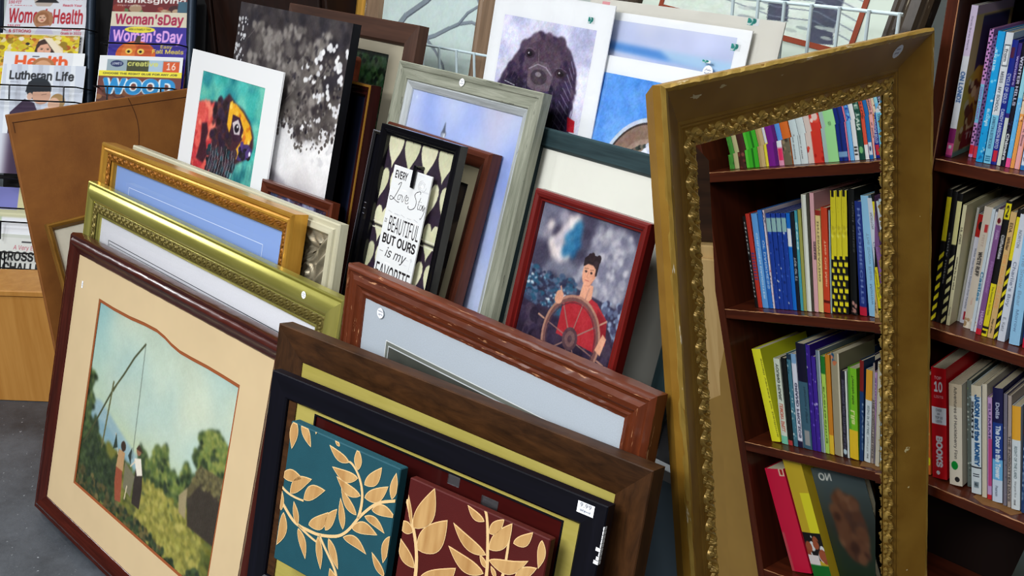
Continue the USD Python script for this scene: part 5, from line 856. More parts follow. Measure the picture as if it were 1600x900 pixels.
# ---- blue-grey board at the right end of the row
M_BGREY = plain('blue_grey_board', S(104, 124, 138), 0.6, noise=0.06, nscale=8)
t = thing('backing_board', 'blue-grey backing board with torn dust paper beside the gold mirror', 'board', mat4(E, np.array([0, 0, 1]) * math.cos(0.05) - N * math.sin(0.05), np.cross(E, np.array([0, 0, 1]) * math.cos(0.05) - N * math.sin(0.05)), W(-0.91, -1.115, TABLE + 0.0008)))
part(t, 'board', bbox(0.05, 0.125, 0, 0.27, -0.012, -0.002, 0.001), M_BGREY); part(t, 'dark_back', box(0.0, 0.05, 0, 0.25, -0.012, -0.006), M_BLACK)
g = random.Random(3); low = [(0.058 - 0.0065 * k, 0.075 + g.uniform(-0.006, 0.006) + (0.008 if k % 2 else -0.004)) for k in range(10)]
part(t, 'torn_paper', ext(Polygon([(0.058, 0.285), (-0.004, 0.285)] + low[::-1]), 0.0006, -0.0018), plain('grey_dust_paper', S(150, 156, 166), 0.7, noise=0.05), label='torn grey dust paper')
part(t, 'folded_flap', bbox(0.0, 0.125, 0.262, 0.282, -0.012, 0.006, 0.001), plain('grey_plastic', S(140, 144, 146), 0.35), label='folded grey plastic along the top')

# ================================================================= gilt mirror
M_BRONZE = usdkit.material(stage, LK + 'bronze_gold_paint', {'tc': ('texture_coordinate', {}), 'n': ('noise_texture', {'scale': 12.0, 'detail': 6.0}), 'r': ('rgb_ramp', {'ramp': [(0.3, S(136, 96, 26)), (0.7, S(162, 122, 44))]}), 'n2': ('noise_texture', {'scale': 420.0, 'detail': 2.0}), 'b': ('bump', {'strength': 0.22, 'distance': 0.001}), 'p': ('principled_bsdf', {'roughness': 0.45, 'metallic': 0.2})},
    [('tc.object', 'n.vector'), ('n.fac', 'r.fac'), ('r.color', 'p.base_color'), ('tc.object', 'n2.vector'), ('n2.fac', 'b.height'), ('b.normal', 'p.normal')], surface='p.BSDF')
M_ORN = plain('gilt_ornament', S(196, 160, 80), 0.3, metal=0.35, noise=0.35, nscale=120, spec=0.6)
M_WORNGILT = wood('worn_gilt_edge', S(150, 116, 44), S(190, 156, 76), 0.4, stretch=(10, 60, 60), metal=0.4, worn=S(236, 222, 190), wornamt=0.63)
M_MIRROR = usdkit.material(stage, LK + 'mirror_silver', {'g': ('glossy_bsdf', {'color': (0.86, 0.88, 0.87), 'roughness': 0.0})}, [], surface='g.BSDF')
P, e, u, n, w_, H, lean = axes('MIR')
U0, U1, V0 = -0.019, 0.615, -0.004
t, w, h, at = leaning('mirror', 'tall bronze-gold framed mirror leaning by the bookcase, reflecting its books', 'mirror', 'MIR', U0, U1, V0, back=0.022)
prof = [(0.014, -0.022), (0.0, 0.004), (0.0, 0.0185), (0.004, 0.022), (0.009, 0.0205), (0.056, -0.0085), (0.06, -0.0075), (0.0625, -0.0095), (0.0645, -0.0085), (0.068, -0.011), (0.09, -0.012), (0.0905, -0.0125), (0.0905, -0.022)]
def floral(x, s):
    q = x / 0.047; k = np.floor(q); r = (q - k - 0.5); out = np.zeros_like(x)
    y = s - 0.5
    for dx, dy, rr, a in ((-0.17, 0.1, 0.17, 1.0), (0.2, -0.12, 0.17, 1.0), (-0.4, -0.25, 0.1, 0.7), (0.42, 0.28, 0.1, 0.7), (0.02, 0.42, 0.09, 0.5)):
        d = np.hypot((r - dx), (y - dy) * 0.75); ang = np.arctan2(y - dy, r - dx)
        out = np.maximum(out, a * np.clip(1 - (d / rr) ** 2, 0, 1) ** 0.6 * (0.72 + 0.28 * np.cos(5 * ang + k)) + 0.2 * a * np.exp(-(d / (rr * 0.3)) ** 2))
    vine = np.exp(-((y - 0.3 * np.sin(2 * math.pi * q)) / 0.13) ** 2) * 0.6
    leaf = np.exp(-((y + 0.28 * np.sin(2 * math.pi * q + 0.6)) / 0.1) ** 2) * 0.45 * (np.sin(2 * math.pi * q * 3) > -0.5)
    return 0.0105 * np.maximum.reduce([out, vine, leaf]) * np.clip(np.sin(math.pi * np.clip(s, 0.02, 0.98)) * 3, 0, 1)
rails(t, w, h, prof, M_BRONZE, bands=[('carved_ornament', M_ORN, 0.066, 0.093, floral, 0.0012, 18, -0.0125)])
for i, (side, L, M) in enumerate(rail_places(w, h)): part(t, 'worn_edge', rail_mesh(L, [(0.0002, 0.0150), (-0.0004, 0.0188), (0.0038, 0.0226), (0.0088, 0.0212), (0.006, 0.0195)], nx=70, wob=0.00035, seed=i), M_WORNGILT, M=M, label='worn gilt ridge with pale chips')
gx0, gx1, gy0, gy1, gz, bv = 0.088, w - 0.088, 0.088, h - 0.088, -0.0125, 0.03
part(t, 'mirror_glass', trimesh.Trimesh([(gx0 + bv, gy0 + bv, gz), (gx1 - bv, gy0 + bv, gz), (gx1 - bv, gy1 - bv, gz), (gx0 + bv, gy1 - bv, gz)], [(0, 1, 2), (0, 2, 3)], process=False), M_MIRROR)
bz = gz - 0.0017; o_ = [(gx0, gy0, bz), (gx1, gy0, bz), (gx1, gy1, bz), (gx0, gy1, bz)]; i_ = [(gx0 + bv, gy0 + bv, gz), (gx1 - bv, gy0 + bv, gz), (gx1 - bv, gy1 - bv, gz), (gx0 + bv, gy1 - bv, gz)]
for k in range(4): part(t, 'bevelled_edge', trimesh.Trimesh([o_[k], o_[(k + 1) % 4], i_[(k + 1) % 4], i_[k]], [(0, 1, 2), (0, 2, 3)], process=False), M_MIRROR)
part(t, 'back_panel', box(0.02, w - 0.02, 0.02, h - 0.02, -0.0218, -0.0175), M_DARKBACK)
def on_face(u_): return 0.0205 - (u_ - 0.009) * 0.617
# sticker and chips on the sloping face
x, y = at(0.526, 0.0145)
def sloped(nm, x, y, img, w2, h2, mask, top=True, label=None):
    a = math.atan(0.617)
    if top: M = mat4((1, 0, 0), (0, math.cos(a), math.sin(a)), (0, -math.sin(a), math.cos(a)), (x, y, on_face(h - y) + 0.0006))
    else: M = mat4((math.cos(a), 0, math.sin(a)), (0, 1, 0), (-math.sin(a), 0, math.cos(a)), (x, y, on_face(w - x) + 0.0006))
    picture(t, nm, img, -w2 / 2, -h2 / 2, w2, h2, 0, M_PRINT, mask=mask, M=M, label=label)
p = Pic(26, 26, (236, 240, 246)); p.text('mm', 0.3, 0.2, 0.7, 0.35, (120, 124, 140)); p.line([(0.25 + 0.04 * k, 0.58 + 0.07 * math.sin(k * 2)) for k in range(13)], (120, 124, 140), 1)
p = Pic(26, 26, (236, 240, 246)); p.line([(0.25 + 0.04 * k, 0.34 + 0.05 * math.sin(k * 2.3)) for k in range(12)], (130, 134, 150), 1); p.line([(0.25 + 0.04 * k, 0.62 + 0.07 * math.sin(k * 2)) for k in range(13)], (120, 124, 140), 1)
yy, xx = np.mgrid[0:26, 0:26] / 25.0 - 0.5
sloped('price_sticker', x, h - 0.026, p.arr(), 0.024, 0.024, xx ** 2 + yy ** 2 < 0.262, label='round white price sticker')
def chipmask(seed, th=0.5): 
    f_ = meshkit.fbm(np.stack([xx * 3 + seed, yy * 3, xx * 0], -1), 4, seed); return (f_ + 0.35 - 1.1 * np.hypot(xx, yy)) > th
for i, (ux, vy, s, top) in enumerate(((0.575, 0.725, 0.016, 0), (0.556, 0.735, 0.007, 0), (0.578, 0.80, 0.007, 0), (0.576, 0.97, 0.005, 0), (0.592, 0.30, 0.004, 0), (0.545, 0.43, 0.014, 0), (0.56, 0.56, 0.004, 0), (0.055, 0.02, 0.02, 1), (0.1, 0.014, 0.014, 1), (0.23, 0.018, 0.005, 1))):
    x, y = at(ux, vy); sloped('paint_chip', x, y, Pic(26, 26, (214, 200, 160) if i % 2 else (206, 190, 140)).arr(), s * (1.6 if top else 0.8), s if not top else s * 0.5, chipmask(i + 2), bool(top), label='small chip in the gold paint')
# ================================================================= bookcase
B0 = np.array([0.7026, 1.7234, 0]); yb = -0.79156
BD = np.array([math.cos(yb), math.sin(yb), 0]); BI = np.array([-math.sin(yb), math.cos(yb), 0])      # along the shelves, into the case
M_CASE = wood('bookcase_stain', S(54, 20, 10), S(94, 40, 20), 0.32, stretch=(3, 40, 40), worn=S(140, 80, 48), wornamt=0.74, coat=0.2)
M_CASEV = wood('bookcase_stain_upright', S(52, 20, 10), S(88, 38, 20), 0.32, stretch=(40, 40, 3), worn=S(140, 80, 48), wornamt=0.74, coat=0.2)
M_RUB = plain('rubbed_bare_edge', S(172, 122, 84), 0.5, noise=0.25, nscale=60)
t = thing('bookcase', 'dark red-brown wooden bookcase with rubbed shelf edges, right of the mirror', 'bookcase', mat4(BD, BI, (0, 0, 1), B0))
BL, BDp, BH, TH = 0.582, 0.25, 1.80, 0.0205
for x in (0, BL - TH): part(t, 'side_panel', bbox(x, x + TH, 0, BDp, 0, BH, 0.0015), M_CASEV)
part(t, 'back_panel', box(TH, BL - TH, BDp - 0.008, BDp - 0.001, 0.02, BH - 0.02), plain('bookcase_back', S(26, 12, 8), 0.6))
SH = [1.1245, 0.8225, 0.5147, 0.205]
for z in SH + [1.432]:
    s_ = part(t, 'shelf', bbox(TH + 0.0003, BL - TH - 0.0003, 0.001, BDp - 0.009, z - 0.0215, z, 0.0012), M_CASE)
    part(s_, 'rubbed_edge', rail_mesh(BL - 2 * TH - 0.002, [(0.0004, -0.0004), (0.0004, 0.0011), (0.0016, 0.0011), (0.0016, -0.0004)], nx=50, wob=0.0004, seed=int(z * 100)), M_RUB, M=mat4((1, 0, 0), (0, 1, 0), (0, 0, 1), (TH + 0.001, 0.0, z - 0.0008)), label='pale rubbed front edge')
for x in (0.0192,): part(t, 'rubbed_edge', rail_mesh(BH - 0.01, [(-0.0002, -0.0004), (-0.0002, 0.0012), (0.0014, 0.0012), (0.0014, -0.0004)], nx=60, wob=0.00025, seed=5), M_RUB, M=mat4((0, 0, 1), (1, 0, 0), (0, 1, 0), (x, -0.0006, 0.005)), label='pale rubbed front edge')
part(t, 'top_board', bbox(-0.006, BL + 0.006, -0.006, BDp + 0.004, BH, BH + 0.022, 0.002), M_CASE)
part(t, 'kick_board', bbox(TH + 0.0003, BL - TH - 0.0003, 0.012, 0.03, 0.0, SH[3] - 0.022, 0.001), M_CASE)
pp = Polygon([(0.184, 0.056), (0.187, 0.08), (0.2, 0.095), (0.215, 0.09), (0.238, 0.098), (0.262, 0.07), (0.252, 0.045), (0.23, 0.05), (0.205, 0.042)]).buffer(0.006).buffer(-0.003)
pp = Polygon([(x, (y - 0.04) * 0.75 + 0.008) for x, y in pp.exterior.coords])
part(t, 'worn_patch', ext(pp, 0.0003, SH[2] + 0.0001), plain('bare_wood_patch', S(134, 92, 50), 0.65, noise=0.2, nscale=40), label='bare tan patch worn in the shelf')

# ---------------------------------------------------------------- books
_bk = [0]
def book(row, tpos, w, h, base, label, ops=(), tilt=0.0, q=0.03, depth=0.15, px=None, face=None, group=None, cover=None, pages=True):
    _bk[0] += 1; c, s = math.cos(tilt), math.sin(tilt); z0 = SH[row] + 0.0006
    x0 = tpos if tilt <= 0 else tpos + w - w * c
    if tilt > 0: z0 += w * s
    e_ = BD * c + np.array([0, 0, -s]); u_ = BD * s + np.array([0, 0, c])
    depth = min(depth, BDp - 0.012 - q)
    t = thing('book', label, 'book', mat4(e_, BI, u_, B0 + x0 * BD + q * BI + np.array([0, 0, z0])), group)
    mc = plain('book_cover_%02d' % _bk[0], S(*(cover or base)), 0.4)
    bt = min(0.0012, w * 0.16); fw = w - 0.0003
    part(t, 'cover', cat_([box(0.0001, bt, 0.0012, depth, 0, h), box(fw - bt, fw, 0.0012, depth, 0, h)]), mc)
    if pages: part(t, 'pages', box(bt + 0.0001, fw - bt - 0.0001, 0.0016, depth - 0.003, 0.0015, h - 0.002), M_PAGES)
    W_, H_ = px or (max(8, int(w * 1100)), 200)
    p = Pic(W_, H_, base)
    for o in ops:
        k = o[0]
        if k == 'band': p.rect(0, o[1], 1, o[2], o[3])
        elif k == 'box': p.rect(o[1], o[2], o[3], o[4], o[5])
        elif k == 'ell': p.ell(o[1], o[2], o[3], o[4], o[5])
        elif k == 'down': p.text(o[1], o[4] if len(o) > 4 and o[4] is not None else 0.2, o[2], o[5] if len(o) > 5 else 0.8, o[3], o[6] if len(o) > 6 else (20, 20, 20), o[7] if len(o) > 7 else 1, rot=-90)
        elif k == 'across': p.text(o[1], o[2], o[3], o[4], o[5], o[6], o[7] if len(o) > 7 else 2)
        elif k == 'stripes':
            for j in range(o[5]):
                y = o[1] + (o[2] - o[1]) * j / o[5]; d = (o[2] - o[1]) / o[5]; p.poly([(0.12, y + 0.62 * d), (0.88, y + 0.1 * d), (0.88, y + 0.55 * d), (0.12, y + 1.05 * d)], o[3])
        elif k == 'checks':
            n_ = o[5]
            for j in range(n_):
                y = o[1] + (o[2] - o[1]) * j / n_; d = (o[2] - o[1]) / n_; p.rect(0.15 + 0.35 * (j % 2), y, 0.5 + 0.35 * (j % 2), y + 0.55 * d, o[3])
        elif k == 'specks': p.blobs(o[1], 0, o[2], 1, o[3], 0.03, 0.2, o[4], o[5])
        elif k == 'lines':
            for j in range(o[3]): y = o[1] + (o[2] - o[1]) * (j + 0.5) / o[3]; p.rect(0.2, y, 0.8, y + 0.4 * (o[2] - o[1]) / o[3], o[4])
    picture(t, 'spine', p.arr(), 0, 0, fw, h, 0.0, M_GLOSSY, M=mat4((1, 0, 0), (0, 0, 1), (0, -1, 0), (0, 0.0011, 0)), zf=lambda X, Y: min(0.0012, w * 0.08) * np.sin(math.pi * X))
    if face is not None: picture(t, 'cover_art', face, 0.0014, 0, depth - 0.0014, h, 0.0, M_GLOSSY, M=mat4((0, 1, 0), (0, 0, 1), (1, 0, 0), (fw + 0.0002, 0, 0)))
    return t
WH, NAVY, YEL, BLK = (232, 236, 242), (22, 34, 110), (238, 222, 34), (16, 16, 18)
# --- top row
p = Pic(70, 110, (226, 196, 120)); p.rect(0, 0, 1, 0.06, (206, 178, 190)); p.rect(0.2, 0.08, 0.9, 0.46, (60, 56, 96)); p.poly([(0, 0.5), (0.3, 0.4), (0.9, 0.46), (1, 0.84), (0.4, 0.88), (0, 0.8)], (226, 190, 60)); p.blobs(50, 0.1, 0.5, 1, 0.86, 0.03, 0.08, [(150, 90, 30), (240, 220, 160), (110, 60, 30)], 151); p.poly([(0.2, 0.84), (0.9, 0.8), (0.95, 0.93), (0.15, 0.96)], (150, 40, 36)); p.text('THAT', 0.25, 0.85, 0.8, 0.9, (240, 236, 226), 3); p.rect(0, 0.96, 1, 1, (120, 170, 150))
book(0, 0.0285, 0.0112, 0.252, WH, 'tall white and plum book with ON LONDI in blue, first on the top shelf', [('band', 0, 0.32, (216, 200, 228)), ('band', 0.8, 1, (134, 30, 104)), ('band', 0.9, 0.98, (236, 90, 160)), ('down', 'Dumb Bunny Morris', 0.07, 0.29, 0.32, 0.62, (90, 80, 110), 1), ('down', 'ON LONDI', 0.42, 0.63, 0.18, 0.85, (40, 92, 160), 5), ('box', 0.3, 0.915, 0.7, 0.935, WH)], tilt=0.014, q=0.022, face=p.arr())
book(0, 0.0565, 0.0068, 0.214, (214, 150, 214), 'pink checked paperback with a light blue band, top shelf', [('checks', 0.0, 0.4, (40, 24, 60), (0, 0, 0), 16), ('band', 0.42, 0.72, (130, 206, 240)), ('down', 'DIARY STUDENT', 0.44, 0.7, 0.2, 0.8, (150, 100, 190), 3), ('checks', 0.74, 0.9, (40, 24, 60), (0, 0, 0), 7), ('band', 0.9, 0.97, (226, 40, 60))], q=0.05)
book(0, 0.0638, 0.0062, 0.205, (120, 90, 150), 'violet checked paperback beside the pink checked one', [('checks', 0.0, 0.9, (36, 26, 66), (0, 0, 0), 36), ('band', 0.9, 1, (226, 60, 80))], q=0.05)
book(0, 0.0776, 0.0116, 0.215, (18, 164, 232), 'bright cyan blue book on the top shelf', [('down', 'JULIUS', 0.12, 0.3, 0.0, 0.45, (220, 240, 250), 5), ('down', 'BLOOMS', 0.58, 0.72, 0.4, 0.8, (220, 240, 250), 5), ('specks', 24, 0.1, 1, [(120, 210, 246), (14, 120, 190), (210, 236, 246)], 152)])
book(0, 0.0905, 0.0118, 0.2145, (222, 228, 234), 'white and light blue MY SCHOOL book on the top shelf', [('band', 0.62, 1, (126, 206, 238)), ('box', 0.14, 0.09, 0.86, 0.25, (90, 100, 110)), ('box', 0.22, 0.1, 0.78, 0.24, (236, 240, 244)), ('down', 'from', 0.12, 0.22, 0.3, 0.7, (40, 46, 60), 3), ('down', 'MSSS : MY SCHOOL', 0.29, 0.6, 0.28, 0.72, (40, 46, 60), 2), ('down', 'JOHNSTON & DESTREICHER', 0.63, 0.88, 0.28, 0.7, (30, 60, 90), 2), ('lines', 0.93, 0.98, 3, (30, 110, 150))])
book(0, 0.1025, 0.0094, 0.204, (18, 38, 140), 'royal blue CYCLE OF GOLD book on the top shelf', [('down', 'CYCLE OF GOLD', 0.26, 0.5, 0.18, 0.8, WH, 3), ('down', 'CANDY DARSON BOTD', 0.54, 0.87, 0.18, 0.8, WH, 3), ('box', 0.1, 0.06, 0.6, 0.14, (80, 30, 60)), ('box', 0.15, 0.88, 0.8, 0.97, (206, 40, 60))])
book(0, 0.1122, 0.0062, 0.2, (52, 36, 120), 'thin purple paperback with white lower half, top shelf', [('band', 0.35, 0.56, (30, 140, 200)), ('band', 0.6, 1, (210, 220, 210)), ('down', 'wonders', 0.1, 0.34, 0.2, 0.8, (200, 190, 226), 2)])
book(0, 0.1188, 0.0066, 0.2, (16, 16, 34), 'thin black paperback with white lettering, top shelf', [('down', 'WINTER HILLS', 0.1, 0.5, 0.15, 0.85, (214, 214, 236), 4), ('specks', 14, 0.5, 0.75, [(70, 60, 130), (40, 40, 90)], 153), ('down', 'Chimera', 0.72, 0.95, 0.1, 0.9, (226, 232, 236), 5)])
book(0, 0.1262, 0.0074, 0.23, (104, 186, 240), 'pale sky-blue book with a pink foot, top shelf', [('band', 0, 0.5, (150, 214, 230)), ('band', 0.93, 1, (240, 80, 150)), ('specks', 12, 0, 0.9, [(80, 160, 230), (190, 230, 240)], 154)])
book(0, 0.1342, 0.0062, 0.225, (232, 206, 176), 'cream and orange paperback, top shelf', [('band', 0.6, 1, (240, 160, 80)), ('specks', 10, 0.3, 0.7, [(120, 60, 50), (240, 220, 200)], 155)])
book(0, 0.141, 0.0085, 0.225, (240, 170, 170), 'salmon pink book with dark small lettering, top shelf', [('down', 'THE KNOWING WAY', 0.3, 0.62, 0.25, 0.75, (60, 40, 50), 3), ('down', 'N. Stone', 0.7, 0.83, 0.3, 0.7, (60, 40, 50), 2), ('box', 0.8, 0, 1, 1, (240, 150, 110))])
book(0, 0.1502, 0.0085, 0.225, (30, 110, 180), 'deep blue book with a white emblem near its foot, top shelf', [('box', 0.15, 0.86, 0.85, 0.96, (220, 226, 236)), ('ell', 0.5, 0.91, 0.2, 0.02, (60, 70, 110))])
top2 = [(0.1594, 0.0085, (222, 84, 60), 'orange-red paperback with a white foot, top shelf', [('down', 'ADVENTURES', 0.1, 0.6, 0.25, 0.75, (80, 20, 20), 2), ('band', 0.85, 1, (236, 236, 236))]),
 (0.1685, 0.0125, (16, 74, 60), 'bottle green book with white lettering, top shelf', [('down', 'LITTLE TOWN', 0.1, 0.72, 0.2, 0.85, (220, 236, 220), 4), ('ell', 0.5, 0.9, 0.3, 0.03, (120, 190, 120))]),
 (0.1815, 0.0105, (228, 230, 232), 'white book with small black lettering by the bottle green one', [('down', 'STAR', 0.1, 0.3, 0.3, 0.7, (40, 40, 50), 3), ('lines', 0.85, 0.95, 3, (40, 40, 40))]),
 (0.1925, 0.0095, (110, 180, 236), 'light blue TURKEY book on the top shelf', [('down', 'TURKEY', 0.05, 0.5, 0.1, 0.9, (16, 60, 170), 5)]),
 (0.2025, 0.0038, (226, 120, 150), 'very thin pink booklet, top shelf', []),
 (0.2068, 0.0205, (18, 44, 130), 'broad navy book, top shelf', [('box', 0.4, 0, 0.55, 1, (14, 30, 90)), ('band', 0.9, 0.95, (120, 160, 200))]),
 (0.2278, 0.0345, (160, 224, 150), 'broad mint green book, top shelf', [('box', 0.7, 0, 1, 1, (170, 196, 190)), ('down', 'SKIP', 0.45, 0.62, 0.3, 0.5, (70, 110, 70), 3)]),
 (0.2628, 0.0385, (214, 54, 40), 'broad red and white book, top shelf', [('box', 0.6, 0, 1, 1, (226, 206, 196)), ('specks', 12, 0.3, 1, [(226, 70, 50), (190, 36, 30), (240, 210, 200)], 156)]),
 (0.3018, 0.0185, (214, 224, 224), 'white book with a narrow line of black text, top shelf', [('down', 'once upon a time', 0.55, 0.95, 0.6, 0.8, (30, 30, 34), 2)]),
 (0.3208, 0.0185, (206, 220, 222), 'off-white book with black text low on its spine, top shelf', [('down', 'second time around', 0.5, 0.95, 0.55, 0.75, (30, 30, 34), 2)]),
 (0.3416, 0.021, (222, 110, 40), 'orange book with grey-brown lower third, top shelf', [('band', 0.7, 1, (110, 100, 80)), ('specks', 12, 0.66, 0.9, [(60, 50, 44), (150, 130, 100)], 157)]),
 (0.3632, 0.0135, (226, 150, 180), 'pink, blue and white book, top shelf', [('band', 0.3, 0.6, (90, 150, 226)), ('band', 0.6, 0.8, WH), ('box', 0.1, 0.82, 0.8, 0.94, (230, 50, 100))]),
 (0.3772, 0.0265, (122, 30, 140), 'broad purple book, top shelf', [('box', 0.0, 0, 0.3, 1, (90, 20, 110)), ('box', 0.45, 0.6, 0.85, 0.72, (226, 220, 236))]),
 (0.4042, 0.0075, (230, 216, 60), 'thin yellow and white paperback, top shelf', [('band', 0, 0.5, (220, 220, 226))]),
 (0.4122, 0.0175, (198, 172, 120), 'tan book, top shelf', [('box', 0.5, 0, 1, 1, (182, 156, 104))]),
 (0.4302, 0.0355, (60, 176, 40), 'broad leaf green book, top shelf', [('box', 0.3, 0, 0.42, 1, (30, 110, 24)), ('box', 0.75, 0, 1, 1, (90, 200, 60))]),
 (0.4662, 0.0195, (70, 36, 30), 'dark brown book, top shelf', [('specks', 10, 0.5, 1, [(120, 60, 50), (50, 24, 20)], 158)]),
 (0.4862, 0.0135, (186, 180, 130), 'beige book near the dark end of the top shelf', []),
 (0.5002, 0.0145, (64, 140, 50), 'mottled green book at the far end of the top shelf', [('specks', 20, 0, 1, [(90, 170, 70), (40, 90, 34)], 159)])]
for i, (t0, w_, c, lab, ops) in enumerate(top2): book(0, t0, w_ - 0.0004, 0.185 + 0.012 * ((i * 7) % 5) / 4, c, lab, ops, px=(max(8, int(w_ * 700)), 120), depth=0.14)
# --- second row
def strp(yel): return [('band', 0, 0.06, BLK), ('box', 0.1, 0.06, 0.95, 0.38, yel), ('stripes', 0.45, 1.0, yel, BLK, 7)]
for i, (t0, yel) in enumerate(((0.0468, YEL), (0.0562, (40, 38, 34)), (0.0652, (226, 220, 150)))): book(1, t0, 0.0088, 0.246 - 0.002 * i, BLK, ['black study guide with bright yellow stripes, first on the second shelf', 'nearly black study guide between two striped ones', 'black study guide with pale yellow stripes, third on the second shelf'][i], strp(yel) if i != 1 else [('down', 'study notes', 0.3, 0.7, 0.3, 0.7, (160, 160, 160), 2)], tilt=-0.03)
book(1, 0.0753, 0.0066, 0.224, (226, 220, 176), 'thin cream Walking by the Wind paperback, second shelf', [('down', 'I.B. JONES', 0.18, 0.32, 0.3, 0.8, (50, 46, 40), 2), ('down', 'walking by the wind', 0.42, 0.7, 0.25, 0.75, (50, 46, 40), 2), ('down', 'Corey', 0.84, 0.92, 0.3, 0.8, (110, 106, 90), 2)], tilt=-0.025)
book(1, 0.0824, 0.0045, 0.215, (176, 176, 168), 'thin grey pamphlet set back on the second shelf', [], q=0.06, depth=0.12)
book(1, 0.0878, 0.0128, 0.205, (214, 216, 230), 'white Walter Dean Myers book with a red pointed top, set back', [('box', 0, 0, 1, 0.2, (176, 26, 24)), ('ell', 0.55, 0.1, 0.28, 0.035, (40, 20, 20)), ('down', 'Walter Dean Myers Scorpion Over Paradise', 0.3, 0.86, 0.32, 0.62, (90, 96, 116), 1), ('box', 0.4, 0.885, 0.72, 0.96, (170, 30, 50))], q=0.058, depth=0.13)
book(1, 0.1012, 0.0148, 0.226, (214, 202, 184), 'worn cream WHITE RUFF book, second shelf', [('box', 0.45, 0.14, 0.75, 0.2, (190, 50, 50)), ('down', 'FRITZ', 0.22, 0.32, 0.4, 0.65, (176, 150, 136), 1), ('down', 'WHITE RUFF', 0.36, 0.56, 0.25, 0.72, (26, 24, 24), 6), ('down', 'Frank', 0.74, 0.8, 0.4, 0.65, (200, 150, 130), 1), ('specks', 16, 0.92, 1, [(170, 140, 100), (230, 220, 200)], 161)], q=0.042)
book(1, 0.1166, 0.0055, 0.226, (210, 224, 232), 'thin white-blue picture book, second shelf', [('down', 'Castles', 0.5, 0.75, 0.0, 0.95, (40, 110, 150), 4)], q=0.036)
book(1, 0.1226, 0.0052, 0.222, (222, 228, 234), 'thin white picture book beside the white-blue one', [('specks', 8, 0.85, 1, [(206, 170, 140), (226, 206, 190)], 162)], q=0.036)
book(1, 0.1285, 0.0095, 0.23, (134, 88, 146), 'mauve paperback with cream top and red foot, second shelf', [('band', 0, 0.12, (220, 208, 190)), ('ell', 0.45, 0.09, 0.25, 0.02, (110, 20, 30)), ('down', 'PARK', 0.16, 0.24, 0.3, 0.75, (200, 170, 214), 2), ('down', 'Philosopher', 0.4, 0.66, 0.25, 0.8, (176, 130, 190), 2), ('down', 'HARD', 0.8, 0.92, 0.3, 0.8, (220, 200, 230), 2), ('band', 0.95, 1, (206, 30, 50))])
book(1, 0.1387, 0.0096, 0.247, BLK, 'black and yellow CliffsNotes study guide, second shelf', [('box', 0.1, 0.02, 0.95, 0.13, YEL), ('across', '2', 0.2, 0.03, 0.85, 0.12, BLK, 4), ('down', 'CliffsNotes', 0.24, 0.42, 0.25, 0.8, (226, 226, 226), 5), ('box', 0.0, 0.6, 1, 0.92, YEL), ('down', 'The Romantic Gun Eyes', 0.62, 0.84, 0.3, 0.7, (60, 56, 20), 1), ('box', 0, 0.94, 1, 1, YEL), ('box', 0, 0.955, 0.7, 0.975, BLK)])
book(1, 0.1489, 0.01, 0.23, (222, 184, 120), 'tan paperback with orange title, second shelf', [('down', 'EDA', 0.08, 0.16, 0.25, 0.75, (60, 40, 30), 3), ('down', 'Wilder', 0.19, 0.3, 0.25, 0.75, (60, 40, 30), 4), ('down', 'THE HOUSE OF LOVE', 0.32, 0.76, 0.25, 0.75, (236, 150, 80), 1), ('down', 'Reign of Bliss', 0.84, 0.96, 0.3, 0.7, (50, 40, 30), 3)])
book(1, 0.1593, 0.0064, 0.237, BLK, 'thin yellow-black striped study guide beside the tan paperback', [('box', 0.1, 0.06, 1, 0.38, YEL), ('stripes', 0.42, 1.0, YEL, BLK, 7)])
book(1, 0.1663, 0.0124, 0.23, (218, 226, 238), 'white Charlie\'s book, second shelf', [('down', 'NORTON', 0.12, 0.26, 0.3, 0.7, (90, 96, 110), 1), ('down', "Charlie's Boy", 0.36, 0.72, 0.2, 0.75, (90, 100, 130), 1), ('down', 'E. Katz', 0.8, 0.92, 0.3, 0.7, (110, 116, 130), 1)], tilt=-0.01)
book(1, 0.186, 0.0175, 0.235, (150, 204, 240), 'light blue hardback, second shelf, leaning left', [('down', 'The Snow Bear', 0.3, 0.7, 0.25, 0.6, (120, 150, 180), 1), ('down', 'Morrow', 0.72, 0.9, 0.3, 0.6, (90, 120, 160), 1)], tilt=-0.06)
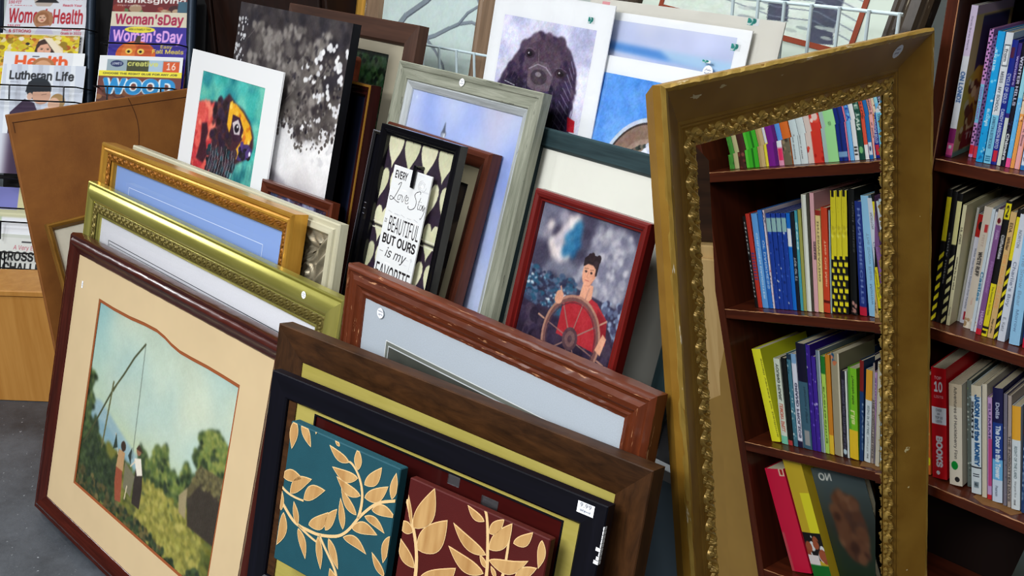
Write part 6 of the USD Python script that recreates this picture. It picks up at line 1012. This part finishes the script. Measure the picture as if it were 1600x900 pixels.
sec = [(0.2085, 0.0165, 0.225, -0.09, (30, 50, 130), 'navy HANDBRECHTS book with a red foot, second shelf', [('down', 'HANDBRECHTS', 0.05, 0.9, 0.3, 0.7, (120, 140, 200), 3), ('band', 0.92, 1, (200, 30, 60))]),
 (0.231, 0.0145, 0.25, -0.115, (14, 16, 16), 'thick black book beside the navy one, second shelf', [('down', 'night stories', 0.1, 0.5, 0.15, 0.4, (120, 120, 120), 1), ('specks', 8, 0.9, 1, [(180, 130, 120), (60, 40, 40)], 163)]),
 (0.2515, 0.0128, 0.248, -0.13, BLK, 'yellow-topped zigzag study guide, nearest the thick black book', None), (0.2647, 0.0128, 0.248, -0.13, BLK, 'yellow-topped zigzag study guide, middle of three together', None), (0.2779, 0.0128, 0.248, -0.13, BLK, 'yellow-topped zigzag study guide, nearest the orange-red book', None),
 (0.2922, 0.0038, 0.21, -0.13, (150, 170, 170), 'thin grey-green booklet, second shelf', []),
 (0.2968, 0.0155, 0.215, -0.12, (206, 66, 36), 'orange-red THIS OLD MAN book, second shelf', [('down', 'This Old Man', 0.3, 0.75, 0.3, 0.6, (240, 190, 150), 3), ('band', 0.88, 0.9, (90, 20, 14))]),
 (0.3132, 0.0125, 0.21, -0.115, (232, 208, 136), 'cream yellow lettered book, second shelf', [('down', 'INTERWEAVING', 0.1, 0.7, 0.3, 0.7, (90, 76, 50), 2), ('band', 0, 0.05, (150, 40, 30))]),
 (0.3262, 0.0105, 0.245, -0.11, (222, 168, 174), 'tall dusty pink book, second shelf', [('down', 'DISEASE', 0.4, 0.56, 0.0, 0.5, (40, 30, 36), 5)]),
 (0.3372, 0.0062, 0.244, -0.105, (70, 66, 54), 'dark olive book behind the tall pink one', []),
 (0.344, 0.0118, 0.242, -0.1, (230, 232, 220), 'tall white book, second shelf', [('box', 0.6, 0, 1, 1, (206, 206, 190))]),
 (0.3565, 0.008, 0.212, -0.09, (160, 160, 80), 'olive green paperback, second shelf', []),
 (0.365, 0.0072, 0.21, -0.085, (70, 160, 176), 'teal paperback, second shelf', [('down', 'sea', 0.1, 0.4, 0.2, 0.8, (200, 230, 236), 2)]),
 (0.3726, 0.0096, 0.206, -0.08, (24, 28, 40), 'black paperback with white lettering low down, second shelf', [('down', 'TOP OF IT', 0.45, 0.7, 0.3, 0.8, (220, 224, 230), 3)]),
 (0.3826, 0.0098, 0.205, -0.075, (16, 110, 210), 'vivid blue paperback with a white band, second shelf', [('band', 0.16, 0.34, WH)])]
for k in range(4): sec.append((0.3928 + 0.0122 * k, 0.0119, 0.205, -0.07 + 0.008 * k, (26, 62, 160), ['dark blue pale-banded volume next to the vivid blue paperback', 'second dark blue pale-banded volume from the vivid blue paperback', 'third dark blue pale-banded volume from the vivid blue paperback', 'dark blue pale-banded volume next to the pink patterned booklet'][k], [('band', 0.05, 0.19, (150, 190, 190)), ('specks', 10, 0.2, 1, [(60, 100, 200), (200, 210, 230), (20, 44, 120)], 170 + k)]))
sec += [(0.4422, 0.0048, 0.212, -0.035, (226, 210, 220), 'thin pink patterned booklet, second shelf', [('specks', 30, 0, 1, [(200, 60, 90), (236, 236, 240), (60, 60, 90)], 175)]),
 (0.4475, 0.0125, 0.212, -0.03, (40, 110, 200), 'medium blue book with white title, second shelf', [('down', 'OF DARKNESS', 0.3, 0.8, 0.2, 0.7, (190, 214, 240), 2)]),
 (0.4604, 0.0165, 0.205, -0.02, (96, 160, 226), 'pale blue CHILDREN DAUGHTER book, second shelf', [('down', 'CHILDREN DAUGHTER', 0.2, 0.9, 0.3, 0.6, (220, 234, 246), 2)]),
 (0.4774, 0.012, 0.205, 0.0, (190, 52, 40), 'brick red book, second shelf', [('lines', 0.4, 0.7, 10, (80, 60, 120))]),
 (0.4898, 0.009, 0.2, 0.0, (18, 16, 16), 'black book with white script, end of the second shelf', [('down', 'quiet moon', 0.05, 0.9, 0.3, 0.8, (200, 200, 200), 1)])]
for (t0, w_, h_, tl, c, lab, ops) in sec:
    if ops is None:
        ops = [('box', 0, 0.0, 1, 0.52, (220, 206, 40)), ('box', 0.3, 0.0, 0.7, 0.05, BLK), ('specks', 10, 0.1, 0.4, [(196, 180, 40), (236, 226, 80)], 180)]
        for j in range(9): ops += [('box', 0.0 if j % 2 else 0.45, 0.52 + 0.054 * j, 0.55 if j % 2 else 1.0, 0.552 + 0.054 * j, YEL)]
    book(1, t0, w_, h_, c, lab, ops, tilt=tl, px=(max(8, int(w_ * 800)), 130), depth=0.15, group='dark blue volumes with a pale band' if 'pale-banded' in lab else None)
# --- third row
tl3 = -0.17
book(2, 0.0835, 0.0125, 0.2, (236, 120, 50), 'orange and yellow paperback showing as a sliver beside the mirror', [('down', 'laundry', 0.2, 0.75, 0.4, 0.9, (240, 220, 120), 4), ('ell', 0.75, 0.86, 0.22, 0.04, YEL)], tilt=tl3)
book(2, 0.0995, 0.0278, 0.222, (196, 14, 26), 'thick red book lettered TOP 10 and BOOKS in white', [('across', 'TOP', 0.22, 0.075, 0.72, 0.105, (240, 226, 226), 2), ('across', '10', 0.16, 0.12, 0.82, 0.22, WH, 5), ('across', 'LISTS', 0.18, 0.245, 0.82, 0.27, (236, 200, 200), 2), ('box', 0.02, 0.35, 0.98, 0.5, (226, 232, 240)), ('across', 'OVER', 0.3, 0.365, 0.7, 0.39, (90, 94, 110), 2), ('across', '100', 0.38, 0.4, 0.6, 0.42, (90, 94, 110), 2), ('across', 'TOP 10', 0.26, 0.43, 0.76, 0.455, (90, 94, 110), 2), ('across', 'LISTS', 0.3, 0.465, 0.72, 0.49, (90, 94, 110), 2), ('down', 'BOOKS', 0.6, 0.9, 0.28, 0.76, WH, 8), ('ell', 0.42, 0.945, 0.12, 0.018, WH)], tilt=tl3, px=(34, 220))
book(2, 0.1325, 0.0238, 0.202, (222, 214, 194), 'cream Adventures of Huckleberry book with a green dot', [('box', 0, 0, 1, 0.22, (204, 188, 160)), ('down', 'Adventures of Huckleberry Finn', 0.03, 0.74, 0.36, 0.66, (44, 40, 40), 1, ), ('ell', 0.42, 0.8, 0.25, 0.042, (10, 140, 50)), ('ell', 0.62, 0.935, 0.17, 0.025, (30, 30, 30))], tilt=tl3, px=(30, 210))
book(2, 0.1596, 0.0085, 0.212, (96, 106, 100), 'grey-green book in torn plastic, third shelf', [('specks', 26, 0, 1, [(150, 170, 170), (60, 70, 66), (190, 196, 186), (120, 140, 80)], 191)], tilt=tl3, q=0.045)
book(2, 0.1735, 0.0178, 0.213, (214, 226, 230), 'white JASON and the MONEY book with blue block letters', [('box', 0, 0, 1, 0.1, (216, 206, 180)), ('down', 'JASON and the MONEY', 0.08, 0.74, 0.34, 0.88, (24, 84, 140), 8), ('down', 'SMITH', 0.14, 0.5, 0.02, 0.3, (40, 44, 50), 6), ('band', 0.745, 0.755, (40, 40, 50)), ('lines', 0.8, 0.84, 2, (60, 70, 80)), ('box', 0.3, 0.885, 0.75, 0.94, (130, 150, 160)), ('across', 'HBJ', 0.34, 0.895, 0.72, 0.93, (20, 30, 36), 3)], tilt=tl3, px=(26, 210))
book(2, 0.1932, 0.0086, 0.222, (216, 208, 186), 'plain ivory book beside the JASON book', [], tilt=tl3)
book(2, 0.2027, 0.0078, 0.2, (196, 156, 206), 'lilac paperback with crimson lettering, third shelf', [('down', 'SUMMER', 0.05, 0.5, 0.3, 0.8, (80, 50, 110), 3), ('box', 0.3, 0.4, 1, 0.86, (190, 70, 130)), ('band', 0.95, 1, (200, 40, 50))], tilt=tl3)
book(2, 0.2118, 0.0178, 0.222, (24, 24, 74), 'navy to sky-blue book titled The Door in', [('band', 0.3, 0.62, (26, 60, 140)), ('band', 0.62, 0.8, (110, 184, 232)), ('band', 0.8, 1, (206, 222, 240)), ('down', 'Dolls', 0.12, 0.27, 0.3, 0.72, (190, 196, 220), 5), ('down', 'The Door in the Tower', 0.32, 0.79, 0.3, 0.85, (226, 236, 244), 6), ('down', 'Pearson', 0.85, 0.95, 0.3, 0.6, (90, 100, 120), 2)], tilt=tl3, px=(26, 210))
book(2, 0.2312, 0.0062, 0.217, (120, 116, 130), 'grey thin book right of the navy and sky-blue one', [('specks', 12, 0, 1, [(90, 86, 100), (160, 156, 166)], 192)], tilt=tl3)
book(2, 0.2384, 0.0062, 0.216, (172, 158, 150), 'beige book with dark running title, third shelf', [('down', 'THE FORGOTTEN DAYS', 0.35, 0.95, 0.2, 0.85, (44, 40, 44), 3)], tilt=tl3)
book(2, 0.2456, 0.0148, 0.2, (216, 226, 230), 'white book with an orange top, third shelf', [('band', 0, 0.32, (232, 170, 50)), ('down', 'RIGHT OF THE LAND', 0.38, 0.7, 0.3, 0.65, (70, 90, 96), 2), ('down', 'Margaret Rice', 0.72, 0.88, 0.3, 0.62, (110, 116, 120), 1), ('down', 'novel', 0.9, 0.96, 0.3, 0.6, (50, 50, 54), 2)], tilt=tl3, px=(22, 200))
third = [(0.2625, 0.0095, 0.218, -0.15, (24, 60, 110), 'navy book with a dark red top, third shelf', [('band', 0, 0.3, (130, 30, 26)), ('down', 'rivers', 0.4, 0.9, 0.1, 0.5, (160, 180, 200), 1)]),
 (0.274, 0.021, 0.198, -0.12, (124, 196, 36), 'lime green book with a yellow foot, third shelf', [('box', 0.7, 0, 1, 1, (90, 170, 40)), ('down', 'Tuesday Mist', 0.08, 0.4, 0.3, 0.6, (40, 60, 20), 2), ('down', 'Lila', 0.45, 0.62, 0.3, 0.8, (226, 230, 160), 4), ('band', 0.68, 1, (236, 196, 40))]),
 (0.2965, 0.0046, 0.19, -0.11, (222, 226, 222), 'thin white booklet by the lime green book', []),
 (0.3018, 0.0095, 0.19, -0.11, (34, 32, 44), 'charcoal book with close lettering, third shelf', [('down', 'SHADOWS AND OTHER TALES', 0.1, 0.9, 0.2, 0.8, (110, 106, 130), 2), ('ell', 0.5, 0.93, 0.4, 0.03, (190, 210, 220))]),
 (0.313, 0.0205, 0.225, -0.105, (160, 150, 124), 'greyish-tan cloth book, third shelf', [('box', 0, 0, 0.16, 1, (216, 206, 180)), ('specks', 10, 0, 0.1, [(206, 120, 80), (40, 90, 130)], 193)]),
 (0.335, 0.0115, 0.22, -0.1, (206, 130, 34), 'burnt orange picture book, third shelf', [('band', 0.8, 1, (230, 190, 50))]),
 (0.3472, 0.0105, 0.215, -0.095, (176, 214, 90), 'pale lime book with a dark green head, third shelf', [('band', 0, 0.18, (30, 120, 40)), ('down', 'Everlasting', 0.3, 0.9, 0.3, 0.8, (60, 90, 30), 2)]),
 (0.3582, 0.0105, 0.226, -0.09, (120, 136, 150), 'slate grey picture book, third shelf', [('box', 0, 0, 0.2, 1, (190, 200, 210))]),
 (0.3695, 0.0105, 0.212, -0.085, (64, 36, 150), 'violet book, shorter of two violet ones', [('specks', 10, 0.2, 0.9, [(110, 84, 200), (180, 170, 220)], 194)]),
 (0.3806, 0.0115, 0.236, -0.08, (56, 30, 140), 'tall violet book, third shelf', [('specks', 10, 0, 0.9, [(100, 74, 190), (200, 190, 230)], 195)]),
 (0.393, 0.024, 0.237, -0.075, (60, 96, 116), 'steel blue book with a black head, third shelf', [('band', 0, 0.36, (20, 16, 44)), ('down', 'Harbour Lights', 0.4, 0.75, 0.2, 0.5, (30, 50, 64), 2), ('box', 0.2, 0.82, 0.7, 0.96, (150, 150, 150))]),
 (0.4182, 0.013, 0.212, -0.07, (220, 222, 236), 'white book with black block titles, third shelf', [('band', 0, 0.1, (130, 170, 210)), ('down', 'GRAND FROLICS', 0.3, 0.9, 0.15, 0.7, (40, 40, 70), 5), ('band', 0.93, 1, (30, 26, 60))]),
 (0.4322, 0.011, 0.21, -0.065, (66, 120, 140), 'teal and white speckled book, third shelf', [('specks', 26, 0.05, 0.95, [(200, 220, 220), (30, 70, 90), (120, 170, 180)], 196), ('band', 0, 0.06, (30, 50, 70))]),
 (0.4442, 0.0145, 0.2, -0.06, (18, 20, 20), 'plain black book before the red-lettered one', [('box', 0.2, 0.94, 0.9, 1, (180, 60, 60))]),
 (0.46, 0.0175, 0.196, -0.05, (214, 222, 206), 'white book with black and red titles, third shelf', [('down', 'YOUNG PEARL', 0.06, 0.5, 0.25, 0.7, (40, 44, 40), 4), ('down', 'LEMONY SPELL', 0.52, 0.86, 0.2, 0.8, (190, 70, 50), 4), ('band', 0.9, 1, (120, 200, 170))])]
for (t0, w_, h_, tl, c, lab, ops) in third: book(2, t0, w_, h_, c, lab, ops, tilt=tl, px=(max(8, int(w_ * 800)), 130))
p = Pic(20, 30, (226, 222, 40)); book(2, 0.481, 0.026, 0.212, (230, 226, 44), 'bright yellow book leaning at the end of the third shelf', [('down', 'small verses for bedtime', 0.1, 0.95, 0.1, 0.3, (90, 90, 30), 1)], tilt=0.10, px=(22, 130), cover=(206, 206, 40))
# --- bottom row
book(3, 0.444, 0.058, 0.242, (204, 24, 62), 'big raspberry red binder leaning on the bottom shelf', [('box', 0.05, 0.0, 0.28, 0.07, (226, 200, 170)), ('box', 0.1, 0.01, 0.22, 0.06, (170, 30, 30)), ('box', 0.85, 0.62, 1, 1, (190, 70, 80))], tilt=0.165, px=(40, 140), cover=(190, 20, 54), depth=0.2)
book(3, 0.386, 0.052, 0.285, (200, 170, 40), 'big mustard, black and green book leaning on the bottom shelf', [('box', 0, 0.3, 0.5, 0.62, (226, 216, 40)), ('box', 0, 0.62, 1, 0.84, (24, 20, 20)), ('specks', 16, 0.62, 0.84, [(220, 220, 220), (160, 80, 50), (30, 26, 24)], 197), ('box', 0.4, 0.8, 1, 0.88, (230, 220, 220)), ('band', 0.88, 1, (20, 110, 40))], tilt=0.165, px=(40, 160), depth=0.2)
ct, st_ = math.cos(0.165), math.sin(0.165)
t = thing('book', 'large dark picture book standing face out on the bottom shelf', 'book', mat4(BD * ct - np.array([0, 0, st_]), BI, BD * st_ + np.array([0, 0, ct]), B0 + 0.242 * BD + 0.05 * BI + np.array([0, 0, SH[3] + 0.0008 + 0.14 * st_])))
p = Pic(90, 150, (44, 52, 52)); p.grad([(0, (74, 88, 92)), (0.5, (44, 50, 44)), (1, (22, 46, 24))]); p.ell(0.5, 0.5, 0.3, 0.3, (86, 52, 34)); p.blobs(60, 0.25, 0.2, 0.75, 0.8, 0.04, 0.1, [(96, 58, 36), (70, 42, 30), (110, 72, 48)], 198, lambda x, y: ((x - 0.5) / 0.3) ** 2 + ((y - 0.5) / 0.3) ** 2 < 1); p.blur(2); p.text('NO', 0.62, 0.04, 0.9, 0.11, (214, 214, 206), 3)
part(t, 'pages', box(0.001, 0.139, 0.001, 0.0138, 0.001, 0.259), M_PAGES); part(t, 'back_cover', box(0, 0.14, 0.014, 0.0155, 0, 0.26), plain('dark_book_cover', S(40, 44, 44), 0.5))
picture(t, 'cover', p.arr(), 0, 0, 0.14, 0.26, 0, M_GLOSSY, M=mat4((1, 0, 0), (0, 0, 1), (0, -1, 0), (0, 0.0, 0)))

# ---- what the mirror sees past the end of the bookcase
t = thing('oak_cabinet', 'plain light oak cabinet end seen past the bookcase in the mirror', 'cabinet', mat4(BD, BI, (0, 0, 1), B0 + 0.60 * BD + 0.10 * BI))
M_PALEOAK = wood('pale_oak', S(186, 150, 96), S(206, 172, 118), 0.5, stretch=(30, 30, 2.0), bump=0.05)
part(t, 'body', bbox(0, 0.7, 0, 0.17, 0, 0.93, 0.004), M_PALEOAK); part(t, 'hutch', bbox(0.0, 0.7, 0.03, 0.17, 0.9305, 1.7, 0.004), M_TABLE, label='dark brown upper part'); part(t, 'door', bbox(0.02, 0.345, -0.016, -0.001, 0.05, 0.9, 0.003), M_PALEOAK); part(t, 'door', bbox(0.355, 0.68, -0.016, -0.001, 0.05, 0.9, 0.003), M_PALEOAK)
u_ = np.array([0, 0, 1]) * math.cos(0.07) + BI * math.sin(0.07)
t = thing('cardboard_sheet', 'tan cardboard sheet leaning on the oak cabinet in the mirror', 'cardboard', mat4(BD, np.cross(u_, BD), u_, B0 + 0.588 * BD + 0.02 * BI + np.array([0, 0, 0.001])))
sh = trimesh.creation.extrude_polygon(Polygon([(0, 0), (0.6, 0), (0.6, 0.42), (0.09, 0.63), (0, 0.86)]), 0.006, engine='earcut'); sh.apply_transform(np.array([[1, 0, 0, 0], [0, 0, -1, 0], [0, 1, 0, 0], [0, 0, 0, 1.0]]))
part(t, 'sheet', sh, plain('tan_cardboard', S(150, 116, 58), 0.75, noise=0.08, nscale=12))

# ================================================================= wire grids and the pictures behind them
M_GRID = plain('white_grid_wire', S(196, 214, 220), 0.35, spec=0.6)
def grid(label, a0, a1, ztop, va, hz):
    t = thing('wire_grid', label, 'wire grid', mat4(E, -N, (0, 0, 1), W(0, -1.645))); r = 0.0032
    for a in va: part(t, 'wire', tube((a, 0, 0.0), (a, 0, ztop + 0.003), r, 8), M_GRID, smooth=40)
    for z in hz: part(t, 'wire', tube((a0, 0.0062, z), (a1, 0.0062, z), r, 8), M_GRID, smooth=40)
grid('white wire display grid behind the barnwood frame', -2.10, -1.70, 1.172, [-2.085 + 0.0635 * k for k in range(7)], [1.172 - 0.0762 * k for k in range(6)] + [0.5, 0.25, 0.02])
grid('white wire display grid showing above the gold mirror', -1.13, -0.797, 1.361, [-0.80 - 0.0535 * k for k in range(7)], [1.361] + [0.98, 0.75, 0.5, 0.25, 0.02])
def wall_shelf(label, a0, a1, z):
    t = thing('wall_shelf', label, 'shelf', mat4(E, -N, (0, 0, 1), W(a0, -1.64 - 0.02, z - 0.02)))
    part(t, 'board', bbox(0, a1 - a0, 0, 0.34, 0, 0.0195, 0.002), M_WHITE); [part(t, 'bracket', box(x, x + 0.02, 0.1, 0.3395, -0.1, -0.0003), M_GRID) for x in (0.08, a1 - a0 - 0.1)]
def standing(name, label, cat, a, s, z, yaw, lean, rho, u0, u1, v0, v1, zoff=0.0):
    yw = math.radians(yaw); e = np.array([math.cos(yw), math.sin(yw), 0]); n = np.array([math.sin(yw), -math.cos(yw), 0]); u = np.array([0, 0, 1]) * math.cos(lean) - n * math.sin(lean)
    e, u = math.cos(rho) * e + math.sin(rho) * u, -math.sin(rho) * e + math.cos(rho) * u; n = np.cross(e, u)
    return thing(name, label, cat, mat4(e, u, n, W(a, s, z) + u0 * e + v0 * u + zoff * n)), u1 - u0, v1 - v0
wall_shelf('white wall shelf carrying the bare-branch picture', -2.49, -1.80, 0.855)
t, w, h = standing('framed_picture', 'brown framed picture of bare grey branches, behind the wire grid', 'picture', -2.49, -1.68, 0.85, -47, 0.21, 0, 0.095, 0.624, 0.02, 0.62)
M_TANFR = wood('tan_brown_moulding', S(104, 84, 66), S(150, 124, 100), 0.35, stretch=(3, 40, 40), coat=0.3, worn=S(206, 196, 180), wornamt=0.66)
rails(t, w, h, [(0, -0.012), (0, 0.006), (0.004, 0.01), (0.05, 0.008), (0.056, 0.012), (0.064, 0.01), (0.068, 0.0), (0.068, -0.006), (0.04, -0.012)], M_TANFR)
p = Pic(220, 240, (204, 222, 220)); p.grad([(0, (206, 226, 226)), (0.5, (196, 214, 210)), (1, (176, 190, 180))])
B1, B2 = (128, 140, 150), (86, 94, 104)
def twig(pts, w0): 
    for k in range(len(pts) - 1):
        ww = w0 * (1 - 0.5 * k / len(pts)); p.line([pts[k], pts[k + 1]], B2, ww * 1.25); p.line([(pts[k][0] - 0.004, pts[k][1] - 0.003), (pts[k + 1][0] - 0.004, pts[k + 1][1] - 0.003)], B1, ww)
def fx(u_, v_): return ((u_ - 0.165) / 0.393, (0.552 - v_) / 0.464)
twig([fx(0.24, 0.34), fx(0.27, 0.372), fx(0.352, 0.419), fx(0.42, 0.47), fx(0.47, 0.53)], 8); twig([fx(0.352, 0.419), fx(0.36, 0.5), fx(0.33, 0.55)], 4)
twig([fx(0.36, 0.322), fx(0.40, 0.335), fx(0.448, 0.357), fx(0.482, 0.371), fx(0.53, 0.38), fx(0.558, 0.375)], 5); twig([fx(0.482, 0.371), fx(0.51, 0.4), fx(0.55, 0.422), fx(0.52, 0.46)], 3.4); twig([fx(0.36, 0.322), fx(0.4, 0.3), fx(0.441, 0.266), fx(0.47, 0.2)], 4); twig([fx(0.24, 0.34), fx(0.28, 0.28), fx(0.36, 0.322)], 5); twig([fx(0.24, 0.34), fx(0.2, 0.24), fx(0.18, 0.12)], 7)
p.grain(6, 14, 6); picture(t, 'picture', p.arr(), 0.066, 0.066, w - 0.132, h - 0.132, -0.004); plate(t, 'backing', 0.005, w - 0.005, 0.005, h - 0.005, -0.0118, -0.0052, M_DARKBACK)
t, w, h = standing('framed_picture', 'gold rail edge of a framed picture behind the flat brown frame', 'picture', -2.49, -1.68, 0.85, -47, 0.21, 0, 0.012, 0.2, 0.025, 0.6, zoff=-0.03)
rails(t, w, h, [(0, -0.012), (0, 0.008), (0.012, 0.012), (0.024, 0.008), (0.028, 0.003), (0.034, 0.008), (0.042, 0.005), (0.045, -0.004), (0.03, -0.012)], plain('honey_gold_rail', S(206, 156, 66), 0.3, metal=0.45)); plate(t, 'mat_board', 0.04, w - 0.04, 0.04, h - 0.04, -0.008, -0.004, plain('brown_mat', S(120, 100, 80), 0.7))
wall_shelf('white wall shelf carrying the ink picture', -1.66, -0.79, 1.12)
t, w, h = standing('framed_picture', 'ink drawing of trees with red fillet in a dark ornate frame, behind the wire grid', 'picture', -1.35, -1.685, 0.99, -47, 0.26, -0.1, -0.2, 0.506, 0.194, 0.76)
M_DKORN = wood('dark_ornate_moulding', S(24, 18, 14), S(66, 54, 40), 0.35, stretch=(5, 30, 30), bump=0.4, worn=S(150, 140, 120), wornamt=0.66)
rails(t, w, h, [(0, -0.012), (0, 0.012), (0.006, 0.018), (0.014, 0.01), (0.02, 0.016), (0.036, 0.02), (0.05, 0.012), (0.056, 0.014), (0.066, 0.006), (0.072, 0.008), (0.076, 0.0), (0.076, -0.006), (0.05, -0.012)], M_DKORN)
plate(t, 'mat_board', 0.07, w - 0.07, 0.07, h - 0.07, -0.006, -0.004, plain('celadon_mat', S(196, 208, 196), 0.7))
for q_, (side, L, M) in enumerate(rail_places(w - 0.246, h - 0.256)):
    M2 = Gf.Matrix4d(M); M2.SetTranslateOnly(M.ExtractTranslation() + Gf.Vec3d(0.123, 0.128, 0)); part(t, 'red_fillet', rail_mesh(L, [(0, -0.0038), (0, -0.001), (0.01, -0.001), (0.01, -0.0038)]), plain('red_fillet_wood', S(130, 52, 24), 0.4) if q_ == 0 else LK + 'red_fillet_wood', M=M2)
p = Pic(180, 180, (196, 208, 198)); Q = (62, 66, 84)
p.poly([(0.55, 0.55), (0.64, 0.55), (0.66, 0.8), (0.68, 0.9), (0.58, 0.92), (0.56, 0.8)], Q); p.poly([(0.78, 0.5), (0.9, 0.5), (0.9, 0.9), (0.92, 0.97), (0.8, 1.0), (0.78, 0.85)], Q); p.poly([(0.2, 0.3), (0.3, 0.3), (0.32, 0.85), (0.24, 0.86)], (84, 88, 104))
for k in range(9):
    y = 0.35 + 0.06 * k; p.line([(0.05, y + 0.1), (0.3, y + 0.02), (0.6, y + 0.06), (0.8, y + 0.03), (1, y + 0.1)], (96, 104, 120), 1.4)
for k in range(24): x = 0.62 + 0.016 * k; p.line([(x, 0.5 + 0.01 * (k % 3)), (x + 0.01, 0.56 + 0.02 * (k % 4))], (70, 76, 94), 1)
p.blobs(60, 0, 0, 1, 0.5, 0.02, 0.06, [(90, 98, 112), (150, 160, 164), (66, 70, 86), (176, 186, 182)], 201); p.blobs(10, 0.3, 0.86, 0.9, 0.95, 0.02, 0.05, [(150, 160, 160), (176, 186, 182)], 202, flat=0.3); p.grain(8, 15, 5)
picture(t, 'picture', p.arr(), 0.13, 0.135, w - 0.26, h - 0.27, -0.0036); plate(t, 'backing', 0.005, w - 0.005, 0.005, h - 0.005, -0.0118, -0.0062, M_DARKBACK)
